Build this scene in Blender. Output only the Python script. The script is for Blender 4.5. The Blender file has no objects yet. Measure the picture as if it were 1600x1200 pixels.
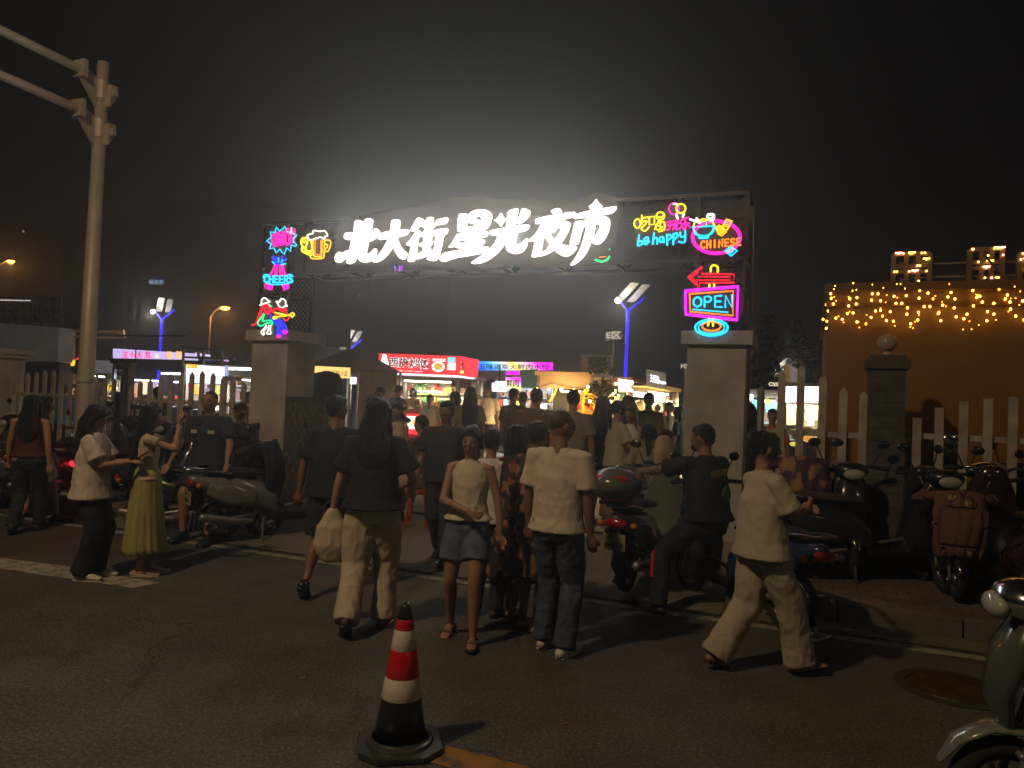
import bpy, bmesh, math, random
from mathutils import Vector, Matrix, noise
from mathutils.geometry import tessellate_polygon

# ------------------------------------------------------------------ camera, world, lights
S = bpy.context.scene
COL = S.collection
R = math.radians
F_PX = 1150.0
EYE = 1.70
PITCH = math.atan(28/1150)
ROLL = R(2.4)
cam_d = bpy.data.cameras.new("camera"); cam = bpy.data.objects.new("camera", cam_d); COL.objects.link(cam)
cam_d.sensor_width = 36; cam_d.lens = 36*F_PX/1600; cam_d.clip_start = .05; cam_d.clip_end = 900
FW = Vector((0, math.cos(PITCH), math.sin(PITCH)))
RT0 = Vector((1, 0, 0)); UP0 = RT0.cross(FW)
RT = RT0*math.cos(ROLL) + UP0*math.sin(ROLL)
UP = -RT0*math.sin(ROLL) + UP0*math.cos(ROLL)
cam.matrix_world = Matrix(((RT.x, UP.x, -FW.x, 0), (RT.y, UP.y, -FW.y, 0), (RT.z, UP.z, -FW.z, EYE), (0, 0, 0, 1)))
S.camera = cam
S.view_settings.view_transform = 'Standard'; S.view_settings.look = 'None'
S.view_settings.exposure = 0; S.view_settings.gamma = 1
S.cycles.use_denoising = True
S.cycles.sample_clamp_indirect = 2.0
S.cycles.sample_clamp_direct = 0
S.cycles.max_bounces = 5; S.cycles.diffuse_bounces = 2; S.cycles.glossy_bounces = 2
S.cycles.transmission_bounces = 4; S.cycles.transparent_max_bounces = 12; S.cycles.volume_bounces = 0
S.cycles.caustics_reflective = False; S.cycles.caustics_refractive = False
S.cycles.blur_glossy = 1.0

world = bpy.data.worlds.new("World"); S.world = world; world.use_nodes = True
wn = world.node_tree.nodes; wl = world.node_tree.links
bg = wn['Background']
tc = wn.new('ShaderNodeTexCoord'); sp = wn.new('ShaderNodeSeparateXYZ'); cr = wn.new('ShaderNodeValToRGB')
wl.new(tc.outputs['Generated'], sp.inputs[0]); wl.new(sp.outputs['Z'], cr.inputs[0])
cr.color_ramp.elements[0].position = 0.0; cr.color_ramp.elements[0].color = (.0070, .0070, .0080, 1)
cr.color_ramp.elements[1].position = .6; cr.color_ramp.elements[1].color = (.0028, .0024, .0028, 1)
wl.new(cr.outputs[0], bg.inputs['Color']); bg.inputs['Strength'].default_value = 1.0

def street_light(name, loc, aim, watts, color, size=.5, angle=None):
    d = bpy.data.lights.new(name, 'AREA'); d.shape = 'DISK'; d.size = size; d.energy = watts; d.color = color
    o = bpy.data.objects.new(name, d); COL.objects.link(o); o.location = loc
    o.rotation_euler = (Vector(aim)-Vector(loc)).to_track_quat('-Z', 'Y').to_euler()
    return o
# sodium street lamps of the road the photographer stands on (behind the camera)
street_light("street_lamp_light", (-5.2, .2, 8.8), (-1.2, 6.6, 0), 390, (1, .70, .40), .55)
street_light("street_lamp_light", (10.0, -7.0, 8.5), (0, 8.0, .6), 60, (1, .76, .50), .45)

# ------------------------------------------------------------------ pixel -> place (the photograph is 1600x1200)
CAM = Vector((0, 0, EYE))
def ray(px, py): return FW + RT*((px-800)/F_PX) - UP*((py-600)/F_PX)
def G(px, py, z=0.0):
    r = ray(px, py); return CAM + r*((z-EYE)/r.z)
def P(px, py, d):
    r = ray(px, py); return CAM + r*(d/r.y)
# street frame: u runs along the kerb to the right, w runs into the market
ANG = R(22.3); O0 = Vector((0, 6.74, 0))
U = Vector((math.cos(ANG), -math.sin(ANG), 0)); V = Vector((math.sin(ANG), math.cos(ANG), 0))
def W(u, w, z=0.0): return O0 + U*u + V*w + Vector((0, 0, z))
def uw(p): q = Vector((p[0], p[1], 0)) - O0; return q.dot(U), q.dot(V)
def PW(px, py, w):          # pixel ray meets the upright plane at depth w of the street frame
    r = ray(px, py); t = (w - (CAM - O0).dot(V))/r.dot(V); return CAM + r*t
RIGHT0, LEFT0 = 1.9, -5.6   # where the kerbs stop beside the driveway
def zg(x, y):
    u, w = uw((x, y))
    if w < .45: return 0.0
    if w < 2.6:
        if u < LEFT0 or u > RIGHT0: return .15
        return .13*min(1, (w-.45)/1.6)
    return .15 + .13*min(1, (w-2.6)/5)
rnd = random.Random(7)

# ------------------------------------------------------------------ object helpers
def link(name, me, mat=None, parent=None, smooth=False, loc=None):
    o = bpy.data.objects.new(name, me); COL.objects.link(o)
    if mat is not None:
        for m_ in (mat if isinstance(mat, (list, tuple)) else [mat]): me.materials.append(m_)
    if smooth:
        for p in me.polygons: p.use_smooth = True
    if parent is not None: o.parent = parent
    if loc is not None: o.location = loc
    return o
def empty(name, loc=(0, 0, 0), rz=0.0):
    o = bpy.data.objects.new(name, None); COL.objects.link(o); o.location = loc; o.rotation_euler = (0, 0, rz); o.empty_display_size = .2
    return o
def tag(o, label=None, cat=None, group=None, kind=None):
    if label: o['label'] = label
    if cat: o['category'] = cat
    if group: o['group'] = group
    if kind: o['kind'] = kind
    return o
def thing(name, label, cat, loc=(0, 0, 0), rz=0.0, group=None):
    return tag(empty(name, loc, rz), label, cat, group)
def copy_tree(o, parent=None):
    c = o.copy(); COL.objects.link(c); c.parent = parent
    for ch in list(o.children): copy_tree(ch, c)
    return c

class MB:
    """collects shapes, becomes one mesh"""
    def __init__(s): s.v = []; s.f = []; s.mi = []; s.m = 0
    def add(s, vs, fs, mi=None):
        b = len(s.v); s.v += [tuple(v) for v in vs]; s.f += [tuple(i+b for i in f) for f in fs]
        s.mi += [s.m if mi is None else mi]*len(fs); return s
    def box(s, c, d, rz=0.0, mat=None, taper=1.0):
        cx, cy, cz = c; x, y, z = d[0]/2, d[1]/2, d[2]/2
        vs = [Vector((sx*x*(taper if sz > 0 else 1), sy*y*(taper if sz > 0 else 1), sz*z)) for sz in (-1, 1) for sx, sy in ((-1, -1), (1, -1), (1, 1), (-1, 1))]
        Mx = (mat or Matrix.Rotation(rz, 3, 'Z'))
        vs = [Mx @ v + Vector(c) for v in vs]
        return s.add(vs, [(3, 2, 1, 0), (4, 5, 6, 7), (0, 1, 5, 4), (1, 2, 6, 5), (2, 3, 7, 6), (3, 0, 4, 7)])
    def quadbox(s, pts, th):      # 4 corners (ccw seen from the front) and a thickness vector
        p = [Vector(q) for q in pts]; t = Vector(th)
        return s.add(p + [q+t for q in p], [(0, 1, 2, 3), (7, 6, 5, 4), (0, 4, 5, 1), (1, 5, 6, 2), (2, 6, 7, 3), (3, 7, 4, 0)])
    def bar(s, a, b, w, h=None):   # rectangular bar from a to b
        a = Vector(a); b = Vector(b); h = h or w; d = (b-a)
        if d.length < 1e-6: return s
        d.normalize(); up = Vector((0, 0, 1)) if abs(d.z) < .9 else Vector((0, 1, 0))
        x = d.cross(up).normalized()*(w/2); y = x.cross(d).normalized()*(h/2)
        vs = [a-x-y, a+x-y, a+x+y, a-x+y, b-x-y, b+x-y, b+x+y, b-x+y]
        return s.add(vs, [(3, 2, 1, 0), (4, 5, 6, 7), (0, 1, 5, 4), (1, 2, 6, 5), (2, 3, 7, 6), (3, 0, 4, 7)])
    def chain(s, pts, rad, n=10, ref=None, cap=True, closed=False):
        """swept tube; rad entries are r or (ra, rb): ra across, rb along ref"""
        pts = [Vector(p) for p in pts]; N = len(pts)
        if not isinstance(rad, (list, tuple)) : rad = [rad]*N
        rad = [(r, r) if not isinstance(r, (tuple, list)) else r for r in rad]
        rings = []
        ref = Vector(ref) if ref else None
        px = None
        frames = []
        for i in range(N):
            if closed: d = pts[(i+1) % N] - pts[i-1]
            else: d = pts[min(i+1, N-1)] - pts[max(i-1, 0)]
            if d.length < 1e-9: d = Vector((0, 0, 1))
            d.normalize()
            if ref is not None: y = ref - d*ref.dot(d)
            elif px is None:
                t = Vector((0, 0, 1)) if abs(d.z) < .9 else Vector((0, 1, 0)); y = t - d*t.dot(d)
            else: y = px - d*px.dot(d)
            if y.length < 1e-5: y = d.orthogonal()
            y.normalize(); px = y; x = y.cross(d).normalized(); frames.append((pts[i], d, x, y, rad[i]))
        full = []
        if cap and not closed:
            p, d, x, y, r = frames[0]; m = min(r)
            full.append((p-d*m*.85, d, x, y, (r[0]*.45, r[1]*.45))); full.append((p-d*m*.5, d, x, y, (r[0]*.82, r[1]*.82)))
        full += frames
        if cap and not closed:
            p, d, x, y, r = frames[-1]; m = min(r)
            full.append((p+d*m*.5, d, x, y, (r[0]*.82, r[1]*.82))); full.append((p+d*m*.85, d, x, y, (r[0]*.45, r[1]*.45)))
        vs = []; fs = []
        for p, d, x, y, r in full:
            for k in range(n):
                a = 2*math.pi*k/n; vs.append(p + x*(r[0]*math.cos(a)) + y*(r[1]*math.sin(a)))
        L = len(full)
        for i in range(L if closed else L-1):
            for k in range(n):
                j = (i+1) % L
                fs.append((i*n+k, i*n+(k+1) % n, j*n+(k+1) % n, j*n+k))
        if not closed:
            fs.append(tuple(reversed(range(n)))); fs.append(tuple((L-1)*n+k for k in range(n)))
        return s.add(vs, fs)
    def ball(s, c, r, seg=12, rings=8, M3=None):
        r = (r, r, r) if not isinstance(r, (tuple, list)) else r; c = Vector(c)
        vs = [Vector((0, 0, r[2]))]
        for i in range(1, rings):
            th = math.pi*i/rings
            for k in range(seg):
                a = 2*math.pi*k/seg; vs.append(Vector((r[0]*math.sin(th)*math.cos(a), r[1]*math.sin(th)*math.sin(a), r[2]*math.cos(th))))
        vs.append(Vector((0, 0, -r[2])))
        if M3: vs = [M3 @ v for v in vs]
        vs = [v+c for v in vs]; fs = []
        for k in range(seg): fs.append((0, 1+k, 1+(k+1) % seg))
        for i in range(rings-2):
            for k in range(seg):
                a = 1+i*seg; fs.append((a+k, a+seg+k, a+seg+(k+1) % seg, a+(k+1) % seg))
        e = len(vs)-1; a = 1+(rings-2)*seg
        for k in range(seg): fs.append((a+k, e, a+(k+1) % seg))
        return s.add(vs, fs)
    def lathe(s, prof, c=(0, 0, 0), n=24, M3=None, close=True):
        c = Vector(c); vs = []; fs = []
        for r, z in prof:
            for k in range(n):
                a = 2*math.pi*k/n; v = Vector((r*math.cos(a), r*math.sin(a), z)); vs.append((M3 @ v if M3 else v)+c)
        for i in range(len(prof)-1):
            for k in range(n): fs.append((i*n+k, i*n+(k+1) % n, (i+1)*n+(k+1) % n, (i+1)*n+k))
        if close: fs.append(tuple(reversed(range(n)))); fs.append(tuple((len(prof)-1)*n+k for k in range(n)))
        return s.add(vs, fs)
    def poly(s, pts3, th):        # planar polygon (any shape) extruded by th
        p = [Vector(q) for q in pts3]; t = Vector(th); n = len(p)
        tris = tessellate_polygon([p])
        fs = [tuple(t_) for t_ in tris] + [tuple(i+n for i in reversed(t_)) for t_ in tris]
        fs += [(i, (i+1) % n, (i+1) % n+n, i+n) for i in range(n)]
        return s.add(p+[q+t for q in p], fs)
    def mesh(s, name):
        me = bpy.data.meshes.new(name); me.from_pydata(s.v, [], s.f)
        for i, p in enumerate(me.polygons): p.material_index = s.mi[i]
        me.update(); return me
    def build(s, name, mat=None, parent=None, smooth=False, fix=True, loc=None):
        me = s.mesh(name)
        if fix:
            b = bmesh.new(); b.from_mesh(me); bmesh.ops.recalc_face_normals(b, faces=b.faces); b.to_mesh(me); b.free()
        return link(name, me, mat, parent, smooth, loc)

def bevel(o, w=.01, seg=2):
    b = bmesh.new(); b.from_mesh(o.data)
    es = [e for e in b.edges if e.is_manifold and e.calc_face_angle(0) > R(35)]
    bmesh.ops.bevel(b, geom=es, offset=w, segments=seg, affect='EDGES', profile=.6, clamp_overlap=True)
    b.to_mesh(o.data); b.free(); return o

def remeshed(mb, voxel, smooth=3, fac=.5):
    me = mb.mesh('tmp'); o = bpy.data.objects.new('tmp', me); COL.objects.link(o)
    m = o.modifiers.new('r', 'REMESH'); m.mode = 'VOXEL'; m.voxel_size = voxel
    if smooth:
        m2 = o.modifiers.new('s', 'SMOOTH'); m2.iterations = smooth; m2.factor = fac
    dg = bpy.context.evaluated_depsgraph_get(); ev = o.evaluated_get(dg)
    out = bpy.data.meshes.new_from_object(ev); bpy.data.objects.remove(o); bpy.data.meshes.remove(me)
    for p in out.polygons: p.use_smooth = True
    return out

# ------------------------------------------------------------------ materials
_mats = {}
def mat(name, col, rough=.6, metal=0.0, var=.15, scale=6.0, bump=0.0, bscale=60.0, emit=0.0, ecol=None, spec=None, sheen=0, coat=0, alpha=1, stretch=None):
    if name in _mats: return _mats[name]
    m = bpy.data.materials.new(name); m.use_nodes = True; _mats[name] = m
    n = m.node_tree.nodes; l = m.node_tree.links; b = n['Principled BSDF']
    b.inputs['Roughness'].default_value = rough; b.inputs['Metallic'].default_value = metal
    col = tuple(col)+(1,)
    if spec is not None: b.inputs['Specular IOR Level'].default_value = spec
    if coat: b.inputs['Coat Weight'].default_value = coat; b.inputs['Coat Roughness'].default_value = .08
    if sheen: b.inputs['Sheen Weight'].default_value = sheen
    t = n.new('ShaderNodeTexCoord'); src = t.outputs['Object']
    if stretch:
        mp = n.new('ShaderNodeMapping'); mp.inputs['Scale'].default_value = stretch; l.new(src, mp.inputs[0]); src = mp.outputs[0]
    if var:
        nz = n.new('ShaderNodeTexNoise'); nz.inputs['Scale'].default_value = scale; nz.inputs['Detail'].default_value = 6; l.new(src, nz.inputs['Vector'])
        mr = n.new('ShaderNodeMapRange'); mr.inputs[1].default_value = .3; mr.inputs[2].default_value = .7
        mr.inputs[3].default_value = 1-var; mr.inputs[4].default_value = 1+var; l.new(nz.outputs[0], mr.inputs[0])
        mx = n.new('ShaderNodeVectorMath'); mx.operation = 'SCALE'; mx.inputs[0].default_value = col[:3]; l.new(mr.outputs[0], mx.inputs['Scale'])
        l.new(mx.outputs[0], b.inputs['Base Color'])
    else: b.inputs['Base Color'].default_value = col
    if bump:
        nb = n.new('ShaderNodeTexNoise'); nb.inputs['Scale'].default_value = bscale; nb.inputs['Detail'].default_value = 4; l.new(src, nb.inputs['Vector'])
        bp = n.new('ShaderNodeBump'); bp.inputs['Strength'].default_value = bump; bp.inputs['Distance'].default_value = .02; l.new(nb.outputs[0], bp.inputs['Height']); l.new(bp.outputs[0], b.inputs['Normal'])
    if emit:
        b.inputs['Emission Strength'].default_value = emit; b.inputs['Emission Color'].default_value = tuple(ecol or col[:3])+(1,)
    return m
def glow(name, col, s, sample=True):
    if name in _mats: return _mats[name]
    m = mat(name, tuple(min(.5, c*.4) for c in col), .5, var=0, emit=s, ecol=col)
    if not sample: m.cycles.emission_sampling = 'NONE'
    return m
CONCRETE = mat('concrete', (.27, .235, .20), .9, var=.18, scale=3, bump=.25, bscale=40)
DARKSTEEL = mat('dark_steel', (.05, .05, .055), .5, .6, var=.2)
GREYSTEEL = mat('grey_steel', (.28, .27, .26), .45, .7, var=.2)
BLACKP = mat('black_plastic', (.012, .012, .013), .32, var=.2, coat=.3)
RUBBER = mat('rubber', (.015, .015, .015), .85, var=.3, bump=.3)
CHROME = mat('chrome', (.6, .6, .6), .15, 1.0, var=.05)
WHITE = mat('white_paint', (.62, .58, .52), .5, var=.08)

def text_mesh(body, size, mat_, name, parent, p, xdir, zdir, bold=.0, extr=.004, width=None, spacing=1.0):
    """lettering standing at p (its left baseline), running along xdir, upright along zdir"""
    cu = bpy.data.curves.new('t', 'FONT'); cu.body = body; cu.size = size; cu.extrude = extr; cu.offset = bold; cu.resolution_u = 3; cu.space_character = spacing
    o = bpy.data.objects.new('t', cu); COL.objects.link(o)
    dg = bpy.context.evaluated_depsgraph_get(); me = bpy.data.meshes.new_from_object(o.evaluated_get(dg))
    bpy.data.objects.remove(o); bpy.data.curves.remove(cu)
    if not len(me.vertices): return None
    xs = [v.co.x for v in me.vertices]; w = max(xs)-min(xs); k = (width/w) if width else 1.0; x0 = min(xs)
    x = Vector(xdir).normalized(); z = Vector(zdir).normalized(); nrm = x.cross(z)
    for v in me.vertices:
        c = v.co.copy(); v.co = Vector(p) + x*((c.x-x0)*k) + z*c.y + nrm*c.z
    return link(name, me, mat_, parent)
# ------------------------------------------------------------------ ground
def road_mat():
    m = bpy.data.materials.new('asphalt'); m.use_nodes = True; n = m.node_tree.nodes; l = m.node_tree.links; b = n['Principled BSDF']
    t = n.new('ShaderNodeTexCoord')
    def nz(s, d=5, st=None):
        x = n.new('ShaderNodeTexNoise'); x.inputs['Scale'].default_value = s; x.inputs['Detail'].default_value = d
        if st:
            mp = n.new('ShaderNodeMapping'); mp.inputs['Rotation'].default_value = (0, 0, ANG); mp.inputs['Scale'].default_value = st; l.new(t.outputs['Object'], mp.inputs[0]); l.new(mp.outputs[0], x.inputs['Vector'])
        else: l.new(t.outputs['Object'], x.inputs['Vector'])
        return x
    big = nz(.35, 4, (.4, 1, 1)); fine = nz(48, 6); mid = nz(2.2, 6)
    vo = n.new('ShaderNodeTexVoronoi'); vo.inputs['Scale'].default_value = 52; l.new(t.outputs['Object'], vo.inputs['Vector'])
    r1 = n.new('ShaderNodeValToRGB'); r1.color_ramp.elements[0].position = .3; r1.color_ramp.elements[0].color = (.058, .055, .051, 1)
    r1.color_ramp.elements[1].position = .7; r1.color_ramp.elements[1].color = (.092, .086, .08, 1); l.new(big.outputs[0], r1.inputs[0])
    m2 = n.new('ShaderNodeMixRGB'); m2.blend_type = 'OVERLAY'; m2.inputs[0].default_value = .55; l.new(r1.outputs[0], m2.inputs[1]); l.new(mid.outputs[0], m2.inputs[2])
    m3 = n.new('ShaderNodeMixRGB'); m3.blend_type = 'OVERLAY'; m3.inputs[0].default_value = 1.0; l.new(m2.outputs[0], m3.inputs[1]); l.new(fine.outputs[0], m3.inputs[2])
    # pale stone chips in the surface
    gt = n.new('ShaderNodeMath'); gt.operation = 'LESS_THAN'; gt.inputs[1].default_value = .13; l.new(vo.outputs['Distance'], gt.inputs[0])
    m4 = n.new('ShaderNodeMixRGB'); m4.inputs[2].default_value = (.42, .39, .34, 1); l.new(gt.outputs[0], m4.inputs[0]); fc = n.new('ShaderNodeMapRange'); fc.inputs[1].default_value = .35; fc.inputs[2].default_value = .65; fc.inputs[3].default_value = .66; fc.inputs[4].default_value = 1.36; l.new(nz(55, 8).outputs[0], fc.inputs[0]); sc_ = n.new('ShaderNodeVectorMath'); sc_.operation = 'SCALE'; l.new(m3.outputs[0], sc_.inputs[0]); l.new(fc.outputs[0], sc_.inputs['Scale']); l.new(sc_.outputs[0], m4.inputs[1])
    # thin sealed cracks and oil stains
    ck = n.new('ShaderNodeTexVoronoi'); ck.feature = 'DISTANCE_TO_EDGE'; ck.inputs['Scale'].default_value = .42; wv = n.new('ShaderNodeTexNoise'); wv.inputs['Scale'].default_value = 1.3; wv.inputs['Detail'].default_value = 6; l.new(t.outputs['Object'], wv.inputs['Vector'])
    ad = n.new('ShaderNodeVectorMath'); ad.operation = 'MULTIPLY_ADD'; ad.inputs[1].default_value = (1.2, 1.2, 0); l.new(wv.outputs['Color'], ad.inputs[0]); l.new(t.outputs['Object'], ad.inputs[2]); l.new(ad.outputs[0], ck.inputs['Vector'])
    lt = n.new('ShaderNodeMath'); lt.operation = 'LESS_THAN'; lt.inputs[1].default_value = .0032; l.new(ck.outputs['Distance'], lt.inputs[0])
    mk = n.new('ShaderNodeMath'); mk.operation = 'MULTIPLY'; st_ = nz(.5, 3); rp = n.new('ShaderNodeMapRange'); rp.inputs[1].default_value = .45; rp.inputs[2].default_value = .55; l.new(st_.outputs[0], rp.inputs[0]); l.new(lt.outputs[0], mk.inputs[0]); l.new(rp.outputs[0], mk.inputs[1])
    m5 = n.new('ShaderNodeMixRGB'); m5.inputs[2].default_value = (.035, .033, .031, 1); l.new(mk.outputs[0], m5.inputs[0]); l.new(m4.outputs[0], m5.inputs[1])
    oil = nz(1.1, 3); ro = n.new('ShaderNodeMapRange'); ro.inputs[1].default_value = .60; ro.inputs[2].default_value = .72; ro.inputs[4].default_value = .55; l.new(oil.outputs[0], ro.inputs[0])
    m6 = n.new('ShaderNodeMixRGB'); m6.inputs[2].default_value = (.03, .028, .026, 1); l.new(ro.outputs[0], m6.inputs[0]); l.new(m5.outputs[0], m6.inputs[1])
    l.new(m6.outputs[0], b.inputs['Base Color']); b.inputs['Roughness'].default_value = .66
    bp = n.new('ShaderNodeBump'); bp.inputs['Strength'].default_value = .7; bp.inputs['Distance'].default_value = .006; l.new(fine.outputs[0], bp.inputs['Height']); l.new(bp.outputs[0], b.inputs['Normal'])
    return m
ASPHALT = road_mat()
def sheet(name, pts, m, kind='structure'):
    b = MB(); b.add(pts, [tuple(range(len(pts)))]); o = b.build(name, m, fix=False)
    if o.data.polygons[0].normal.z < 0: o.data.flip_normals()
    return tag(o, kind=kind)
sheet('road', [(-170, -170, 0), (170, -170, 0), (170, 170, 0), (-170, 170, 0)], ASPHALT)
def paver_mat(name, c1, c2, mortar, sc):
    m = bpy.data.materials.new(name); m.use_nodes = True; n = m.node_tree.nodes; l = m.node_tree.links; b = n['Principled BSDF']
    t = n.new('ShaderNodeTexCoord'); mp = n.new('ShaderNodeMapping'); mp.inputs['Rotation'].default_value = (0, 0, ANG); l.new(t.outputs['Object'], mp.inputs[0])
    br = n.new('ShaderNodeTexBrick'); br.inputs['Scale'].default_value = sc; br.inputs['Color1'].default_value = c1+(1,); br.inputs['Color2'].default_value = c2+(1,); br.inputs['Mortar'].default_value = mortar+(1,)
    br.inputs['Mortar Size'].default_value = .02; l.new(mp.outputs[0], br.inputs['Vector'])
    nz = n.new('ShaderNodeTexNoise'); nz.inputs['Scale'].default_value = 4; nz.inputs['Detail'].default_value = 8; l.new(t.outputs['Object'], nz.inputs['Vector'])
    mx = n.new('ShaderNodeMixRGB'); mx.blend_type = 'OVERLAY'; mx.inputs[0].default_value = .7; l.new(br.outputs[0], mx.inputs[1]); l.new(nz.outputs[0], mx.inputs[2]); l.new(mx.outputs[0], b.inputs['Base Color'])
    b.inputs['Roughness'].default_value = .85
    bp = n.new('ShaderNodeBump'); bp.inputs['Strength'].default_value = .4; bp.inputs['Distance'].default_value = .01; l.new(br.outputs['Fac'], bp.inputs['Height']); bp.invert = True; l.new(bp.outputs[0], b.inputs['Normal'])
    return m
PAVER = paver_mat('pavers', (.17, .12, .095), (.13, .095, .08), (.06, .05, .045), 2.4)
APRON = mat('apron_concrete', (.15, .13, .11), .85, var=.25, scale=1.6, bump=.3, bscale=70)
def slab(name, u0, u1, w0, w1, z0, z1, m):
    b = MB(); b.quadbox([W(u0, w0, z0), W(u1, w0, z0), W(u1, w1, z0), W(u0, w1, z0)], (0, 0, z1-z0)); return tag(b.build(name, m), kind='structure')
slab('sidewalk', -45, LEFT0, .62, 2.6, -.1, .150, PAVER)
slab('sidewalk', RIGHT0, 30, .62, 2.6, -.1, .150, PAVER)
b = MB()
for rng in ((-45.0, LEFT0), (RIGHT0, 30.0)):
    u = rng[0]
    while u < rng[1]-.05:
        e = min(u+.9, rng[1]); b.quadbox([W(u, .48, -.05), W(e-.012, .48, -.05), W(e-.012, .617, -.05), W(u, .617, -.05)], (0, 0, .205)); u += .9
o = b.build('kerb', mat('kerb_stone', (.13, .11, .095), .8, var=.3, scale=4, bump=.3, bscale=50)); tag(o, kind='structure'); bevel(o, .012, 2)
# gutter of smooth concrete in front of the kerbs
GUT = mat('gutter_concrete', (.12, .105, .09), .8, var=.3, scale=2)
sheet('gutter', [W(RIGHT0-.2, .12, .008), W(30, .12, .008), W(30, .478, .008), W(RIGHT0-.2, .478, .008)], GUT)
sheet('gutter', [W(-45, .12, .008), W(LEFT0+.2, .12, .008), W(LEFT0+.2, .478, .008), W(-45, .478, .008)], GUT)
# driveway ramp up to the gate, and the market yard behind
b = MB(); us = [LEFT0-.0+.003, -4.6, -2, 0, 1.2, RIGHT0-.003]; ws = [.14, .45, 1.25, 2.05, 2.597]
for w in ws:
    for u in us: b.v.append(tuple(W(u, w, max(.012, zg(*(W(u, w).xy))))))
for i in range(len(ws)-1):
    for k in range(len(us)-1): a = i*len(us)+k; b.f.append((a, a+1, a+len(us)+1, a+len(us))); b.mi.append(0)
tag(b.build('driveway', APRON, smooth=True, fix=False), kind='structure')
YARD = paver_mat('yard_pavers', (.20, .18, .16), (.16, .145, .13), (.08, .07, .06), 1.6)
b = MB(); us = [-80, -20, -5.6, 0, 5, 20, 90]; ws = [2.60, 5.1, 7.6, 30, 100]
for w in ws:
    for u in us: b.v.append(tuple(W(u, w, zg(*(W(u, w+.001).xy)))))
for i in range(len(ws)-1):
    for k in range(len(us)-1): a = i*len(us)+k; b.f.append((a, a+1, a+len(us)+1, a+len(us))); b.mi.append(0)
tag(b.build('market_yard', YARD, fix=False), kind='structure')
# painted lines
def paint_mat(name, col):
    m = bpy.data.materials.new(name); m.use_nodes = True; n = m.node_tree.nodes; l = m.node_tree.links; b = n['Principled BSDF']
    t = n.new('ShaderNodeTexCoord'); nz = n.new('ShaderNodeTexNoise'); nz.inputs['Scale'].default_value = 9; nz.inputs['Detail'].default_value = 10; nz.inputs['Roughness'].default_value = .7; l.new(t.outputs['Object'], nz.inputs['Vector'])
    r = n.new('ShaderNodeValToRGB'); r.color_ramp.elements[0].position = .36; r.color_ramp.elements[0].color = (.06, .055, .05, 1); r.color_ramp.elements[1].position = .52; r.color_ramp.elements[1].color = col+(1,)
    l.new(nz.outputs[0], r.inputs[0]); l.new(r.outputs[0], b.inputs['Base Color']); b.inputs['Roughness'].default_value = .7
    return m
PWH = paint_mat('road_paint_white', (.36, .33, .28)); PEDGE = paint_mat('road_paint_edge', (.30, .275, .235)); PYE = paint_mat('road_paint_yellow', (.30, .15, .022))
sheet('edge_line', [W(-40, -.06, .004), W(3.98, -.06, .004), W(3.98, .05, .004), W(-40, .05, .004)], PEDGE)
sheet('lane_marking', [G(0, 868, .004), G(0, 886, .004), G(207, 918.5, .004), G(250, 910.5, .004)][::-1] and [G(-260, 838, .004), G(-260, 851, .004), G(207, 918.5, .004), G(250, 910.5, .004), G(100, 884, .004)], PWH)
sheet('yellow_line', [G(632, 1180, .004), G(700, 1166, .004), G(990, 1238, .004), G(930, 1262, .004)], PYE)
# manhole and kerb drain
def manhole(px, py, r, label):
    c = G(px, py, 0); t = thing('manhole_cover', label, 'manhole', c)
    b = MB(); b.lathe([(r+.07, .003), (r+.07, .007), (r, .008)], n=40, close=False); b.build('rim', mat('rim_concrete', (.035, .03, .028), .9), t)
    b = MB(); b.lathe([(r-.01, .005), (r-.012, .010), (.001, .011)], n=40, close=False)
    for i in range(-5, 6):
        for j in range(-5, 6):
            if (i*i+j*j)*.055*.055 < (r-.05)**2: b.box((i*.055, j*.055, .012), (.03, .012, .004), rz=(R(45) if (i+j) % 2 else R(-45)))
    b.build('lid', mat('cast_iron', (.10, .07, .045), .45, .7, var=.4, scale=12), t)
manhole(1490, 1076, .27, 'round cast iron manhole cover in the asphalt near the blurred scooter')
t = thing('storm_drain', 'dark kerb drain box below the sidewalk at right', 'drain', W(4.55, .30, 0), -ANG)
b = MB(); b.box((0, 0, .012), (.85, .36, .02)); b.build('grate_frame', mat('drain_iron', (.03, .028, .026), .6, .5), t)
b = MB()
for i in range(14): b.box((-.39+.06*i, 0, .026), (.022, .30, .014))
b.build('grate', DARKSTEEL, t)

# ------------------------------------------------------------------ the gate
PL = W(-4.42, 2.2); PR = W(1.58, 2.2)     # pillar centres
PIL = mat('render_plaster', (.37, .345, .32), .9, var=.24, scale=2.6, bump=.15, bscale=45)
PS = .62
gate = thing('market_gate', 'tall steel truss gateway on two beige pillars over the market entrance', 'gateway', W(-1.42, 2.2, 0), -ANG)
def gl(u, w, z): return (u+1.42, w-2.2, z)      # street frame -> gate local
ZP = 2.40
for cu in (-4.42, 1.58):
    b = MB(); b.box(gl(cu, 2.2, .05+ZP/2-.05), (PS, PS, ZP)); o = b.build('pillar', PIL, gate); bevel(o, .008, 1)
    b = MB(); b.box(gl(cu, 2.2, ZP+.002+.075), (PS+.13, PS+.13, .15)); c = b.build('cap', PIL, o); bevel(c, .01, 2)
    b = MB(); b.box(gl(cu, 2.2, .2), (PS+.02, PS+.02, .25)); b.build('plinth', CONCRETE, o)
ZB0, ZB1, ZT = 3.34, 4.05, ZP+.155
FRM = mat('gate_frame_paint', (.04, .034, .034), .5, .4, var=.2)
TW = .50; ua, ub = -4.42-TW/2-.02, 1.58+TW/2+.02; wf, wb = 2.2-TW/2, 2.2+TW/2
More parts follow.
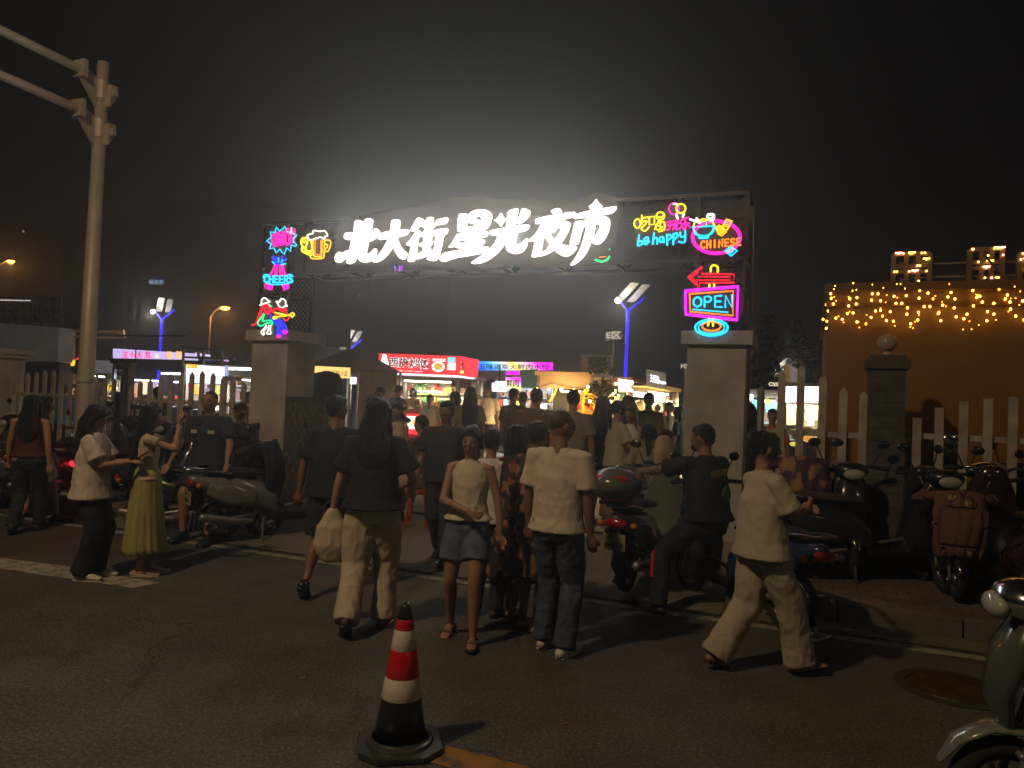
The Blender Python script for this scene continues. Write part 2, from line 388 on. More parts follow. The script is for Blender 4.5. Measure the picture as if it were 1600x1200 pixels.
for cu in (-4.42, 1.58):
    b = MB()
    for du in (-TW/2, TW/2):
        for w_ in (wf, wb): b.bar(gl(cu+du, w_, ZT), gl(cu+du, w_, ZB1), .04)
    for z in (ZT+.03, ZT+.5, ZT+.9):
        for w_ in (wf, wb): b.bar(gl(cu-TW/2, w_, z), gl(cu+TW/2, w_, z), .03)
        for du in (-TW/2, TW/2): b.bar(gl(cu+du, wf, z), gl(cu+du, wb, z), .03)
    b.build('post_frame', FRM, gate)
b = MB()
for z in (ZB0, ZB1, (ZB0+ZB1)/2+.1):
    for w_ in (wf, wb): b.bar(gl(ua, w_, z), gl(ub, w_, z), .04 if z != (ZB0+ZB1)/2+.1 else .025)
n = 9
for i in range(n+1):
    u = ua+(ub-ua)*i/n
    for w_ in (wf, wb): b.bar(gl(u, w_, ZB0), gl(u, w_, ZB1), .03)
    for z in (ZB0, ZB1): b.bar(gl(u, wf, z), gl(u, wb, z), .03)
    if i < n:
        e = ua+(ub-ua)*(i+1)/n; b.bar(gl(u, wb, ZB0), gl(e, wb, ZB1), .022); b.bar(gl(e, wf, ZB1), gl(e, wb, ZB1), .02)
b.build('beam_frame', FRM, gate)
# wire net behind the signs
b = MB()
def net(b, u0, u1, w_, z0, z1, s=.075):
    k = u0-(z1-z0)
    while k < u1:
        a0 = max(k, u0); z_a = z0+(a0-k); a1 = min(k+(z1-z0), u1); z_b = z0+(a1-k)
        if a1 > a0:
            b.bar(gl(a0, w_, z_a), gl(a1, w_, z_b), .006); b.bar(gl(a0, w_, z1-(z_a-z0)), gl(a1, w_, z1-(z_b-z0)), .006)
        k += s
net(b, ua, ub, wf+.035, ZB0+.02, ZB1-.02)
for cu in (-4.42, 1.58): net(b, cu-TW/2, cu+TW/2, wf+.035, ZT+.03, ZB0)
net(b, -4.42-TW/2, -4.42+TW/2, wb-.03, ZT+.03, ZB0)
b.build('wire_net', mat('net_wire', (.05, .047, .047), .5, .3, var=.1), gate)
b = MB(); b.quadbox([gl(ua+.02, wf+.05, ZB0+.02), gl(ub-.02, wf+.05, ZB0+.02), gl(ub-.02, wf+.05, ZB1-.02), gl(ua+.02, wf+.05, ZB1-.02)], (0, .012, 0))
b.build('backing_board', mat('board_mesh_dark', (.045, .042, .041), .75, var=.25, scale=3), gate)
b = MB(); b.chain([gl(1.58+.34, 1.86, 3.9), gl(1.93, 1.87, 3.0), gl(1.915, 1.86, 2.3), gl(1.93, 1.87, 1.5), gl(1.92, 1.86, .3)], .011, n=6); b.build('power_cable', BLACKP, gate, True)

# white calligraphy, each character outlined stroke by stroke
def zmap(ox, oy, k): return lambda p: (ox+p[0]/k, oy+p[1]/k)
z1, z2, z3 = zmap(515, 305, 8.649), zmap(680, 300, 10), zmap(810, 300, 10)
WSIGN = 2.2-TW/2-.16       # signs stand a hand's width in front of the frame
def inset(p, d):             # pull an outline in by d
    n = len(p); ar = sum(p[i][0]*p[(i+1) % n][1]-p[(i+1) % n][0]*p[i][1] for i in range(n)); sg_ = 1 if ar > 0 else -1; out = []
    for i in range(n):
        a, b_, c = p[i-1], p[i], p[(i+1) % n]; tx, ty = c[0]-a[0], c[1]-a[1]; L = math.hypot(tx, ty) or 1
        out.append((b_[0]-sg_*ty/L*d, b_[1]+sg_*tx/L*d))
    return out
def chaikin(p, it=1):
    for _ in range(it):
        q = []
        for i in range(len(p)):
            a = p[i]; c = p[(i+1) % len(p)]
            q.append((a[0]*.78+c[0]*.22, a[1]*.78+c[1]*.22)); q.append((a[0]*.22+c[0]*.78, a[1]*.22+c[1]*.78))
        p = q
    return p
CH = [
 (z1, [[(325,350),(380,325),(438,345),(430,420),(390,620),(340,860),(320,900),(250,935),(210,905),(240,830),(285,600),(320,470)], [(195,500),(320,490),(340,580),(215,605),(182,580)],
  [(130,750),(135,790),(250,725),(290,780),(200,850),(120,915),(75,905),(55,850),(80,790)],
  [(462,320),(540,300),(572,330),(560,400),(515,610),(478,780),(490,800),(540,775),(610,700),(625,750),(600,830),(540,890),(450,912),(390,890),(370,840),(385,720),(430,500)],
  [(620,430),(665,480),(650,540),(600,585),(505,630),(520,520),(580,470)]]),
 (z1, [[(680,492),(1050,450),(1062,480),(1040,520),(990,545),(660,603),(648,590)],
  [(825,340),(870,320),(930,318),(937,350),(925,460),(900,560),(860,650),(800,760),(720,850),(640,900),(580,908),(565,895),(620,840),(700,740),(770,620),(812,480)],
  [(850,560),(905,570),(920,640),(970,720),(1045,775),(1010,850),(975,875),(930,850),(885,780),(850,680)]]),
 (z1, [[(1170,305),(1220,295),(1262,320),(1255,370),(1190,430),(1100,492),(1080,475),(1120,400)],
  [(1185,455),(1225,490),(1180,600),(1165,760),(1140,870),(1110,895),(1060,903),(1040,885),(1070,780),(1095,670),(1040,685),(1022,660),(1080,600),(1130,520)],
  [(1295,300),(1385,283),(1392,310),(1375,480),(1340,760),(1240,780),(1270,480)], [(1245,385),(1415,355),(1418,400),(1400,430),(1245,450)],
  [(1225,495),(1400,470),(1395,550),(1225,580)], [(1205,640),(1370,600),(1380,625),(1360,680),(1200,700)], [(1175,780),(1365,710),(1370,750),(1340,810),(1160,868),(1158,850)],
  [(1435,325),(1575,290),(1590,300),(1580,350),(1550,380),(1425,403),(1422,380)],
  [(1410,465),(1575,435),(1588,450),(1575,510),(1525,540),(1500,700),(1455,850),(1420,885),(1350,885),(1298,870),(1330,800),(1380,790),(1410,680),(1430,545),(1395,550)]]),
 (z2, [[(350,345),(420,325),(490,325),(515,360),(490,450),(470,560),(330,632)],
  [(500,355),(560,300),(650,265),(760,262),(840,290),(877,350),(870,420),(830,520),(760,590),(640,600),(330,632),(360,545),(480,535),(640,520),(705,450),(715,400),(660,375),(620,380),(540,420),(495,450)],
  [(500,440),(600,385),(690,430),(620,500),(510,490)], [(350,640),(600,610),(810,605),(822,630),(800,680),(740,710),(320,765)],
  [(310,810),(480,770),(600,745),(750,730),(765,755),(750,800),(700,835),(560,860),(310,885)], [(330,650),(400,640),(370,760),(290,850),(200,868),(195,855),(260,780)],
  [(500,590),(640,585),(600,900),(450,900)], [(160,930),(440,888),(810,835),(822,860),(790,920),(730,955),(480,1000),(280,1030),(130,1090),(80,1085),(55,1050),(90,970)]]),
 (z2, [[(1025,305),(1050,370),(1108,412),(1060,450),(1010,545),(970,480),(900,440),(970,400)], [(1120,290),(1275,240),(1290,265),(1235,520),(1150,660),(1090,640),(1110,450)],
  [(845,590),(1100,545),(1450,492),(1462,520),(1440,570),(1390,605),(1270,630),(860,685),(843,640)],
  [(970,660),(1145,630),(1110,720),(1040,860),(930,980),(800,1070),(680,1115),(570,1122),(540,1105),(600,1060),(760,960),(880,850),(950,740)],
  [(1145,630),(1275,615),(1250,760),(1265,815),(1310,810),(1360,770),(1425,705),(1438,740),(1420,840),(1370,920),(1290,960),(1190,965),(1120,930),(1092,870),(1105,760)],
  [(1340,255),(1400,245),(1465,275),(1480,310),(1450,380),(1380,450),(1290,500),(1250,490),(1290,420)]]),
 (z3, [[(485,295),(560,255),(620,240),(660,260),(665,335),(540,350)], [(270,395),(870,295),(878,320),(850,370),(800,400),(480,460),(260,497),(258,470)],
  [(350,470),(480,445),(440,560),(390,650),(330,710),(220,765),(150,775),(135,760),(230,680),(310,580)],
  [(245,740),(320,640),(400,650),(375,760),(340,940),(460,880),(520,840),(550,900),(440,970),(340,1000),(200,1020),(195,1000),(230,860)],
  [(500,450),(640,435),(560,540),(500,640),(430,700),(390,660),(430,570)],
  [(520,460),(720,440),(790,455),(808,490),(785,580),(720,700),(650,800),(560,890),(470,950),(440,880),(480,820),(590,700),(650,600),(655,545),(590,560),(560,600),(520,640),(480,560)],
  [(400,690),(480,640),(560,730),(650,790),(760,830),(900,835),(912,850),(880,910),(820,970),(740,1012),(660,995),(580,940),(480,820)]]),
 (z3, [[(1215,90),(1240,150),(1316,205),(1270,245),(1250,290),(1140,300),(1080,225),(1150,180)], [(880,325),(1520,208),(1532,225),(1510,280),(1450,330),(1250,365),(860,418),(850,400)],
  [(870,460),(960,440),(1000,450),(1080,400),(1080,470),(1000,550),(975,640),(930,800),(900,815),(800,825),(785,805),(830,650)],
  [(1090,360),(1230,350),(1190,560),(1150,720),(1080,900),(1000,1020),(900,1110),(820,1150),(795,1135),(880,1030),(960,880),(1010,720),(1050,550)],
  [(1220,385),(1340,370),(1400,385),(1427,440),(1420,560),(1380,660),(1320,760),(1250,810),(1190,820),(1130,785),(1150,700),(1190,685),(1240,600),(1262,540),(1255,490),(1180,500)]])]
SIGN_W = 96
GW = glow('lit_letter_white', (1.0, .96, .88), 2.0)
RET = mat('letter_return', (.3, .28, .25), .5)
sg = thing('letter_sign', 'big glowing white Chinese letters across the gate beam', 'letter sign', W(-1.42, WSIGN, 3.7))
inv = Matrix.Translation(-sg.location)
for fn, strokes in CH:
    b = MB()
    for k, st in enumerate(strokes):
        pts = [PW(*fn(p), WSIGN - .0006*k) for p in inset(chaikin(st), 8.0 if fn is not z1 else 6.5)]
        b.poly([inv @ p for p in pts], V*.05)
    b.build('letter', GW, sg, fix=True)
for px_ in (560, 620, 680, 740, 800, 860, 930):      # added spots at the letters, tilted up to make a halo in the haze
    l = bpy.data.lights.new('letter_glow', 'SPOT'); l.energy = SIGN_W; l.color = (1, .97, .88); l.spot_size = R(152); l.spot_blend = .95; l.shadow_soft_size = .07
    lo = bpy.data.objects.new('letter_glow', l); COL.objects.link(lo); lo.parent = sg; lo.location = inv @ PW(px_, 368, WSIGN-.06); lo.rotation_euler = (-V+Vector((0, 0, .50))).to_track_quat('-Z', 'Y').to_euler()
env = [(520,405),(528,345),(600,328),(690,318),(700,306),(800,312),(905,316),(930,298),(972,312),(968,345),(958,388),(905,420),(800,414),(740,426),(650,412),(540,415)]
b = MB(); b.poly([inv @ PW(x, y, WSIGN+.058) for x, y in chaikin(env)], V*.01); b.build('backing_board', mat('sign_backboard', (.05, .042, .036), .5, var=.1), sg)
for x in (560, 640, 720, 800, 880, 940): b = MB(); b.bar(inv @ PW(x, 370, WSIGN+.069), inv @ PW(x, 370, 2.2-TW/2-.022), .03); b.build('bracket', DARKSTEEL, sg)

# neon signs: bent tubes traced in the plane they hang in
NEON = {'cyan': (.02, .62, 1.0), 'pink': (1.0, .01, .42), 'magenta': (.85, .02, .9), 'yellow': (1.0, .78, .03), 'orange': (1.0, .22, .02), 'amber': (1.0, .52, .02), 'red': (1.0, .01, .03),
        'blue': (.02, .03, 1.0), 'green': (.03, .8, .28), 'white': (1.0, .95, .8), 'violet': (.35, .05, 1.0)}
def neonm(c, s=1.7): return glow('neon_'+c, NEON[c], s)
def cr_spline(p, closed=False, n=4):
    out = []; N = len(p)
    if N < 3: return p
    rng = range(N if closed else N-1)
    for i in rng:
        g = (lambda j: p[j % N]) if closed else (lambda j: p[max(0, min(N-1, j))])
        a, b_, c, d = g(i-1), g(i), g(i+1), g(i+2)
        for k in range(n):
            t = k/n; out.append(tuple(.5*((2*b_[q])+(-a[q]+c[q])*t+(2*a[q]-5*b_[q]+4*c[q]-d[q])*t*t+(-a[q]+3*b_[q]-3*c[q]+d[q])*t**3) for q in (0, 1)))
    if not closed: out.append(p[-1])
    return out
def neon(label, strokes, fn, boards=(), r=.011, wp=WSIGN, name='neon_sign', cat='neon sign', center=None):
    """strokes: list of (colour, points, flags) in picture coordinates of the sign's own plane; flags: s smooth, c closed"""
    allp = [fn(p) for s_ in strokes for p in s_[1]]
    cx = sum(p[0] for p in allp)/len(allp); cy = sum(p[1] for p in allp)/len(allp)
    c = PW(cx, cy, wp); t = thing(name, label, cat, c); iv = Matrix.Translation(-c); by = {}
    for s_ in strokes:
        col, pts = s_[0], s_[1]; fl = s_[2] if len(s_) > 2 else ''; rr = s_[3] if len(s_) > 3 else r
        if 's' in fl: pts = cr_spline(pts, 'c' in fl)
        bb = by.setdefault(col, MB()); q = [iv @ PW(*fn(p), wp-.001*len(by)) for p in pts]
        if 'f' in fl: bb.poly(q, V*.004)
        else:
            rr = rr*.80
            if 'c' in fl: bb.chain(q+[q[0]], rr, n=6, ref=V)
            else: bb.chain(q, rr, n=6, ref=V)
    for col, bb in by.items(): bb.build('neon_tube', neonm(col), t, True)
    for bp in boards:
        bb = MB(); bb.poly([iv @ PW(*fn(p), wp+.02) for p in cr_spline(bp, True)], V*.006); bb.build('backing_board', mat('acrylic_board', (.12, .10, .10), .25, var=.05, coat=.5), t)
    return t
def ell(cx, cy, rx, ry, n=18, a0=0, a1=360): return [(cx+rx*math.cos(R(a0+(a1-a0)*i/n)), cy+ry*math.sin(R(a0+(a1-a0)*i/n))) for i in range(n+(0 if a1-a0 == 360 else 1))]
# single stroke letters on a unit box (x right, y down)
LET = {'C': [[(.9,.15),(.6,0),(.25,.1),(.05,.5),(.25,.9),(.6,1),(.92,.85)]], 'H': [[(.08,0),(.08,1)],[(.9,0),(.9,1)],[(.08,.5),(.9,.5)]], 'I': [[(.5,0),(.5,1)]],
 'N': [[(.08,1),(.08,0),(.9,1),(.9,0)]], 'E': [[(.9,0),(.1,0),(.1,1),(.92,1)],[(.1,.5),(.8,.5)]], 'S': [[(.88,.12),(.55,0),(.15,.1),(.12,.35),(.5,.5),(.88,.65),(.85,.9),(.45,1),(.08,.88)]],
 'O': [[(.5,0),(.1,.2),(.02,.5),(.1,.8),(.5,1),(.9,.8),(.98,.5),(.9,.2),(.5,0)]], 'P': [[(.1,1),(.1,0),(.6,0),(.88,.12),(.9,.35),(.65,.52),(.1,.52)]], 'R': [[(.1,1),(.1,0),(.6,0),(.88,.12),(.9,.35),(.65,.5),(.1,.5)],[(.5,.5),(.92,1)]],
 'L': [[(.15,0),(.15,1),(.85,1)]], '!': [[(.5,0),(.5,.68)],[(.5,.92),(.5,.98)]]}
def word(txt, a, bpt, h, col, fl='', slant=0, hr=None, gap=.28, r=None):
    """letters from a to bpt along a baseline (top edge), h tall at the start, hr at the end"""
    n = len(txt); hr = hr or h; out = []
    for i, ch in enumerate(txt):
        t0 = i/n; t1 = (i+1-gap)/n
        for st in LET[ch]:
            q = []
            for x, y in st:
                t = t0+(t1-t0)*x; hh = h+(hr-h)*t; q.append((a[0]+(bpt[0]-a[0])*t - slant*y*hh, a[1]+(bpt[1]-a[1])*t + y*hh))
            out.append((col, q, 's' if (ch in 'CSO' and len(q) > 4) else '') + ((r,) if r else ()))
    return out
ia = lambda p: p
zc = zmap(385, 340, 11.43); zd = zmap(385, 440, 12.63); ze = zmap(985, 300, 8.421); zf = zmap(960, 290, 4.8)
star = [(365,415),(450,345),(425,255),(510,265),(535,170),(590,240),(640,210),(690,155),(720,250),(860,290),(900,310),(840,380),(850,440),(900,490),(870,515),(800,490),(785,600),(720,540),(675,655),(635,620),(600,560),(530,630),(490,540),(415,560),(440,470)]
cool = [('cyan', star, 'c')] + [('pink', ell(x, y, 42, 95, 14), 'sc', .010) for x, y in ((490, 405), (570, 395), (650, 385))] + \
 [('pink', [(700,290),(705,470),(760,465),(755,200),(725,215),(720,300)], 's'), ('pink', [(800,440),(790,330),(850,200),(870,250),(830,380),(835,430)], 's'), ('pink', [(455,320),(540,275),(700,255)], 's'), ('pink', [(450,470),(500,505),(640,480),(830,440)], 's'),
  ('pink', [(520,330),(500,370),(480,440),(520,470)], 's'), ('pink', ell(575,395,18,60,10), 'sc'), ('pink', ell(655,385,18,60,10), 'sc'), ('white', [(805,180),(795,290)], '')]
neon('neon starburst sign with COOL in pink tubes on the left gate post', cool, zc, [[(400,380),(480,270),(640,200),(860,260),(860,440),(760,560),(600,600),(440,540)]], r=.011)
beer = [('white', [(1085,320),(1130,295),(1180,285),(1190,240),(1240,230),(1300,245),(1360,235),(1400,240),(1440,290),(1445,325),(1400,340),(1390,380),(1330,350),(1260,365),(1210,380),(1170,400),(1110,385),(1095,340)], 'sc', .012),
 ('amber', [(1195,410),(1185,500),(1200,650),(1220,690),(1310,700),(1340,680),(1350,400)], 's'), ('amber', [(1130,640),(1140,690),(1170,730),(1350,730),(1385,690),(1390,620),(1395,410)], 's'),
 ('amber', [(1390,420),(1440,400),(1500,420),(1500,490),(1460,600),(1400,600)], 's'), ('amber', [(1400,480),(1440,480),(1445,530),(1400,560)], 's'), ('orange', [(1230,400),(1225,520),(1230,640),(1320,650),(1330,420)], 's'),
 ('yellow', [(1060,360),(1000,370),(975,440),(1000,520),(985,570),(1010,610),(1120,660),(1180,660)], 's', .015), ('yellow', [(1085,380),(1090,440),(1060,530),(1080,590),(1140,600),(1170,560),(1160,440),(1140,410)], 's', .013), ('yellow', ell(1035,425,22,25,10), 'sc'), ('yellow', [(1020,520),(1060,610),(1150,640),(1200,650)], 's', .014)]
neon('neon foaming beer mug sign in amber tubes beside the starburst', beer, zc, [[(990,400),(1100,300),(1300,240),(1450,320),(1500,450),(1420,620),(1340,730),(1150,700),(1000,600)]])
cheers = [('blue', [(470,700),(500,770),(540,830)], 's', .02), ('blue', [(530,700),(545,830)], '', .014), ('blue', [(640,700),(610,770),(580,830)], 's', .017), ('blue', [(710,745),(650,790),(610,830)], 's', .015), ('cyan', [(575,720),(570,800)]), ('cyan', [(650,750),(615,815)]), ('cyan', [(460,785),(510,830)]), ('green', [(630,835),(705,825)]),
 ('pink', [(500,860),(470,950),(420,1025)], 's', .014), ('pink', [(560,860),(545,950),(535,1040)], 's'), ('pink', [(600,860),(600,1040)]), ('pink', [(650,860),(665,950),(700,1030)], 's', .014), ('pink', [(500,855),(650,855)]), ('pink', [(530,870),(500,1030)]), ('pink', [(625,870),(645,1030)])]
cheers += word('CHEERS', (320, 1040), (850, 1040), 120, 'cyan', r=.014, gap=.2) + [('cyan', [(300,1080),(320,1020),(390,1020)], 's'), ('cyan', [(310,1130),(400,1185),(560,1195),(720,1185),(815,1130)], 's'), ('cyan', [(740,1020),(810,1020),(815,1060)], 's')]
cheers += [('pink', [(x/1.105+0, y) for x, y in ((368,1190),(425,1195),(515,1215),(500,1290),(440,1280),(370,1255))], 'c'), ('pink', [(640,1215),(700,1190),(745,1195),(755,1260),(670,1300)], 'c'), ('magenta', [(385,1215),(430,1225),(425,1260),(380,1245)], 'c'), ('magenta', [(665,1225),(715,1210),(722,1250),(680,1270)], 'c')]
neon('neon sign with CHEERS in cyan under clinking pink glasses', cheers, zc, [[(300,1060),(400,980),(460,700),(700,700),(720,980),(820,1060),(760,1190),(360,1190)]])
dance = [('white', [(265,465),(295,440),(300,370),(330,330),(380,330),(420,370),(460,395),(400,420),(330,440)], 'sc', .012), ('white', [(590,390),(650,400),(680,345),(730,345),(775,390),(770,440),(805,485),(760,480),(700,520),(640,480),(620,440)], 'sc', .012),
 ('red', [(330,470),(280,560),(240,680),(200,800),(150,860),(110,850)], 's', .015), ('red', [(370,450),(300,560),(250,720),(200,830)], 's', .013), ('red', [(400,450),(450,500),(480,560),(430,640),(380,600),(360,520),(400,450)], 's', .015), ('red', [(400,500),(440,560),(420,610)], 's', .013),
 ('green', [(340,640),(300,700),(230,800),(240,860),(300,870),(400,820),(470,810),(500,850)], 's', .013), ('green', [(350,640),(330,720),(320,780),(400,770),(500,770),(510,830)], 's', .012), ('green', [(440,450),(495,495)], ''),
 ('white', [(390,860),(350,930),(290,990),(330,1050),(350,1030),(340,980),(400,900)], 's'), ('white', [(440,860),(430,960),(400,1020),(480,1030),(470,950),(480,870)], 's'),
 ('red', [(500,570),(600,530),(700,530),(780,550),(790,620),(840,700),(780,770),(740,740)], 's', .014), ('red', [(520,600),(620,650),(700,660)], 's', .012), ('red', [(620,545),(700,575),(775,590)], 's', .012),
 ('yellow', [(560,610),(640,630),(720,640),(760,660),(860,650),(900,620),(945,650),(900,700),(860,665),(740,680),(640,690),(550,740),(530,700),(600,690)], 's', .012),
 ('blue', [(480,650),(480,720),(560,800),(620,900),(600,1030)], 's', .016), ('blue', [(600,760),(660,860),(650,1040)], 's', .018), ('blue', [(660,750),(740,830),(790,920),(770,1000)], 's', .018), ('blue', [(680,800),(720,900),(700,1030)], 's', .018), ('pink', ell(760,995,34,30,10), 'sc', .014), ('pink', ell(640,1080,36,22,10), 'sc', .013)]
neon('neon sign of a couple dancing, one strumming a yellow guitar', dance, zd, [[(300,380),(500,350),(780,400),(800,600),(640,900),(520,1050),(300,1040),(250,700)]])
bhap = [('yellow', ell(92,415,42,58,14), 'sc', .011), ('yellow', [(150,305),(155,380),(150,420)], 's'), ('yellow', [(145,350),(200,335),(235,335)], 's'), ('yellow', [(165,390),(215,380),(200,420),(150,470),(155,500),(200,510),(245,460)], 's'),
 ('yellow', [(250,330),(250,430),(315,425),(318,320)], 'c'), ('yellow', ell(395,315,52,50,14), 'sc'), ('yellow', [(345,330),(400,330),(450,310)], 's'), ('yellow', [(370,385),(345,440),(320,490)], 's'), ('yellow', [(360,400),(440,395),(450,450),(440,500),(375,520)], 's'), ('yellow', [(400,410),(380,450),(420,460)], 's'), ('yellow', [(340,430),(340,490),(410,490)], 's'),
 ('pink', [(480,400),(560,385)], ''), ('pink', [(480,440),(560,430)], ''), ('pink', [(520,400),(515,480),(475,500)], 's'), ('pink', [(570,385),(630,375)], ''), ('pink', [(570,420),(640,410)], ''), ('pink', [(590,420),(560,495)], 's'), ('pink', [(612,415),(605,490),(650,480)], 's'),
 ('pink', [(770,335),(680,365),(670,420),(780,410)], 's'), ('pink', [(720,365),(725,480),(690,470)], 's'), ('pink', [(690,430),(650,480)], ''), ('pink', [(750,430),(795,465)], ''),
 ('pink', ell(575,220,66,75,20), 'sc', .010), ('yellow', ell(665,217,60,60,20), 'sc', .012), ('white', [(570,155),(610,158)], '', .014), ('white', [(605,285),(610,320),(625,350)], 's', .014), ('white', [(700,290),(690,325)], 's', .014),
 ('cyan', [(115,565),(105,640),(95,700),(130,700),(160,670),(130,640),(108,660)], 's', .013), ('cyan', [(180,650),(225,640),(235,605),(200,600),(175,650),(200,690),(250,650)], 's', .013),
 ('cyan', [(312,540),(300,620),(295,685)], 's', .013), ('cyan', [(298,640),(330,600),(352,620),(352,680)], 's', .013), ('cyan', [(430,590),(390,600),(385,650),(420,655),(435,600),(440,660)], 's', .013),
 ('cyan', [(480,560),(485,700)], '', .013), ('cyan', [(480,580),(520,560),(535,600),(490,635)], 's', .013), ('cyan', [(565,550),(565,690)], '', .013), ('cyan', [(567,565),(605,540),(622,580),(575,625)], 's', .013), ('cyan', [(655,530),(665,590),(715,580)], 's', .013), ('cyan', [(720,510),(720,640),(690,665),(640,655)], 's', .013)]
neon('neon sign reading be happy in cyan under yellow and pink Chinese characters', bhap, ze, [[(60,400),(200,300),(420,250),(520,180),(720,150),(740,350),(790,450),(730,660),(500,690),(100,700)]])
chin = [('pink', ell(1130,595,322,222,30), 'sc', .014), ('pink', ell(1130,595,300,200,30), 'sc', .012), ('cyan', [(825,460),(850,540),(905,580),(910,605),(1020,600),(1020,575),(1080,530),(1105,445)], 's', .013), ('cyan', [(825,462),(1105,445)], '', .012), ('cyan', [(835,480),(860,530),(910,570),(1010,570),(1070,525),(1090,470)], 's', .010),
 ('yellow', [(830,450),(850,400),(910,380),(960,355),(1020,375),(1080,395),(1105,440)], 's', .013), ('yellow', [(920,420),(945,385),(990,385),(1000,425)], 's', .011), ('white', [(785,360),(850,380),(910,405)], '', .014), ('white', [(870,345),(915,395)], '', .014), ('white', ell(1050,320,38,28,10), 'sc', .016), ('white', [(1020,300),(1090,295),(1095,350),(1070,385),(1040,360)], 's', .016),
 ('amber', [(1120,470),(1165,435),(1260,530),(1200,575),(1160,550)], 'c', .012), ('amber', [(1215,450),(1265,355),(1340,380),(1270,500),(1230,485)], 'c', .012)] + \
 [('amber', [(1135+22*i,460-4*i),(1185+18*i,560-12*i)], '', .008) for i in range(4)] + [('amber', [(1228+12*i,440-22*i),(1288+12*i,462-22*i)], '', .008) for i in range(4)] + \
 [('cyan', [(1250,775),(1320,720),(1405,775),(1325,840)], 'c', .014), ('cyan', [(1290,775),(1320,750),(1355,775),(1325,800)], 'c', .012)]
chin += word('CHINESE', (925, 650), (1475, 605), 92, 'orange', r=.013, hr=92) + word('CHINESE', (928, 652), (1478, 607), 86, 'yellow', r=.006, hr=88)
neon('neon oval sign reading CHINESE with a cyan noodle bowl', chin, ze, [ell(1130,595,300,200,20)])
opn = [('yellow', [(722,645),(725,610),(748,597),(775,612),(775,648)], 's', .014), ('red', [(555,685),(660,608),(655,662),(898,665),(895,728),(640,730),(635,762)], 'c', .013), ('red', [(578,685),(632,645),(625,682),(868,685),(868,708),(618,708),(625,735)], 'c', .009), ('yellow', [(712,735),(712,765)], '', .013), ('yellow', [(748,733),(748,760)], '', .013),
 ('magenta', [(533,788),(930,755),(922,1010),(533,966)], 'c', .019), ('magenta', [(538,796),(922,764),(914,1000),(540,960)], 'c', .010), ('orange', [(565,812),(890,790),(888,975),(567,945)], 'c', .012), ('cyan', [(585,928),(850,950)], '', .009),
 ('yellow', [(712,995),(702,1050)], '', .014), ('yellow', [(738,998),(740,1052)], '', .014), ('cyan', ell(728,1065,122,60,26), 'sc', .014), ('cyan', ell(728,1065,98,46,24), 'sc', .010), ('orange', ell(728,1055,70,33,20), 'sc', .012)]
opn += word('OPEN', (592, 838), (905, 820), 70, 'cyan', r=.013, hr=92, gap=.22)
o = neon('neon signpost reading OPEN with a red arrow on the right post', opn, zf, [[(540,790),(930,758),(924,1008),(540,966)]])
# half hidden coloured glints under the letters, added as glowing tubes
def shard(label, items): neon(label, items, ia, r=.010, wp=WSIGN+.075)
shard('small red and violet added glowing piece low on the gate beam at left', [('red', [(612,408),(618,401),(621,410)], 'c'), ('blue', [(609,408),(611,410)]), ('violet', [(617,416),(618,422)]), ('magenta', [(625,416),(624,423)]), ('violet', [(629,415),(627,423)])])
shard('small green added glowing piece low on the beam under the fourth letter', [('green', [(704,413),(712,411),(711,417)], 'c'), ('green', [(718,412),(732,411),(729,418),(722,417)], 'c'), ('cyan', [(722,418),(731,420)]), ('green', [(705,373),(707,378)])])
shard('small blue and violet added glowing piece low on the beam under the sixth letter', [('violet', [(788,401),(795,401)]), ('cyan', [(789,411),(801,417)], '', .005), ('magenta', [(802,409),(812,412),(811,415)], '', .006), ('cyan', [(817,414),(820,408)], '', .008), ('cyan', [(827,408),(836,413),(842,409)], '', .008), ('violet', [(821,401),(827,400)])])
shard('small green and yellow added glowing piece low on the beam under the last letter', [('yellow', [(929,390),(947,387)], '', .014), ('green', [(947,386),(952,389)], '', .016), ('green', [(928,405),(940,409),(949,406),(952,401)], '', .016), ('orange', [(930,402),(947,401)], '', .007), ('green', [(919,406),(922,408)])])
# ------------------------------------------------------------------ fences, posts and poles
FENCE = mat('fence_paint', (.36, .325, .285), .7, var=.3, scale=5)
def picket(b, base, ztop, wd=.078, flat=False):
    z0 = zg(base.x, base.y)+.03; h = ztop-z0; p = Vector((base.x, base.y, 0)) - W(-1.42, 2.2, 0)
    lx = p.dot(U); ly = p.dot(V)
    n0 = len(b.v); b.box((lx, ly, z0+(h-.05)/2), (wd, .028, h-.05))
    vs = [(lx-wd/2, ly-.014, ztop-.05), (lx+wd/2, ly-.014, ztop-.05), (lx+wd/2, ly+.014, ztop-.05), (lx-wd/2, ly+.014, ztop-.05)]
    if flat: b.box((lx, ly, ztop-.025), (wd, .028, .05))
    jt = rnd.uniform(-.007, .007)
    if not flat: b.add(vs+[(lx, ly-.014, ztop), (lx, ly+.014, ztop)], [(0, 1, 4), (3, 5, 2), (1, 2, 5, 4), (0, 4, 5, 3)])
    b.v = [(x+jt*(z-z0)/h, y, z) for x, y, z in b.v]
def fence(label, spec, px0, px1, rails, group, flat=False, w=2.2):
    t = thing('picket_fence', label, 'fence', W(-1.42, 2.2, 0), -ANG, group)
    for px, py in spec:
        p = PW(px, py, w-.02); b = MB(); picket(b, p, p.z, flat=flat); b.build('picket', FENCE, t)
    a = uw(PW(px0, 620, w))[0]+1.42; e = uw(PW(px1, 620, w))[0]+1.42
    for z in rails:
        b = MB(); b.box(((a+e)/2, .022, z), (e-a, .035, .055)); b.build('rail', FENCE, t)
    return t
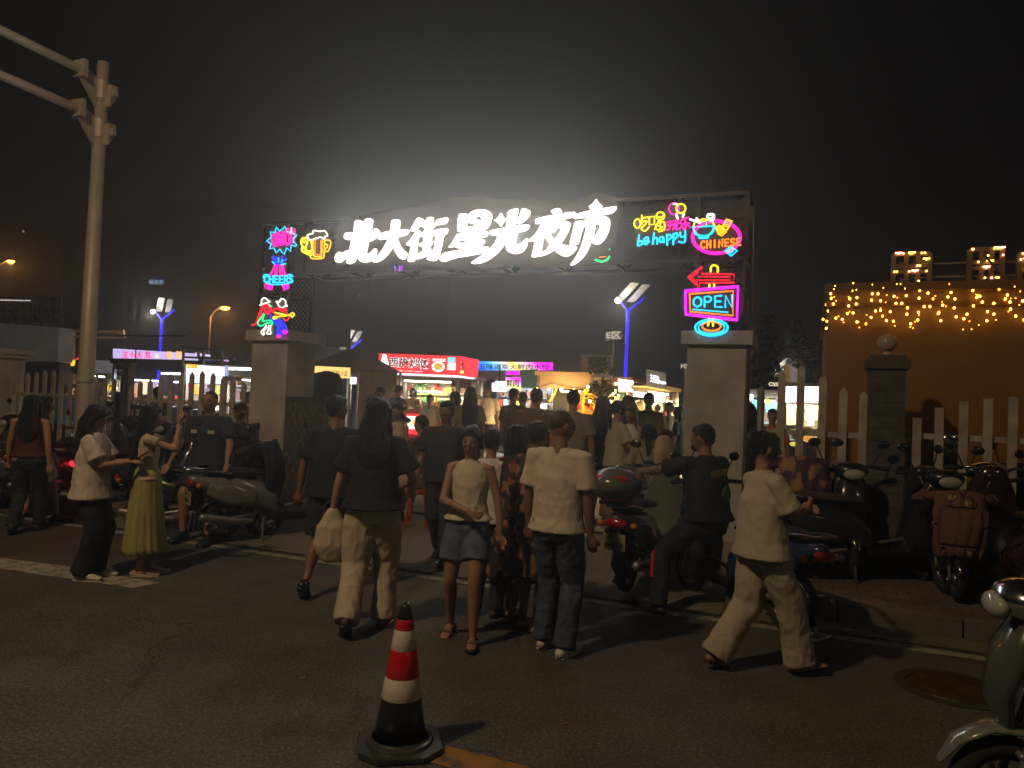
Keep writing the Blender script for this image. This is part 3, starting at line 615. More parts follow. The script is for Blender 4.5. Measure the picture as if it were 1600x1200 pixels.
lf = [(18,590),(31,587),(44,583),(58,581),(71,579),(85,578),(98,579),(111,581),(124,583),(138,585),(152,586),(165,591),(179,592),(192,590),(206,601),(220,595),(235,593),(252,586),(268,584),(284,583),(300,582),(317,580),(333,583),(350,588),(365,592),(382,598)]
fence('long row of beige pickets along the left side of the gate', lf, 20, 396, (1.49, .62), 'picket fences beside the market gate')
fence('beige picket fence between the right gate pillar and the dark stone post', [(1190,603),(1222,578),(1253,570),(1286,585),(1318,605),(1350,611)], 1172, 1362, (1.50, .70), 'picket fences beside the market gate')
fence('flat-topped beige picket fence in front of the ochre building', [(1433,653),(1469,637),(1507,627),(1545,623),(1583,620),(1622,620),(1660,625)], 1405, 1690, (1.53, .70), 'picket fences beside the market gate', True)
# stone gate post with a ball
pp = PW(1383, 640, 2.2); t = thing('stone_post', 'dark brick-clad fence post topped with a pale globe', 'post', (pp.x, pp.y, .12), -ANG)
b = MB(); b.box((0, 0, 1.05), (.32, .32, 2.1)); 
for i in range(16): b.box((0, 0, .1+.13*i), (.334, .334, .112))
b.build('shaft', mat('dark_stone', (.075, .07, .066), .9, var=.3, scale=9, bump=.5, bscale=30), t)
b = MB(); b.box((0, 0, 2.12), (.40, .40, .10)); b.box((0, 0, 2.19), (.34, .34, .05)); o = b.build('cap', mat('dark_stone_cap', (.07, .066, .062), .9, var=.2), t); bevel(o, .01)
b = MB(); b.lathe([(.05, 2.21), (.045, 2.24), (.035, 2.26)], n=16); b.ball((0, 0, 2.345), .095, 20, 12); b.build('globe', mat('globe_glass', (.35, .30, .26), .25, var=.1), t, True)
pp = PW(2, 640, 2.2); t = thing('fence_pillar', 'beige fence pillar with moulded cap at the far left', 'pillar', (pp.x, pp.y, .12), -ANG)
zt = PW(10, 545, 2.2).z-.12
b = MB(); b.box((-.02, 0, (zt-.16)/2), (.46, .46, zt-.16)); o = b.build('shaft', PIL, t); bevel(o, .008)
b = MB(); b.box((-.02, 0, zt-.13), (.56, .56, .06)); b.box((-.02, 0, zt-.05), (.62, .62, .09)); o = b.build('cap', PIL, t); bevel(o, .008)
# concrete fence posts seen behind the pickets
for px, lab in ((198, 'plain concrete fence post behind the two photographing women'),):
    pp = PW(px, 640, 2.35); t = thing('concrete_post', lab, 'post', (pp.x, pp.y, .15), -ANG); zt = PW(px, 570, 2.35).z-.15
    b = MB(); b.box((0, 0, zt/2), (.13, .13, zt)); b.build('shaft', FENCE, t)
    b = MB(); b.box((0, 0, zt+.02), (.16, .16, .04)); b.build('cap', FENCE, t)
# folded accordion gate beside the left pillar
c = W(-3.74, 1.93, .12); t = thing('folding_gate', 'folded grey steel accordion gate pushed against the left pillar', 'gate', c, -ANG)
for i in range(13):
    b = MB(); x = -.36+.058*i; y = .02*(i % 2)
    b.box((x, y, .80), (.030, .05, 1.46)); b.box((x, y+.20, .80), (.026, .04, 1.46)); b.box((x, y+.1, 1.50), (.03, .25, .04)); b.box((x, y+.1, .12), (.03, .25, .04))
    b.build('upright', mat('galvanised', (.22, .21, .20), .35, .8, var=.25, scale=20), t)
b = MB()
for k in range(6):
    z0 = .2+.21*k
    for i in range(12): b.bar((-.36+.058*i, -.03, z0+(.16 if i % 2 else 0)), (-.302+.058*i, -.03, z0+(0 if i % 2 else .16)), .012)
b.build('scissor_bars', GREYSTEEL, t)
# tall signal mast
pb = P(131, 650, 10.5); zt_ = P(161, 98, 10.5)
t = thing('mast_pole', 'tall beige steel mast pole with two long arms over the road', 'mast', (pb.x, pb.y, .15), -ANG)
H_ = zt_.z-.15; lean = (zt_.x-pb.x)
MASTM = mat('mast_paint', (.50, .44, .37), .5, .2, var=.15, scale=3, bump=.1, bscale=30)
b = MB(); b.lathe([(.120, 0), (.115, .4), (.110, 1.6), (.080, H_), (.075, H_+.0), (.0, H_+.03)], n=28); b.build('pole', MASTM, t, True)
b = MB(); b.lathe([(.24, 0), (.24, .03)], n=24); b.lathe([(.13, 1.58), (.13, 1.66)], n=28); b.build('base_flange', MASTM, t)
for k, z in enumerate((H_-.42, H_-.98)):
    b = MB(); b.chain([(-.02, -.30, z+.18), (-.02, -7, z+.30)], [.062, .05], n=14); a_ = b.build('arm', MASTM, t, True)
    b = MB(); b.lathe([(.098, z-.12), (.098, z+.14)], n=20)
    b.quadbox([(-.03, -.09, z-.25), (-.03, -.34, z+.06), (-.03, -.34, z+.25), (-.03, -.09, z+.16)], (.05, 0, 0)); b.box((-.005, -.36, z+.185), (.22, .03, .24)); b.box((-.005, -.325, z+.18), (.22, .03, .24))
    b.quadbox([(.0, .10, z-.16), (.0, .20, z-.08), (.0, .20, z+.06), (.0, .10, z+.12)], (.03, 0, 0)); b.box((.13, .05, z+.0), (.12, .10, .16)); b.box((.20, .05, z-.03), (.06, .06, .09)); b.box((.14, 0, z-.16), (.10, .03, .14))
    b.build('clamp', MASTM, a_)
# ------------------------------------------------------------------ ochre building with light curtain
uL = uw(PW(1291, 600, 3.25))[0]; zR = PW(1400, 446, 3.25).z
t = thing('ochre_building', 'low ochre rendered building wall behind the right fence', 'building', W(uL, 3.25, 0), -ANG)
OCH = mat('ochre_render', (.235, .115, .028), .9, var=.18, scale=.9, bump=.2, bscale=30)
b = MB(); b.box((6, 3, (zR-.10)/2+.05), (12, 6, zR-.10)); b.build('wall', OCH, t)
b = MB(); b.box((6, 2.98, zR-.02), (12.1, 6.1, .10)); b.box((6, -.02, zR-.22), (12.06, .045, .05)); o = b.build('parapet', mat('parapet_render', (.20, .09, .025), .9, var=.25, scale=2), t); bevel(o, .008)
BULB = glow('bulb_amber', (1.0, .52, .07), 9)
DIM = glow('bulb_dim', (1.0, .40, .03), 4)
cur = thing('fairy_light_curtain', 'icicle fairy light curtain draped over the top of the ochre wall', 'string lights', W(uL, 3.25, 0), -ANG, None)
px_b = [(1305,447),(1303,452),(1298,459),(1299,466),(1291,476),(1302,475),(1294,486),(1286,499),(1292,502),(1291,513),(1306,497),(1316,499),(1333,443),(1332,454),(1338,453),(1328,467),(1339,465),(1326,478),(1338,475),(1324,490),(1333,489),(1339,503),(1353,506),(1363,445),(1363,459),(1362,469),(1372,459),(1376,470),(1368,486),(1376,485),(1361,496),(1379,494),(1391,487),(1385,501),(1396,502),
 (1380,450),(1397,463),(1400,474),(1409,474),(1401,444),(1407,444),(1414,451),(1416,462),(1418,481),(1417,491),(1423,506),(1437,454),(1450,458),(1436,466),(1458,467),(1444,479),(1453,479),(1435,488),(1434,500),(1473,477),(1467,488),(1466,490),(1470,501),(1483,444),(1486,457),(1481,464),(1492,467),(1491,481),(1494,495),(1506,498),(1511,491),(1520,454),(1528,462),(1531,463),(1526,465),(1535,472),(1521,478),(1543,487),(1553,474),(1553,491),(1542,501),(1561,452),(1574,461),(1571,467),(1578,472),(1579,483),(1587,494),(1585,448),(1600,500),(1598,470)]
b = MB(); bl = None; last = {}
for k, (x, y) in enumerate(px_b):
    p = PW(x, y, 3.19) if x > 1296 else PW(x, y, 3.3); q = p - cur.location; lp = Vector((q.dot(U), q.dot(V), q.z))
    if bl is None:
        bb = MB(); bb.ball((0, 0, 0), (.0125, .0125, .015), 8, 6); bl = bb.build('bulb', BULB, cur, True); dm = MB().ball((0, 0, 0), (.0135, .0135, .017), 8, 6).mesh('bulb_d'); dm.materials.append(DIM); bl.location = lp
    else:
        c = bl.copy(); COL.objects.link(c); c.location = lp
        if k % 9 == 4: c.data = dm
    key = round(x/14); 
    if key in last and last[key].z > lp.z: b.bar(last[key], lp, .004)
    else: b.bar(lp + Vector((0, 0, max(.02, zR-.02-lp.z))), lp, .004)
    last[key] = lp
bs = MB(); r_ = random.Random(12)
for k in range(75): bs.ball((r_.uniform(.02, 5.2), -.045, zR-.05-r_.random()**1.4*.50), .0085, 6, 5)
tag(bs.build('bulb_cluster', DIM, cur, True), kind='stuff')
b.bar((0, -.05, zR-.03), (6, -.05, zR-.03), .006)
b.build('wire', mat('lamp_wire', (.06, .05, .03), .6), cur)
# the light-strung letters on the roof, seen from behind
def roof_letter(label, x0, x1, y0, y1, seed):
    a = PW(x0, y1, 3.6); e = PW(x1, y0, 3.6); wd = (e-a).dot(U); h = e.z-a.z+.05
    t = thing('rooftop_letter', label, 'sign', (a.x, a.y, a.z-.02), -ANG, 'light-strung letters on the roof'); r = random.Random(seed)
    b = MB(); th = .05
    for z in (0, .45*h, .62*h, h): b.box((wd/2, 0, z), (wd, th, .05))
    for x in (0, .36*wd, .68*wd, wd): b.box((x, .003, h/2), (.05, th, h))
    b.box((wd*.6, .09, h*.75), (wd*.8, .03, h*.42)); b.build('letter_frame', mat('letter_tin', (.16, .12, .09), .5, .5, var=.3), t)
    for k in range(15):
        bb = MB(); x, z = r.random()*wd, (h if k < 6 else r.choice([.45, .62, .15, .8])*h)
        if k % 4 == 0: bb.box((x, -.05, z+.01), (.07, .015, .014))
        bb.ball((x, -.05, z), .011, 8, 6); bb.build('bulb', BULB if k % 3 else glow('bulb_pink', (1, .30, .16), 12), t)
roof_letter('left rooftop sign letter wrapped in fairy lights, above the ochre wall', 1395, 1453, 400, 446, 1)
roof_letter('middle rooftop sign letter wrapped in fairy lights, braced by a diagonal strut', 1514, 1566, 393, 441, 2)
roof_letter('rightmost rooftop sign letter, cut by the frame, with a few violet bulbs', 1592, 1650, 400, 440, 3)
a, e = PW(1395, 414, 3.66), PW(1680, 404, 3.66); t = thing('sign_rail', 'thin steel rails and strut holding the rooftop letters', 'rail', (a.x, a.y, zR), -ANG)
L_ = (e-a).dot(U); b = MB(); b.bar((0, 0, a.z-zR), (L_, 0, a.z-zR), .02); z2_ = PW(1455, 433, 3.66).z-zR; b.bar((0, 0, z2_), (L_, 0, z2_), .025)
for x in (.1, .8, 1.5): b.bar((x, 0, .0), (x, 0, a.z-zR), .02)
b.build('rail', GREYSTEEL, t); b = MB(); q1 = PW(1537, 398, 3.45)-Vector((a.x, a.y, zR)); q2 = PW(1577, 441, 3.30)-Vector((a.x, a.y, zR))
b.bar((q1.dot(U), q1.dot(V), q1.z), (q2.dot(U), q2.dot(V), q2.z), .022); b.build('strut', DARKSTEEL, t)
# small lime seedling with green head behind the fence
pp = PW(1485, 720, 2.6); t = thing('potted_plant', 'small green potted plant between the pickets and the ochre wall', 'plant', (pp.x, pp.y, zg(pp.x, pp.y)))
b = MB(); b.lathe([(.09, 0), (.12, .2), (.13, .22)], n=14); b.build('pot', mat('clay', (.2, .09, .05), .8), t)
b = MB(); b.chain([(0, 0, .2), (.02, 0, .6), (-.03, 0, pp.z-.15)], .008, n=6); b.build('stem', mat('stem', (.06, .08, .03), .8), t)
def leaves(b, c, rad, n, size, r, flat=1.0):
    for _ in range(n):
        d = Vector((r.gauss(0, 1), r.gauss(0, 1), r.gauss(0, 1)*flat)); d.normalize(); p = Vector(c)+Vector((d.x*rad[0], d.y*rad[1], d.z*rad[2]))*(r.random()**.4)
        a = Vector((r.gauss(0, 1), r.gauss(0, 1), r.gauss(0, .6))).normalized()*size*(.6+r.random()*.8); q = a.cross(Vector((r.gauss(0, 1), r.gauss(0, 1), r.gauss(0, 1)))).normalized()*size*.38
        b.add([p, p+a*.5+q, p+a, p+a*.5-q], [(0, 1, 2, 3)])
LEAF = mat('leaf_green', (.055, .11, .028), .6, var=.4, scale=14); LEAFD = mat('leaf_dark', (.035, .055, .028), .7, var=.4, scale=3)
b = MB(); leaves(b, (-.03, 0, pp.z-.08), (.10, .08, .07), 60, .05, rnd); b.build('foliage', LEAF, t)
# trees beyond the yard
def tree(label, px, ytop, d, wpx, seed, cone=True):
    p = P(px, 600, d); zt_ = P(px, ytop, d).z; z0 = zg(p.x, p.y); r = random.Random(seed); h = zt_-z0; rad = wpx/F_PX*d/2
    t = thing('conifer' if cone else 'broadleaf_tree', label, 'tree', (p.x, p.y, z0), 0, 'trees in the dark behind the stalls')
    b = MB(); b.chain([(0, 0, 0), (.05, .02, h*.4), (0, 0, h*.95)], [.16, .11, .03], n=8)
    for k in range(14):
        z = h*(.22+.05*k); a = k*2.4; rr = rad*(1-z/h)*.9+.1; b.chain([(0, 0, z), (math.cos(a)*rr, math.sin(a)*rr, z+.25)], [.035, .01], n=5)
    b.build('trunk', mat('bark', (.06, .045, .035), .9, bump=.4), t, True)
    b = MB()
    for k in range(46):
        f_ = (k+.5)/46; z = h*(.2+.8*f_); rr = rad*((1-f_)**.7 if cone else math.sin(math.pi*(.12+.85*f_))); a = k*2.4+r.random(); m = .55+.45*r.random()
        leaves(b, (math.cos(a)*rr*m, math.sin(a)*rr*m, z), (rad*.34, rad*.34, h*.055), 60, .16, r, .7)
    b.build('crown', LEAFD, t); return t
tree('dark conifer rising behind the right gate pillar', 1195, 498, 24, 62, 5)
tree('dark bushy conifer left of the ochre building corner', 1245, 508, 27, 80, 6)
tree('low dark tree half hidden by the ochre building', 1290, 545, 30, 90, 8, False)

# ------------------------------------------------------------------ far buildings with a few lit windows
TOW = mat('tower_render', (.05, .05, .055), .9, var=.15, scale=.2); WIN = mat('dark_glass', (.02, .022, .026), .15, var=.1); LITW = glow('lit_window', (.9, .88, .8), .8)
def tower(label, px0, px1, ytop, d, lit, fl=2.9, cols=6):
    a = P(px0, 600, d); e = P(px1, 600, d); h = P((px0+px1)/2, ytop, d).z; wd = (e-a).length
    t = thing('apartment_tower', label, 'building', ((a.x+e.x)/2, d+7, 0), 0, 'dark apartment towers far behind the market')
    b = MB(); b.box((0, 0, h/2), (wd, 14, h)); b.build('wall', TOW, t); b = MB(); b.box((0, 0, h+.4), (wd+.6, 14.6, .8)); b.box((wd*.2, 1, h+2), (wd*.3, 5, 3)); b.build('roof', TOW, t)
    nf = int(h/fl); b = MB()
    for i in range(1, nf):
        for k in range(cols): b.box((-wd/2+wd*(k+.5)/cols, -7.02, i*fl+.2), (wd/cols*.42, .08, 1.3))
        if i % 1 == 0: b.box((0, -7.1, i*fl-1.0), (wd*.98, .25, .12))
    b.build('dark_windows', WIN, t)
    for x, y, sx, sy in lit:
        q = P(x, y, d)-Vector(t.location); q.y = -7.12; bb = MB(); bb.box((q.x, -7.09, q.z), (sx, .06, sy)); bb.build('window', LITW, t)
    return t
tower('dark apartment tower far at left with one lit window', 10, 190, 350, 172, [(37, 362, .5, .5), (55, 396, .3, .3)], cols=8)
tt = tower('dark apartment tower carrying a small blue-white rooftop sign', 212, 420, 320, 178, [(348, 337, .5, .3), (363, 346, .4, .3), (331, 340, .2, .2), (388, 436, .4, .3), (306, 387, .2, .2)], cols=9)
tower('lower dark apartment tower seen through the gateway', 530, 690, 436, 168, [(561, 461, .35, .7), (583, 443, .25, .5), (562, 513, .35, .2), (566, 438, .2, .3)], cols=7)
a = P(233, 443.5, 177.4); b = MB(); e = P(256, 434, 177.4); b.box(((a.x+e.x)/2, 177.6, (a.z+e.z)/2), (e.x-a.x+.3, .2, e.z-a.z+.3))
t = thing('roof_sign', 'tiny blue-white lit Chinese sign high on the far tower', 'sign', (0, 0, 0)); b.build('panel', glow('deep_blue_led', (.0, .02, .30), .5), t)
text_mesh('顺恩安', 1.18, glow('ice_white', (.55, .75, 1.0), 1.6), 'lettering', t, a+Vector((0, -.02, .05)), (1, 0, 0), (0, 0, 1), .01, width=e.x-a.x)

# ------------------------------------------------------------------ lamps in the distance
def far_lamp(label, px, py, d, polepx):
    q = P(px, py, d); pb_ = P(polepx, 600, d); z0 = zg(pb_.x, pb_.y); t = thing('street_lamp', label, 'street lamp', (pb_.x, pb_.y, z0), 0, 'orange street lamps beyond the fence')
    dx = q.x-pb_.x; h = q.z-z0
    b = MB(); b.chain([(0, 0, 0), (0, 0, h-.35)], [.09, .05], n=10); b.chain([(0, 0, h-.4), (dx*.3, 0, h-.1), (dx*.8, 0, h+.08)], .03, n=8); b.build('pole', mat('lamp_pole', (.30, .22, .16), .5, .4), t, True)
    b = MB(); b.ball((dx, 0, h+.10), (.33, .14, .07), 14, 8); b.build('lamp_head', GREYSTEEL, t, True)
    b = MB(); b.ball((dx, -.02, h+.01), (.20, .12, .08), 14, 8); b.build('lamp_lens', glow('sodium_lens', (1.0, .40, .05), 14), t, True)
    l = bpy.data.lights.new('street_lamp_bulb', 'POINT'); l.energy = 70; l.color = (1, .45, .12); l.shadow_soft_size = .15; lo = bpy.data.objects.new('street_lamp_bulb', l); COL.objects.link(lo); lo.parent = t; lo.location = (dx, -.05, h-.25)
far_lamp('orange glowing street lamp at the far left edge', 17, 409, 38, -15)
far_lamp('orange glowing street lamp with its thin pole left of the gate', 352, 482, 32, 323)
BLUE = glow('blue_led_strip', (.02, .01, 1.0), 2.2)
def solar_lamp(label, px, fork, ybase, d, lamp, panel, side=-1):
    f = P(px, fork, d); z0 = zg(f.x, f.y); t = thing('solar_lamp', label, 'solar lamp', (f.x, f.y, z0), 0, 'solar lamps with blue strips'); s = d/F_PX; h = f.z-z0
    b = MB(); b.chain([(0, .05, 0), (0, .05, h)], .045, n=10); b.build('pole', GREYSTEEL, t, True)
    b = MB(); b.bar((0, -.02, .5), (0, -.02, h), .07, .03); b.bar((0, -.02, h), (-.30, -.02, h+.36), .055, .03); b.bar((0, -.02, h), (.42, -.02, h+.38), .055, .03); b.build('blue_strip', BLUE, t)
    b = MB(); b.quadbox([(-.42, .25, h+.42), (-.14, .25, h+.42), (.30, -.45, h+.95), (.0, -.45, h+.95)], (0, 0, .03)); b.quadbox([(.0, .25, h+.38), (.26, .25, h+.38), (.68, -.45, h+.90), (.42, -.45, h+.90)], (0, 0, .03)); b.build('solar_panel', mat('panel_frame', (.45, .43, .40), .4, var=.1), t)
    b = MB(); b.ball((-.38, -.1, h+.36), (.10, .09, .09), 12, 8); b.build('lamp_head', glow('solar_bulb', (1.0, .93, .70), 18), t, True)
    for ch in t.children:
        if ch.name.split('.')[0] in ('solar_panel', 'lamp_head'): ch.scale = (.78,)*3; ch.location.z = h*.22
    l = bpy.data.lights.new('solar_bulb', 'POINT'); l.energy = 45; l.color = (1, .93, .75); l.shadow_soft_size = .12; lo = bpy.data.objects.new('solar_bulb', l); COL.objects.link(lo); lo.parent = t; lo.location = (-.30, -.22, h+.12)
solar_lamp('solar lamp with blue-lit forked pole above the left stalls', 253, 500, 545, 26, None, None)
solar_lamp('solar lamp with blue-lit forked pole inside the gate, right of centre', 981, 487, 600, 20, None, None)
solar_lamp('solar lamp with blue fork half hidden behind the tent', 548, 545, 600, 30, None, None)
solar_lamp('solar lamp with blue strip right of the gate pillar', 1223, 592, 600, 27, None, None)
# ------------------------------------------------------------------ market stalls
ALU = mat('alu_profile', (.35, .34, .33), .4, .7, var=.15)
def led(name, col, s): return glow(name, col, s)
def LED_GRAD(name, stops, s, ang=0.0, scale=1.0):
    """screen showing diagonal colour bands, an image the display itself gives off"""
    m = bpy.data.materials.new(name); m.use_nodes = True; n = m.node_tree.nodes; l = m.node_tree.links; b = n['Principled BSDF']
    t = n.new('ShaderNodeTexCoord'); mp = n.new('ShaderNodeMapping'); mp.inputs['Rotation'].default_value = (0, ang, 0); mp.inputs['Scale'].default_value = (scale,)*3
    l.new(t.outputs['Generated'], mp.inputs[0]); sx = n.new('ShaderNodeSeparateXYZ'); l.new(mp.outputs[0], sx.inputs[0])
    r = n.new('ShaderNodeValToRGB'); e = r.color_ramp.elements
    while len(e) > 1: e.remove(e[-1])
    e[0].position, e[0].color = stops[0][0], stops[0][1]+(1,)
    for p_, c in stops[1:]: q = e.new(p_); q.color = c+(1,)
    l.new(sx.outputs['X'], r.inputs[0]); l.new(r.outputs[0], b.inputs['Emission Color']); b.inputs['Emission Strength'].default_value = s
    b.inputs['Base Color'].default_value = (.05, .05, .05, 1); return m
def kiosk(label, px0, px1, w, depth, ptop, pbot, wallmat, group='food stalls of the night market', counter=True, lamp=(1, .85, .6), watts=30, roofmat=None, cat='food stall', inner=(.5, .42, .3), counterh=1.0, goods=True, backtop=None, name='food_stall'):
    """stall body between two picture columns, its roof fascia from ptop to pbot"""
    a = PW(px0, pbot, w); e = PW(px1, pbot, w); u0, u1 = uw(a)[0], uw(e)[0]; wd = u1-u0; um = (u0+u1)/2; g = W(um, w, 0); z0 = zg(g.x, g.y)
    t = thing(name, label, cat, (g.x, g.y, z0), -ANG, group)
    zt = PW((px0+px1)/2, ptop, w).z-z0; zb = PW((px0+px1)/2, pbot, w).z-z0
    b = MB(); b.box((0, depth/2, zt-.05), (wd+.06, depth+.1, .08)); b.box((0, .05, (zt+zb)/2-.03), (wd, .06, zt-zb-.06)); b.build('roof', roofmat or ALU, t)
    for x in (-wd/2+.03, wd/2-.03):
        for y in (.03, depth-.03): b = MB(); b.box((x, y, (zt-.1)/2), (.055, .055, zt-.1)); b.build('post', ALU, t)
    b = MB(); b.box((0, depth-.02, zb/2), (wd-.1, .04, zb)); b.build('back_wall', mat('stall_inner_%02d' % (len(_mats) % 50), inner, .7, var=.25, scale=2), t)
    if counter:
        b = MB(); b.box((0, .25, counterh/2), (wd-.15, .45, counterh)); b.box((0, .2, counterh+.02), (wd-.1, .6, .04)); o = b.build('counter', wallmat, t)
    if goods:
        gs = MB(); r = random.Random(int(px0*7+px1)); k = 0
        for z in ((counterh+.05, 0), (1.25, 1), (1.6, 1)):
            x = -wd/2+.2
            while x < wd/2-.2:
                gs.m = r.randrange(5); hh = .10+r.random()*.16; ww = .08+r.random()*.12
                gs.box((x, .2 if z[1] == 0 else depth-.15, z[0]+hh/2), (ww, .12, hh)); x += ww+.03+r.random()*.08
        o = gs.build('goods', [mat('goods_red', (.5, .05, .03), .5), mat('goods_white', (.6, .58, .52), .5), mat('goods_yellow', (.6, .4, .05), .5), mat('goods_green', (.1, .3, .08), .5), mat('goods_brown', (.2, .1, .05), .5)], t); tag(o, kind='stuff')
        b = MB(); b.box((0, depth-.15, 1.22), (wd-.2, .2, .03)); b.box((0, depth-.15, 1.57), (wd-.2, .2, .03)); b.build('shelf', ALU, t)
    if lamp:
        b = MB(); b.box((0, depth*.5, zb-.04), (wd*.7, .05, .04)); b.build('tube_lamp', glow('tube_'+'%02d%02d' % (int(lamp[1]*99), int(lamp[2]*99)), lamp, 14), t)
        l = bpy.data.lights.new('stall_lamp', 'AREA'); l.shape = 'RECTANGLE'; l.size = wd*.7; l.size_y = .1; l.energy = watts; l.color = lamp; lo = bpy.data.objects.new('stall_lamp', l); COL.objects.link(lo); lo.parent = t; lo.location = (0, depth*.42, zb-.08)
    return t, wd, zt, zb, z0
def panel(parent, name, corners, w, m, th=.05, wlist=None):
    """sign board whose picture corners (tl, tr, br, bl) lie at depth w, or at a depth each"""
    ws_ = wlist or [w]*4; Mi = (Matrix.Translation(parent.location) @ Matrix.Rotation(parent.rotation_euler.z, 4, 'Z')).inverted()
    q = [PW(x, y, k) for (x, y), k in zip(corners, ws_)]; nn = (q[1]-q[0]).cross(q[3]-q[0]).normalized()
    if nn.dot(V) < 0: nn = -nn
    b = MB(); b.quadbox([Mi @ p for p in (q[3], q[2], q[1], q[0])], Mi.to_3x3() @ (nn*th)); return b.build(name, m, parent), q, Mi
def sign_text(parent, txt, c, m, w, bold=.01, pad=(.0, .0), name='lettering', fwd=.012, wlist=None):
    """text filling the picture quad c (tl, tr, br, bl)"""
    ws_ = wlist or [w]*4; q = [PW(x, y, k) for (x, y), k in zip(c, ws_)]; Mi = (Matrix.Translation(parent.location) @ Matrix.Rotation(parent.rotation_euler.z, 4, 'Z')).inverted()
    x = q[2]-q[3]; z = q[0]-q[3]; h = z.length; nn = x.cross(z).normalized()
    p = q[3] + nn*fwd + z*.10
    return text_mesh(txt, h*1.0, m, name, parent, Mi @ p, Mi.to_3x3() @ x, Mi.to_3x3() @ z, bold*h, .003, width=x.length)
RED_LED = led('sign_red', (1.0, .035, .05), 1.25); WHITE_LED = led('sign_white', (1, .96, .92), 2.0); NAVY = mat('sign_navy', (.02, .03, .08), .5, var=0)
WHITE_TXT = led('text_white', (1, .95, .92), 1.5); PINKW = led('sign_pinkwhite', (1, .80, .92), 1.6)
# 1 red fried rice stall
t, wd, zt, zb, z0 = kiosk('food stall with red lit fried rice sign wrapping its corner', 590, 716, 10.5, 1.6, 584, 592, mat('counter_red', (.5, .03, .03), .4), watts=95, counterh=1.05, inner=(.55, .5, .45))
o, q, Mi = panel(t, 'sign_box', [(592, 552), (718, 556.5), (715, 589), (590, 583)], 10.45, RED_LED, .12)
panel(t, 'sign_edge', [(590, 581.5), (715, 586.5), (715, 590), (590, 584.5)], 10.43, led('edge_pinkwhite', (1, .8, .85), 1.6), .02)
o2, _, _ = panel(t, 'side_sign', [(718.5, 556.5), (746, 562), (743, 592), (715.5, 588.5)], 0, RED_LED, .05, wlist=[10.45, 11.6, 11.6, 10.45])
panel(t, 'sign_edge', [(716, 586.5), (743.5, 590.5), (743, 593), (715.5, 589.5)], 0, led('edge_pinkwhite', (1, .8, .85), 1.6), .03, wlist=[10.4, 11.55, 11.55, 10.4])
for nm, mt, bd, fw_ in (('lettering_outline', WHITE_TXT, .055, .008), ('lettering', NAVY, .015, .018)):
    sign_text(t, '西施炒饭', [(609, 557.5), (673, 559.5), (672, 576), (608, 573)], mt, 10.45, bd, fwd=fw_, name=nm)
    sign_text(t, '西施炒饭', [(719.5, 564), (744, 568.5), (743.5, 578.5), (719, 575)], mt, 0, bd, fwd=fw_+.004, wlist=[10.45, 11.6, 11.6, 10.45], name=nm)
sign_text(t, '现炒现做', [(676, 559.5), (697, 560.3), (696.5, 565.5), (675.5, 564.7)], WHITE_TXT, 10.45, .01)
sign_text(t, '电话 1385 2660', [(618, 577.5), (660, 579.5), (660, 582), (618, 580)], WHITE_TXT, 10.45, .0)
o, _, _ = panel(t, 'side_band', [(719, 578.5), (741.5, 582), (741, 587), (718.5, 583.5)], 0, led('sign_yellow', (1, .75, .15), 1.4), .01, wlist=[10.42, 11.57, 11.57, 10.42])
inv_ = Mi
b = MB(); pts = [PW(*p, 10.43) for p in ell(684.5, 573, 10, 8.2, 24)]; b.poly([inv_ @ p for p in pts], (0, .01, 0)); b.build('plate_picture', WHITE_TXT, t)
b = MB(); pts = [PW(*p, 10.42) for p in ell(684.5, 572.5, 7, 5.6, 18)]; b.poly([inv_ @ p for p in pts], (0, .008, 0)); b.build('rice_picture', led('rice_amber', (1, .42, .08), 1.3), t)
b = MB()
for k in range(9): 
    x, y = 684.5+4.5*math.cos(k*2.1), 572.5+3.4*math.sin(k*2.1); pts = [PW(*p, 10.413) for p in ell(x, y, 1.3, 1.0, 6)]; b.poly([inv_ @ p for p in pts], (0, .006, 0))
b.build('rice_picture', led('rice_red', (1, .08, .03), 1.2), t)
panel(t, 'corner_picture', [(700, 558), (711, 558.5), (710.5, 566), (699.5, 565.5)], 10.43, led('cyan_block', (.2, .75, .95), 1.4), .01); panel(t, 'corner_picture', [(699.5, 566.5), (712, 567), (711.5, 578.5), (698.5, 578)], 10.43, led('cream_block', (1, .88, .66), 1.5), .01)
b = MB(); fig = [(597,554),(602,553),(604.5,556),(604,560),(606.5,565),(607.5,571),(604,574),(603,580),(599,581),(598,576),(595,573),(597,568),(595,563),(597,559)]
b.poly([inv_ @ PW(*p, 10.43) for p in chaikin(fig)], (0, .01, 0)); b.build('robed_figure_picture', WHITE_TXT, t)
panel(t, 'counter_panel', [(632, 650), (660, 651), (660, 671), (632, 670)], 10.45, led('counter_white', (1, .93, .86), 1.6), .04); panel(t, 'counter_band', [(632, 646.5), (660, 647.5), (660, 650.5), (632, 649.5)], 10.44, RED_LED, .04); panel(t, 'counter_band', [(632, 670.5), (660, 671.5), (660, 679), (632, 678)], 10.44, RED_LED, .04)
for x in (635, 648): 
    b = MB(); b.poly([inv_ @ PW(*p, 10.43) for p in ell(x, 660, 4, 4.4, 14)], (0, .01, 0)); b.build('dish_picture', led('dish_amber', (1, .50, .06), 1.3), t)
panel(t, 'menu_board', [(638, 604), (698, 607), (698, 618), (638, 616)], 11.9, led('menu_lime', (.80, .95, .20), 1.25), .03); panel(t, 'menu_strip', [(640, 608.5), (690, 611), (690, 616), (640, 613.5)], 11.88, led('menu_white', (.85, 1, .95), 1.6), .02)
sign_text(t, '扬州炒饭 牛肉炒饭 蛋炒饭', [(641, 609), (689, 611.3), (689, 615.5), (641, 613.2)], mat('text_blue', (.02, .08, .3), .5), 11.86, .0)
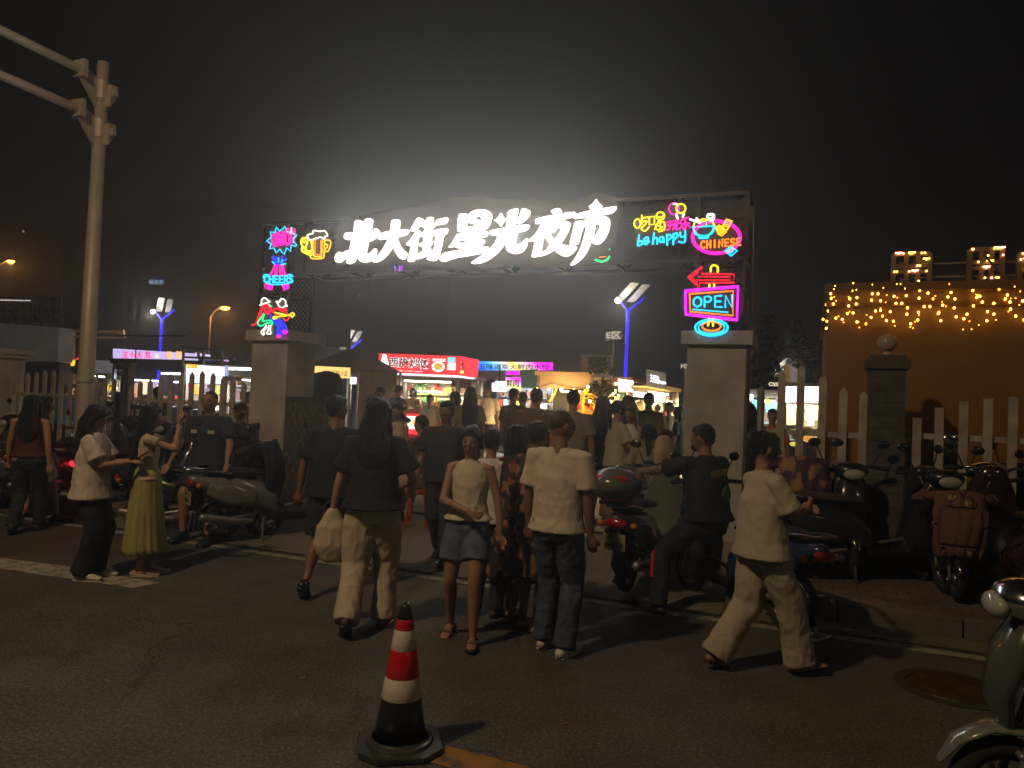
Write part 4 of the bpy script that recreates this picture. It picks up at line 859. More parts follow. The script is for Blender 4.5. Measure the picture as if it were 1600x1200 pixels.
panel(t, 'side_poster', [(599, 602), (625, 603), (625, 660), (599, 660)], 11.9, mat('poster_pale', (.6, .58, .62), .6, emit=.35, ecol=(.9, .85, .95)), .03)
panel(t, 'wood_panel', [(707, 590), (737, 593), (736, 608), (706, 604)], 0, mat('wood_slats', (.22, .10, .05), .6, var=.4, scale=30, stretch=(8, 8, .4)), .04, wlist=[10.8, 11.6, 11.6, 10.8])
# 2 rainbow LED stall
t, wd, zt, zb, z0 = kiosk('food stall under a long rainbow LED sign', 744, 838, 13.5, 1.6, 579, 594, mat('grey_cladding', (.16, .17, .18), .6), lamp=(.85, .92, 1), watts=110, roofmat=mat('grey_cladding', (.16, .17, .18), .6), inner=(.4, .4, .42))
RAIN = LED_GRAD('rainbow_led', [(0, (0, .12, 1.0)), (.22, (.0, .35, 1.0)), (.36, (.35, .8, 1.0)), (.46, (1, 1, .9)), (.58, (.95, .9, .1)), (.68, (1, .95, .6)), (.78, (1, .45, .85)), (.9, (.95, .03, .75)), (1, (.9, .0, .8))], 1.5, R(8))
panel(t, 'led_sign', [(747, 564.5), (862, 566.5), (862, 578.5), (747, 578)], 13.4, RAIN, .10)
sign_text(t, '五味道炭火鲜肉水饺', [(748, 568), (859, 569.5), (859, 578), (748, 577)], mat('text_navy', (.01, .02, .10), .5, var=0), 13.4, .015)
RAIN2 = LED_GRAD('rainbow_led_small', [(0, (.1, .6, 1)), (.3, (.9, .95, .6)), (.5, (1, .95, .2)), (.75, (1, .6, .8)), (1, (.95, .03, .75))], 1.6, R(70))
panel(t, 'led_sign', [(790, 589.5), (812, 589.5), (812, 610), (790, 610.5)], 13.2, RAIN2, .10); sign_text(t, '鲜肉', [(791, 592), (811, 592), (811, 605), (791, 605)], mat('text_olive', (.05, .06, .01), .5, var=0), 13.2, .02)
panel(t, 'led_sign', [(791, 580), (811, 579), (811, 585.5), (790, 585.5)], 13.3, led('magenta_led', (1, .02, .75), 1.4), .06)
panel(t, 'green_cladding', [(813, 578), (838, 577), (838, 607), (813, 606)], 13.3, mat('green_cladding', (.03, .16, .08), .6, emit=.06, ecol=(.1, .6, .3)), .1)
t = thing('menu_lightbox', 'small white lightbox hanging beside the rainbow sign', 'lightbox', PW(779, 605, 11.5), -ANG); panel(t, 'box', [(768.5, 598), (790, 598.5), (789.5, 612), (768.5, 611.5)], 11.5, led('pale_lightbox', (.9, .95, 1), 1.7), .08)
sign_text(t, '1元起', [(774, 600), (787, 600.5), (787, 609), (774, 608.5)], mat('text_grey', (.05, .06, .08), .5), 11.5, .0)
b = MB(); b.bar((0, .03, .15), (0, .03, .6), .03); b.build('hanger', DARKSTEEL, t)
# 3 warm awning stall with bulbs
AWN = mat('awning_beige', (.50, .36, .22), .7, var=.1, scale=2)
t, wd, zt, zb, z0 = kiosk('food stall with a wide beige fascia and warm bulbs under it', 838, 926, 8.0, 2.2, 580.5, 607, mat('counter_wood', (.25, .14, .07), .6), lamp=(1, .62, .22), watts=200, roofmat=AWN, inner=(.5, .35, .18))
b = MB()
for k in range(5):
    b = MB(); x = -wd/2+wd*(k+.2)/4.6; b.ball((x, -.10, zb-.03), .028, 10, 8); b.build('bulb', glow('warm_bulb', (1, .62, .22), 22), t, True)
b = MB(); b.chain([(-wd/2, -.02, zt-.35), (-wd*.2, -.03, zb+.10), (wd*.1, -.03, zb+.02), (wd/2, -.03, zb+.01)], .008, n=6); b.build('cable', BLACKP, t)
l = bpy.data.lights.new('warm_bulb_light', 'POINT'); l.energy = 45; l.color = (1, .6, .22); l.shadow_soft_size = .2; lo = bpy.data.objects.new('warm_bulb_light', l); COL.objects.link(lo); lo.parent = t; lo.location = (0, -.5, zb-.15)
neon('yellow neon chevron tube in the beige stall', [('yellow', [(869, 608), (866, 616), (859, 627)], 's', .03)], ia, r=.03, wp=8.6)
neon('glowing orange neon loop shaped like a letter A', [('amber', [(911, 643), (913, 620), (917, 610), (921, 614), (927, 630), (931, 645)], 's', .035), ('orange', [(909, 612), (912, 618)], '', .03)], ia, r=.03, wp=6.8)
b = MB(); c = PW(920, 632, 7.2); t = thing('orange_display', 'orange-red lit food poster board behind the neon loop', 'poster', c, -ANG); r_ = random.Random(4)
panel(t, 'board', [(907, 612), (935, 612), (935, 650), (906, 648)], 7.2, mat('poster_orange', (.7, .25, .05), .6, var=.5, scale=9, emit=.9, ecol=(1, .38, .05)), .04)
for k in range(5): b = MB(); x = -.18+.09*k; b.ball((x, -.06, -.1+.2*r_.random()), (.04, .03, .06), 10, 6); b.build('picture', mat('poster_red', (.7, .04, .02), .5, emit=.7, ecol=(1, .08, .02)), t)
# rooftop air unit
t = thing('rooftop_unit', 'steel box with grille and lattice on the stall roofs', 'air unit', PW(932, 570, 10.5), -ANG)
panel(t, 'casing', [(908, 556), (919, 556), (919, 580), (908, 580)], 10.5, mat('casing_beige', (.30, .26, .22), .5), .5); panel(t, 'grille', [(919, 556.5), (950, 557), (950, 582), (919, 581)], 10.52, mat('grille_dark', (.045, .05, .05), .6, .3, var=.3, scale=40), .45)
b = MB(); Mi2 = (Matrix.Translation(t.location) @ Matrix.Rotation(-ANG, 4, 'Z')).inverted()
for x in (950, 955.5): b.bar(Mi2 @ PW(x, 556.5, 10.5), Mi2 @ PW(x-.5, 588, 10.5), .04)
for k in range(8): b.bar(Mi2 @ PW(950, 558+4*k, 10.5), Mi2 @ PW(955.5, 558+4*k, 10.5), .025)
b.bar(Mi2 @ PW(908, 555.6, 10.5), Mi2 @ PW(956, 556.5, 10.5), .05); b.build('lattice', GREYSTEEL, t)
# 4 wooden booth with white box, and the booth with grey sign
t, wd, zt, zb, z0 = kiosk('wooden snack booth with a blank glowing white lightbox', 934, 986, 9.5, 1.6, 588, 606, mat('booth_wood', (.32, .15, .08), .6), lamp=(1, .7, .35), watts=60, roofmat=mat('booth_wood', (.32, .15, .08), .6), inner=(.45, .3, .15))
panel(t, 'lightbox', [(965.5, 591.5), (988, 594.5), (988, 611.5), (966, 609)], 9.2, WHITE_LED, .1)
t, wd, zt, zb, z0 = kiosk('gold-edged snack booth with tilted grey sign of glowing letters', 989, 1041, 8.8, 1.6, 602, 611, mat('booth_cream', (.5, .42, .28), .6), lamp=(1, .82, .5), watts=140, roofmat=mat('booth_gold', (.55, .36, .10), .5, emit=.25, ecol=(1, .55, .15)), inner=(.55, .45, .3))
panel(t, 'menu_panel', [(989, 611.5), (1008, 612.5), (1008, 624), (989, 622.5)], 8.7, WHITE_LED, .05); panel(t, 'menu_panel', [(1012, 610.5), (1039, 614), (1039, 628), (1012, 628)], 8.7, led('cream_light', (1, .97, .82), 1.9), .05)
panel(t, 'roof_sign', [(1010, 576.5), (1040, 583), (1040, 609), (1010, 603)], 8.65, mat('sign_grey', (.26, .26, .22), .6, var=.05, emit=.10, ecol=(.6, .6, .5)), .06)
b_ = led('letters_bluewhite', (.78, .82, 1), 2.6); sign_text(t, '王果泡', [(1016, 584), (1030, 587), (1030, 600), (1016, 596.5)], b_, 8.65, .03); sign_text(t, 'paopao', [(1029, 592), (1041, 594.5), (1041, 601), (1029, 598.5)], b_, 8.65, .04)
panel(t, 'gold_edge', [(989, 603), (1011, 604), (1011, 605.6), (989, 604.6)], 8.6, led('gold_strip', (1, .62, .18), 2.2), .03); panel(t, 'gold_edge', [(1011, 604), (1041, 609.5), (1041, 611), (1011, 605.6)], 8.6, led('gold_strip', (1, .62, .18), 2.2), .03)
t = thing('tall_lightbox', 'upright greenish-white lightbox among the people near the right pillar', 'lightbox', PW(1001, 675, 5.2), -ANG); panel(t, 'box', [(995, 664), (1008, 665), (1007, 687), (994, 686)], 5.2, led('mint_white', (.75, 1, .92), 1.9), .12)
b = MB(); b.box((.02, .06, -.55), (.08, .08, .7)); b.build('stand', DARKSTEEL, t)
# 5 pyramid tent with yellow sign
a = PW(545, 573, 8.0); e = PW(470, 572, 8.0); u1, u0 = uw(a)[0], uw(e)[0]; um = (u0+u1)/2; g = W(um, 8.0); wd = u1-u0; z0 = zg(g.x, g.y)
t = thing('market_tent', 'grey pyramid-roofed tent with a yellow lit sign, beside the left pillar', 'tent', (g.x, g.y, z0), -ANG); za = PW(508, 573, 8).z-z0; zp = PW(508, 541, 9).z-z0
b = MB(); q = [(-wd/2, 0, za), (wd/2, 0, za), (wd/2, 2.4, za), (-wd/2, 2.4, za), (0, 1.2, zp)]; b.add(q, [(0, 1, 4), (1, 2, 4), (2, 3, 4), (3, 0, 4), (3, 2, 1, 0)]); b.build('canopy', mat('tent_cloth', (.16, .155, .15), .8, var=.15), t)
for x in (-wd/2+.03, wd/2-.03):
    for y in (.05, 2.35): b = MB(); b.box((x, y, za/2), (.05, .05, za)); b.build('pole', GREYSTEEL, t)
b = MB(); b.box((0, 2.3, za/2), (wd-.2, .03, za)); b.build('back_sheet', mat('sheet_tan', (.35, .28, .18), .8), t)
panel(t, 'lit_sign', [(487, 571.5), (545, 574.5), (545, 591), (487, 590)], 7.95, led('sign_warm_yellow', (1, .70, .20), 1.25), .06)
sign_text(t, '鲜榨甘蔗汁足', [(505, 578), (544, 579), (544, 588.5), (505, 587.5)], mat('text_dark', (.06, .05, .01), .6), 7.95, -.002)
t = thing('dark_umbrella', 'closed dark parasol canopy standing beside the left pillar', 'parasol', (*PW(510, 600, 4.4).xy, .2), 0); zz = PW(508, 582, 4.4).z-.2
b = MB(); b.chain([(0, 0, 0), (0, 0, zz)], .02, n=8); b.build('pole', DARKSTEEL, t); b = MB(); b.lathe([(.30, zz-.75), (.32, zz-.5), (.28, zz-.15), (.22, zz-.02), (.02, zz+.03)], n=14); b.build('canopy', mat('parasol_black', (.012, .012, .014), .8, var=.3), t, True)
# banner box behind the pillar
t = thing('grey_sign_box', 'plain grey sign box on a post above the tent', 'sign', PW(526, 528, 14), -ANG); panel(t, 'box', [(509, 516), (541, 516.5), (541, 542), (509, 541)], 14, mat('box_grey', (.16, .15, .16), .7, var=.1), .25); panel(t, 'post', [(542, 515), (545, 515), (545, 600), (543, 600)], 14, GREYSTEEL, .1)
# 6 white-pink sign stall
t, wd, zt, zb, z0 = kiosk('low food stall with a pinkish-white lit sign, left of the red stall', 546, 591, 11.0, 1.6, 574, 588, mat('counter_steel', (.3, .3, .32), .4, .5), lamp=(1, .85, .7), watts=45, roofmat=mat('roof_bluegrey', (.15, .15, .19), .7))
panel(t, 'lit_sign', [(546, 589), (590.5, 590.5), (590.5, 601.5), (546, 600)], 10.95, PINKW, .06); sign_text(t, '羊肉串', [(560, 591.5), (580, 592), (580, 598.5), (560, 598)], led('text_pink', (1, .45, .5), 1.1), 10.95, -.01)
# 7 left stall behind the fence with purple LED sign
t, wd, zt, zb, z0 = kiosk('food stall behind the left fence with a violet LED sign', 176, 288, 6.0, 2.2, 563, 578, mat('counter_dark', (.05, .05, .06), .5), lamp=(.72, .66, 1.0), watts=110, roofmat=mat('roof_dark', (.04, .04, .045), .6, .4), inner=(.25, .22, .2))
VIO = led('violet_led', (.66, .54, .96), 1.0)
for x0, x1 in ((176.5, 206.5), (213, 237), (239.5, 254), (257, 271.5), (275, 305)):
    panel(t, 'led_panel', [(x0, 544.5+(x0-176)*.06), (x1, 544.5+(x1-176)*.06), (x1, 561.5+(x1-176)*.03), (x0, 561+(x0-176)*.03)], 5.95, VIO, .08)
for ch, x, mt in (('王', 192, 'r'), ('小', 203, 'r'), ('大', 214, 'r'), ('包', 227, 'r'), ('e', 242, 'p'), ('香', 260, 'y'), ('酥', 276, 'y')):
    sign_text(t, ch, [(x, 548), (x+(9 if ch not in 'e' else 6), 548.5), (x+(9 if ch not in 'e' else 6), 560.5), (x, 560)], {'r': led('text_rose', (1, .06, .32), 1.3), 'p': led('text_cream', (.9, .85, .6), 1.2), 'y': led('text_gold', (1, .55, .12), 1.3)}[mt], 5.9, .03)
panel(t, 'led_panel', [(305, 551), (326, 554), (326, 557), (305, 556)], 5.95, led('lime_violet', (.8, .6, 1), 1.1), .05)
b = MB(); b.box((0, -.06, zt+.0), (wd+.1, .06, .05)); b.box((0, -.06, zt+.55), (wd+.1, .05, .04)); b.build('sign_frame', DARKSTEEL, t)
for x0, x1 in ((202, 220), (221.5, 235), (237, 249), (270, 282)): panel(t, 'light_tube', [(x0, 592+(x0-202)*.05), (x1, 592+(x1-202)*.05), (x1, 594.6+(x1-202)*.05), (x0, 594.6+(x0-202)*.05)], 6.6, glow('violet_tube', (.60, .50, 1.0), 9), .03)
panel(t, 'light_tube', [(234, 572), (288, 574), (288, 576), (234, 574)], 6.2, glow('pale_tube', (.9, .85, 1.0), 3), .03)
for k, (x0, y0, x1, y1, c, s_) in enumerate(((203, 598, 216, 622, (.9, .55, .35), .8), (221, 597, 233, 622, (1, .85, .55), 1.1), (208, 608, 216, 622, (1, .25, .10), 1.0), (203, 627, 216, 633, (.8, .75, .5), .8), (221, 627, 232, 631, (1, .9, .5), 1.1), (204, 639, 214, 648, (.7, .7, .75), .6), (186, 596, 194, 618, (.9, .8, .6), .8), (238, 598, 252, 606, (.8, .65, .7), .6))):
    panel(t, 'interior_glow', [(x0, y0), (x1, y0), (x1, y1), (x0, y1)], 7.6, led('display_%d' % k, c, s_), .03)  # glowing panes stand in for the lamp-lit shelves inside
t, wd, zt, zb, z0 = kiosk('food stall behind the left fence with a big bright white menu screen', 289, 349, 5.4, 2.0, 563, 569, mat('counter_dark', (.05, .05, .06), .5), lamp=(1, .9, .7), watts=110, roofmat=mat('roof_dark', (.04, .04, .045), .6, .4), inner=(.5, .42, .3))
MENU = LED_GRAD('menu_screen', [(0, (.75, .95, 1)), (.3, (.9, 1, 1)), (1, (1, 1, 1))], 1.7, R(90))
panel(t, 'menu_screen', [(290.5, 569.5), (348, 573), (347.5, 600), (290.5, 598)], 5.35, MENU, .06); panel(t, 'menu_header', [(291, 568.5), (307, 569.5), (307, 576), (291, 575)], 5.32, led('menu_orange', (1, .35, .02), 1.3), .02)
sign_text(t, '鸡柳大王', [(292, 570), (306, 570.7), (306, 574.6), (292, 574)], led('text_amber', (1, .75, .25), 1.3), 5.31, .01)
for x in (293, 307, 321, 335): sign_text(t, '炸鸡排', [(x, 579), (x+10, 579.5), (x+10, 582.5), (x, 582)], led('text_salmon', (1, .45, .35), 1.0), 5.33, -.005)
for k, (x0, y0, x1, y1, c, s_) in enumerate(((289, 600, 296, 608, (.9, .08, .08), .9), (301, 600, 310, 616, (1, .55, .12), 1.1), (312, 600, 322, 608, (.7, .5, .6), .7), (318, 616, 327, 627, (.85, .7, .1), .9), (334, 602, 343, 616, (.7, .75, .2), .8), (289, 610, 297, 624, (.8, .78, .7), .7), (300, 617, 311, 627, (.7, .62, .4), .6), (331, 618, 344, 640, (.8, .7, .35), .7), (288, 632, 296, 650, (.55, .55, .5), .5), (328, 630, 340, 646, (.6, .7, .1), .6))):
    panel(t, 'interior_glow', [(x0, y0), (x1, y0), (x1, y1), (x0, y1)], 6.9, led('display_b%d' % k, c, s_), .03)  # lamp light on the goods inside, put in as emissive panes
panel(t, 'side_led', [(348, 560), (355, 563), (354, 588), (349, 584)], 5.6, LED_GRAD('blue_pink_led', [(0, (.35, .4, 1)), (.6, (.5, .5, 1)), (1, (1, .35, .8))], .9, R(90)), .05); panel(t, 'blue_led', [(320, 562), (345, 565), (345, 569), (320, 567)], 5.7, led('dull_blue', (.08, .15, .6), .6), .05)
t = thing('steel_frame', 'bare steel scaffold frame over the white menu stall', 'frame', PW(317, 560, 5.2), -ANG); Mi2 = (Matrix.Translation(t.location) @ Matrix.Rotation(-ANG, 4, 'Z')).inverted(); b = MB()
for p, q in (((287, 543), (348, 548)), ((287, 543), (286, 572)), ((318, 545.5), (318, 569)), ((348, 548), (347, 573)), ((286, 558), (366, 561)), ((310, 547), (310, 560))): b.bar(Mi2 @ PW(*p, 5.2), Mi2 @ PW(*q, 5.2), .04)
b.build('bars', ALU, t)
t, wd, zt, zb, z0 = kiosk('narrow food stall with a white awning edge beside the left pillar', 352, 402, 5.0, 2.0, 588, 593, mat('counter_pale', (.4, .38, .34), .6), lamp=(1, .88, .72), watts=100, inner=(.5, .42, .33))
panel(t, 'light_strip', [(378, 592), (402, 594), (402, 597), (378, 594.5)], 4.9, glow('strip_peach', (1, .85, .78), 3), .03)
# 8 far left stalls
t, wd, zt, zb, z0 = kiosk('food stall with small yellow sign over a blue awning', 88, 126, 9.0, 1.8, 571, 584, mat('counter_pale', (.4, .38, .34), .6), lamp=(1, .9, .75), watts=70, roofmat=mat('awning_blue', (.03, .08, .22), .7))
panel(t, 'lit_sign', [(97, 562), (115, 563), (113, 571.5), (98, 571)], 8.9, led('sign_yellow_hot', (1, .72, .02), 1.5), .06); sign_text(t, '烤面筋', [(98, 563.5), (112, 564), (112, 570), (98, 570)], led('text_red', (.9, .15, .02), 1), 8.9, .02); panel(t, 'lit_sign', [(97, 560), (115, 561), (115, 562.5), (97, 561.5)], 8.88, RED_LED, .05); panel(t, 'lit_sign', [(91, 564), (95, 563), (96, 569), (92, 569)], 8.9, led('sign_yellow_hot', (1, .72, .02), 1.5), .06)
panel(t, 'red_roof_sign', [(118, 561), (129, 552), (129, 560), (119, 562)], 9.3, RED_LED, .05)
panel(t, 'interior_glow', [(88, 583), (94, 583), (94, 592), (88, 592)], 9.8, led('display_c', (1, .85, .6), .9), .03); panel(t, 'interior_glow', [(88, 598), (93, 598), (93, 612), (88, 612)], 9.8, led('display_d', (1, .95, .7), 1.0), .03); panel(t, 'interior_glow', [(94, 628), (101, 630), (101, 642), (95, 642)], 9.6, led('display_e', (.25, .7, 1), .8), .03)  # emissive panes give the stall interior its lit look
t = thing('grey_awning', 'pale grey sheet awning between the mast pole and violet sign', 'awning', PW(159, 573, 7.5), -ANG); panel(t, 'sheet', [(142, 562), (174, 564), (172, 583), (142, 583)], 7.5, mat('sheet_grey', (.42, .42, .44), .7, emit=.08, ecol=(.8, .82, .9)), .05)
b = MB(); b.bar((-.4, .05, -2.0), (-.4, .05, 0), .05); b.bar((.4, .05, -2.0), (.4, .05, 0), .05); b.build('post', ALU, t)
t = thing('a_frame_ladder', 'steel A-shaped frame rising above the far left stalls', 'frame', PW(104, 545, 8.6), -ANG); Mi2 = (Matrix.Translation(t.location) @ Matrix.Rotation(-ANG, 4, 'Z')).inverted(); b = MB()
for p, q in (((104, 530), (97, 553)), ((105, 530), (113, 556)), ((96, 533), (129, 537)), ((99, 538), (110, 538))): b.bar(Mi2 @ PW(*p, 8.6), Mi2 @ PW(*q, 8.6), .04)
b.build('bars', ALU, t)
t = thing('billboard', 'large grey billboard with lattice top at the far left', 'billboard', PW(20, 560, 6.4), -ANG)
panel(t, 'board', [(-60, 500), (92, 512), (90, 565), (-60, 562)], 6.4, mat('billboard_sheet', (.30, .28, .26), .6, var=.25, scale=1.5, emit=.03, ecol=(.6, .55, .5)), .4); panel(t, 'lower_panel', [(-60, 563), (93, 566), (89, 640), (-60, 640)], 6.5, mat('violet_panel', (.09, .07, .085), .6, var=.1), .3)
Mi2 = (Matrix.Translation(t.location) @ Matrix.Rotation(-ANG, 4, 'Z')).inverted(); b = MB(); Q = lambda x, y, w=6.45: Mi2 @ PW(x, y, w)
for y in (466, 487, 502): b.bar(Q(-60, y-3), Q(97, y+1), .04)
for x in (-30, -10, 6, 22, 38, 50, 62, 76, 96): b.bar(Q(x, 466), Q(x+1, 510), .035)
for x in (6, 38, 62): b.bar(Q(x, 468), Q(x+20, 500), .025)
b.build('lattice', mat('lattice_rust', (.14, .11, .10), .6, .4, var=.4), t); panel(t, 'light_strip', [(-20, 467.5), (46, 469), (46, 470.2), (-20, 469)], 6.35, glow('faint_strip', (.8, .75, .7), .8), .03)
for x in (24, 50, 76): panel(t, 'faded_mark', [(x-1, 525), (x, 525), (x, 545), (x-1, 545)], 6.38, mat('faded_white', (.5, .5, .48), .7), .02)
t = thing('height_bar', 'orange horizontal steel height bar right of the mast pole', 'barrier', PW(170, 522, 12), -ANG); Mi2 = (Matrix.Translation(t.location) @ Matrix.Rotation(-ANG, 4, 'Z')).inverted(); b = MB()
for p, q in (((110, 517), (192, 518)), ((110, 526), (195, 528)), ((192, 516), (195, 529)), ((183, 519), (195, 528)), ((115, 517), (115, 600))): b.bar(Mi2 @ PW(*p, 12), Mi2 @ PW(*q, 12), .07)
b.build('bars', mat('bar_orange', (.45, .24, .12), .5, emit=.04, ecol=(1, .5, .2)), t)  # orange base colour plus a faint emission in the bars' material
# 9 right side stalls behind the fence
t, wd, zt, zb, z0 = kiosk('food stall with two bright white screens behind the right fence', 1224, 1292, 6.2, 2.0, 597, 602, mat('counter_navy', (.03, .05, .09), .5), lamp=(1, .9, .65), watts=80, inner=(.5, .45, .3))
panel(t, 'white_screen', [(1226, 603.5), (1250.5, 603.5), (1250.5, 628.5), (1226, 628.5)], 6.15, WHITE_LED, .05); panel(t, 'white_screen', [(1256.5, 603.5), (1284, 604), (1283, 630), (1257, 629)], 6.15, WHITE_LED, .05)
panel(t, 'striped_sign', [(1228, 568), (1254, 580), (1253, 602), (1227, 602)], 6.3, mat('striped_board', (.45, .36, .34), .6, var=.5, scale=3, stretch=(14, .2, .2), emit=.15, ecol=(.9, .7, .75)), .05); panel(t, 'ochre_edge', [(1226, 568), (1234, 570), (1234, 602), (1227, 602)], 6.27, mat('ochre_strip', (.4, .25, .08), .6, emit=.12, ecol=(.9, .6, .2)), .02)
sign_text(t, '奶茶', [(1240, 608), (1249, 608.5), (1249, 612), (1240, 611.5)], mat('text_grey', (.05, .06, .08), .5), 6.1, .0); panel(t, 'interior_glow', [(1258, 632), (1282, 634), (1281, 656), (1258, 656)], 7.3, led('display_f', (.75, .66, .38), .55), .03); panel(t, 'interior_glow', [(1229, 632), (1248, 632), (1248, 664), (1229, 664)], 7.3, led('display_g', (.55, .42, .3), .4), .03)  # interior below the screens brightened by added emissive panes
t, wd, zt, zb, z0 = kiosk('snack stall with cyan and yellow panels under a grey awning', 1172, 1216, 7.6, 1.8, 608, 622, mat('counter_navy', (.03, .05, .09), .5), lamp=(.8, 1, 1), watts=50, roofmat=mat('awning_grey', (.35, .33, .36), .7))
panel(t, 'cyan_panel', [(1175, 624), (1188, 625), (1187, 641), (1176, 638)], 7.5, led('cyan_panel', (.25, .80, 1), 1.3), .04); panel(t, 'cyan_panel', [(1196, 630), (1214, 629), (1210, 645), (1197, 644)], 7.5, led('cyan_panel', (.25, .80, 1), 1.3), .04); panel(t, 'yellow_panel', [(1196, 623), (1203, 624), (1203, 631), (1196, 631)], 7.48, led('yellow_panel', (.85, .85, .1), 1.1), .04); panel(t, 'cream_panel', [(1167, 615), (1177, 616), (1177, 627), (1167, 626)], 7.4, led('cream_light', (1, .97, .82), 1.9), .04)
sign_text(t, 'CSS', [(1201, 596), (1216, 597), (1216, 604), (1201, 603.5)], led('letters_cream', (1, .85, .6), 1.0), 7.6, .03)
# area boards E and F
def area_board(label, txt, c, d_w):
    t = thing('area_sign', label, 'sign', PW(c[0][0], c[0][1], d_w), -ANG); panel(t, 'board', c, d_w, mat('board_brown', (.13, .085, .07), .7), .06)
    (x0, y0), (x1, y1) = c[0], c[2]; sign_text(t, txt, [(x0+3, y0+2), (x1-3, y0+2), (x1-3, y1-3), (x0+3, y1-3)], led('letters_dull', (.75, .68, .52), .75), d_w, .02)
    b = MB(); wd = (PW(x1, y1, d_w)-PW(x0, y1, d_w)).length; h = PW(x0, y0, d_w).z; b.box((wd/2, .05, -h/2-.2), (.07, .07, h)); b.build('post', GREYSTEEL, t)
area_board('brown board reading E area on a post beside the blue lamp pole', 'E区', [(944.5, 515), (973, 516), (973, 532.5), (944.5, 532)], 16)
area_board('brown board reading F area, half hidden by the right pillar', 'F区', [(1061, 566), (1082, 567), (1082, 579), (1061, 578.5)], 16)
# seasonal sapling between the booths
p = PW(938, 640, 6.0); t = thing('leafy_sapling', 'leafy sapling with string lights between the beige stall and the wooden booth', 'tree', (p.x, p.y, .25)); r = random.Random(3); zc_ = PW(936, 605, 6).z-.25
b = MB(); b.chain([(0, 0, 0), (.05, 0, 1.0), (0, 0, zc_)], [.035, .025, .012], n=7); b.build('trunk', mat('bark', (.06, .045, .035), .9), t); b = MB()
for k in range(12): leaves(b, (r.uniform(-.22, .2), r.uniform(-.15, .15), zc_+r.uniform(-.3, .42)), (.13, .12, .12), 40, .07, r)
b.build('crown', mat('leaf_olive', (.10, .13, .05), .6, var=.4), t)
for k in range(6): b = MB(); b.ball((r.uniform(-.3, .45), -.18, zc_+r.uniform(-.45, .1)), .024, 8, 6); b.build('bulb', glow('warm_bulb', (1, .62, .22), 22), t)
# ------------------------------------------------------------------ traffic cone
def cone():
    c = G(624, 1166, 0); t = thing('traffic_cone', 'red and white banded traffic cone with black foot on the road in front', 'traffic cone', c, R(12)); H = .70
    Rr = lambda z: .135 + (.026-.135)*z/H
    b = MB(); b.lathe([(Rr(.04), .04), (Rr(.24), .245), (Rr(.245), .25), (Rr(H-.09), H-.09), (Rr(H-.085), H-.085), (.022, H-.02), (.012, H), (.006, H-.01)], n=40); b.build('body', mat('cone_black', (.012, .011, .011), .35, var=.2, coat=.4), t, True)
    for k, (z0, z1, m) in enumerate(((.245, .345, 'w'), (.345, .475, 'r'), (.475, .57, 'w'), (.57, H-.08, 'r'))):
        b = MB(); b.lathe([(Rr(z)+.0022+(0 if z not in (z0, z1) else -.0012), z) for z in (z0, z0+.002, (z0+z1)/2, z1-.002, z1)], n=40, close=False)
        b.build('white_band' if m == 'w' else 'red_band', mat('cone_white', (.58, .54, .46), .28, var=.08, coat=.3, bump=.15, bscale=80) if m == 'w' else mat('cone_red', (.52, .012, .015), .26, var=.12, coat=.4), t, True)
    b = MB(); s = .20; k_ = .09; oc = [(-s, -s+k_), (-s+k_, -s), (s-k_, -s), (s, -s+k_), (s, s-k_), (s-k_, s), (-s+k_, s), (-s, s-k_)]
    b.poly([(x, y, .006) for x, y in oc], (0, 0, .026)); b.lathe([(.165, .032), (.16, .045), (.14, .05), (.135, .06)], n=40, close=False); o = b.build('foot', mat('cone_foot', (.045, .045, .042), .4, var=.3, coat=.2), t); bevel(o, .005)
cone()

for px_, py_, lb_, c_ in ((882, 1133, 'tiny scrap of reddish litter on the road right of the cone', (.25, .09, .06)), (470, 1062, 'small torn paper scrap on the asphalt left of the cone', (.22, .20, .16))):
    t = thing('litter', lb_, 'litter', G(px_, py_, .002), .6); b = MB(); r = random.Random(px_); vs = [(x*.018+r.uniform(-.003, .003), y*.011, .002+.005*r.random()) for y in range(3) for x in range(3)]
    b.add(vs, [(0, 1, 4, 3), (1, 2, 5, 4), (3, 4, 7, 6), (4, 5, 8, 7)]); b.build('scrap', mat('litter_%d' % px_, c_, .8), t, fix=False)
# ------------------------------------------------------------------ scooters
GLASSR = mat('tail_lens', (.30, .01, .015), .15, var=.05, coat=.6)
def wheel(t, x, y=0, r=.225, w=.045):
    b = MB(); b.chain([(x+math.cos(2*math.pi*k/28)*(r-w), 0, r+math.sin(2*math.pi*k/28)*(r-w)) for k in range(28)], [(w, w*1.02)]*28, n=10, ref=(0, 1, 0), closed=True)
    wh = b.build('wheel', RUBBER, t, True)
    b = MB(); My = Matrix.Rotation(R(90), 3, 'X'); b.lathe([(.05, -.05), (.06, -.03), (.06, .03), (.05, .05)], (x, 0, r), 16, My)
    for k in range(6):
        a = k*math.pi/3; b.bar((x+math.cos(a)*.04, 0, r+math.sin(a)*.04), (x+math.cos(a)*(r-w-.01), 0, r+math.sin(a)*(r-w-.01)), .03, .018)
    b.chain([(x+math.cos(2*math.pi*k/24)*(r-w*1.8), 0, r+math.sin(2*math.pi*k/24)*(r-w*1.8)) for k in range(24)], [(.014, .03)]*24, n=6, ref=(0, 1, 0), closed=True)
    b.build('rim', mat('rim_alloy', (.20, .20, .20), .35, .8, var=.2), wh, True)
def paint(c):
    return mat('scooter_paint_%02d%02d%02d' % tuple(int(x*99) for x in c), c, .22, var=.08, coat=.7, scale=3)
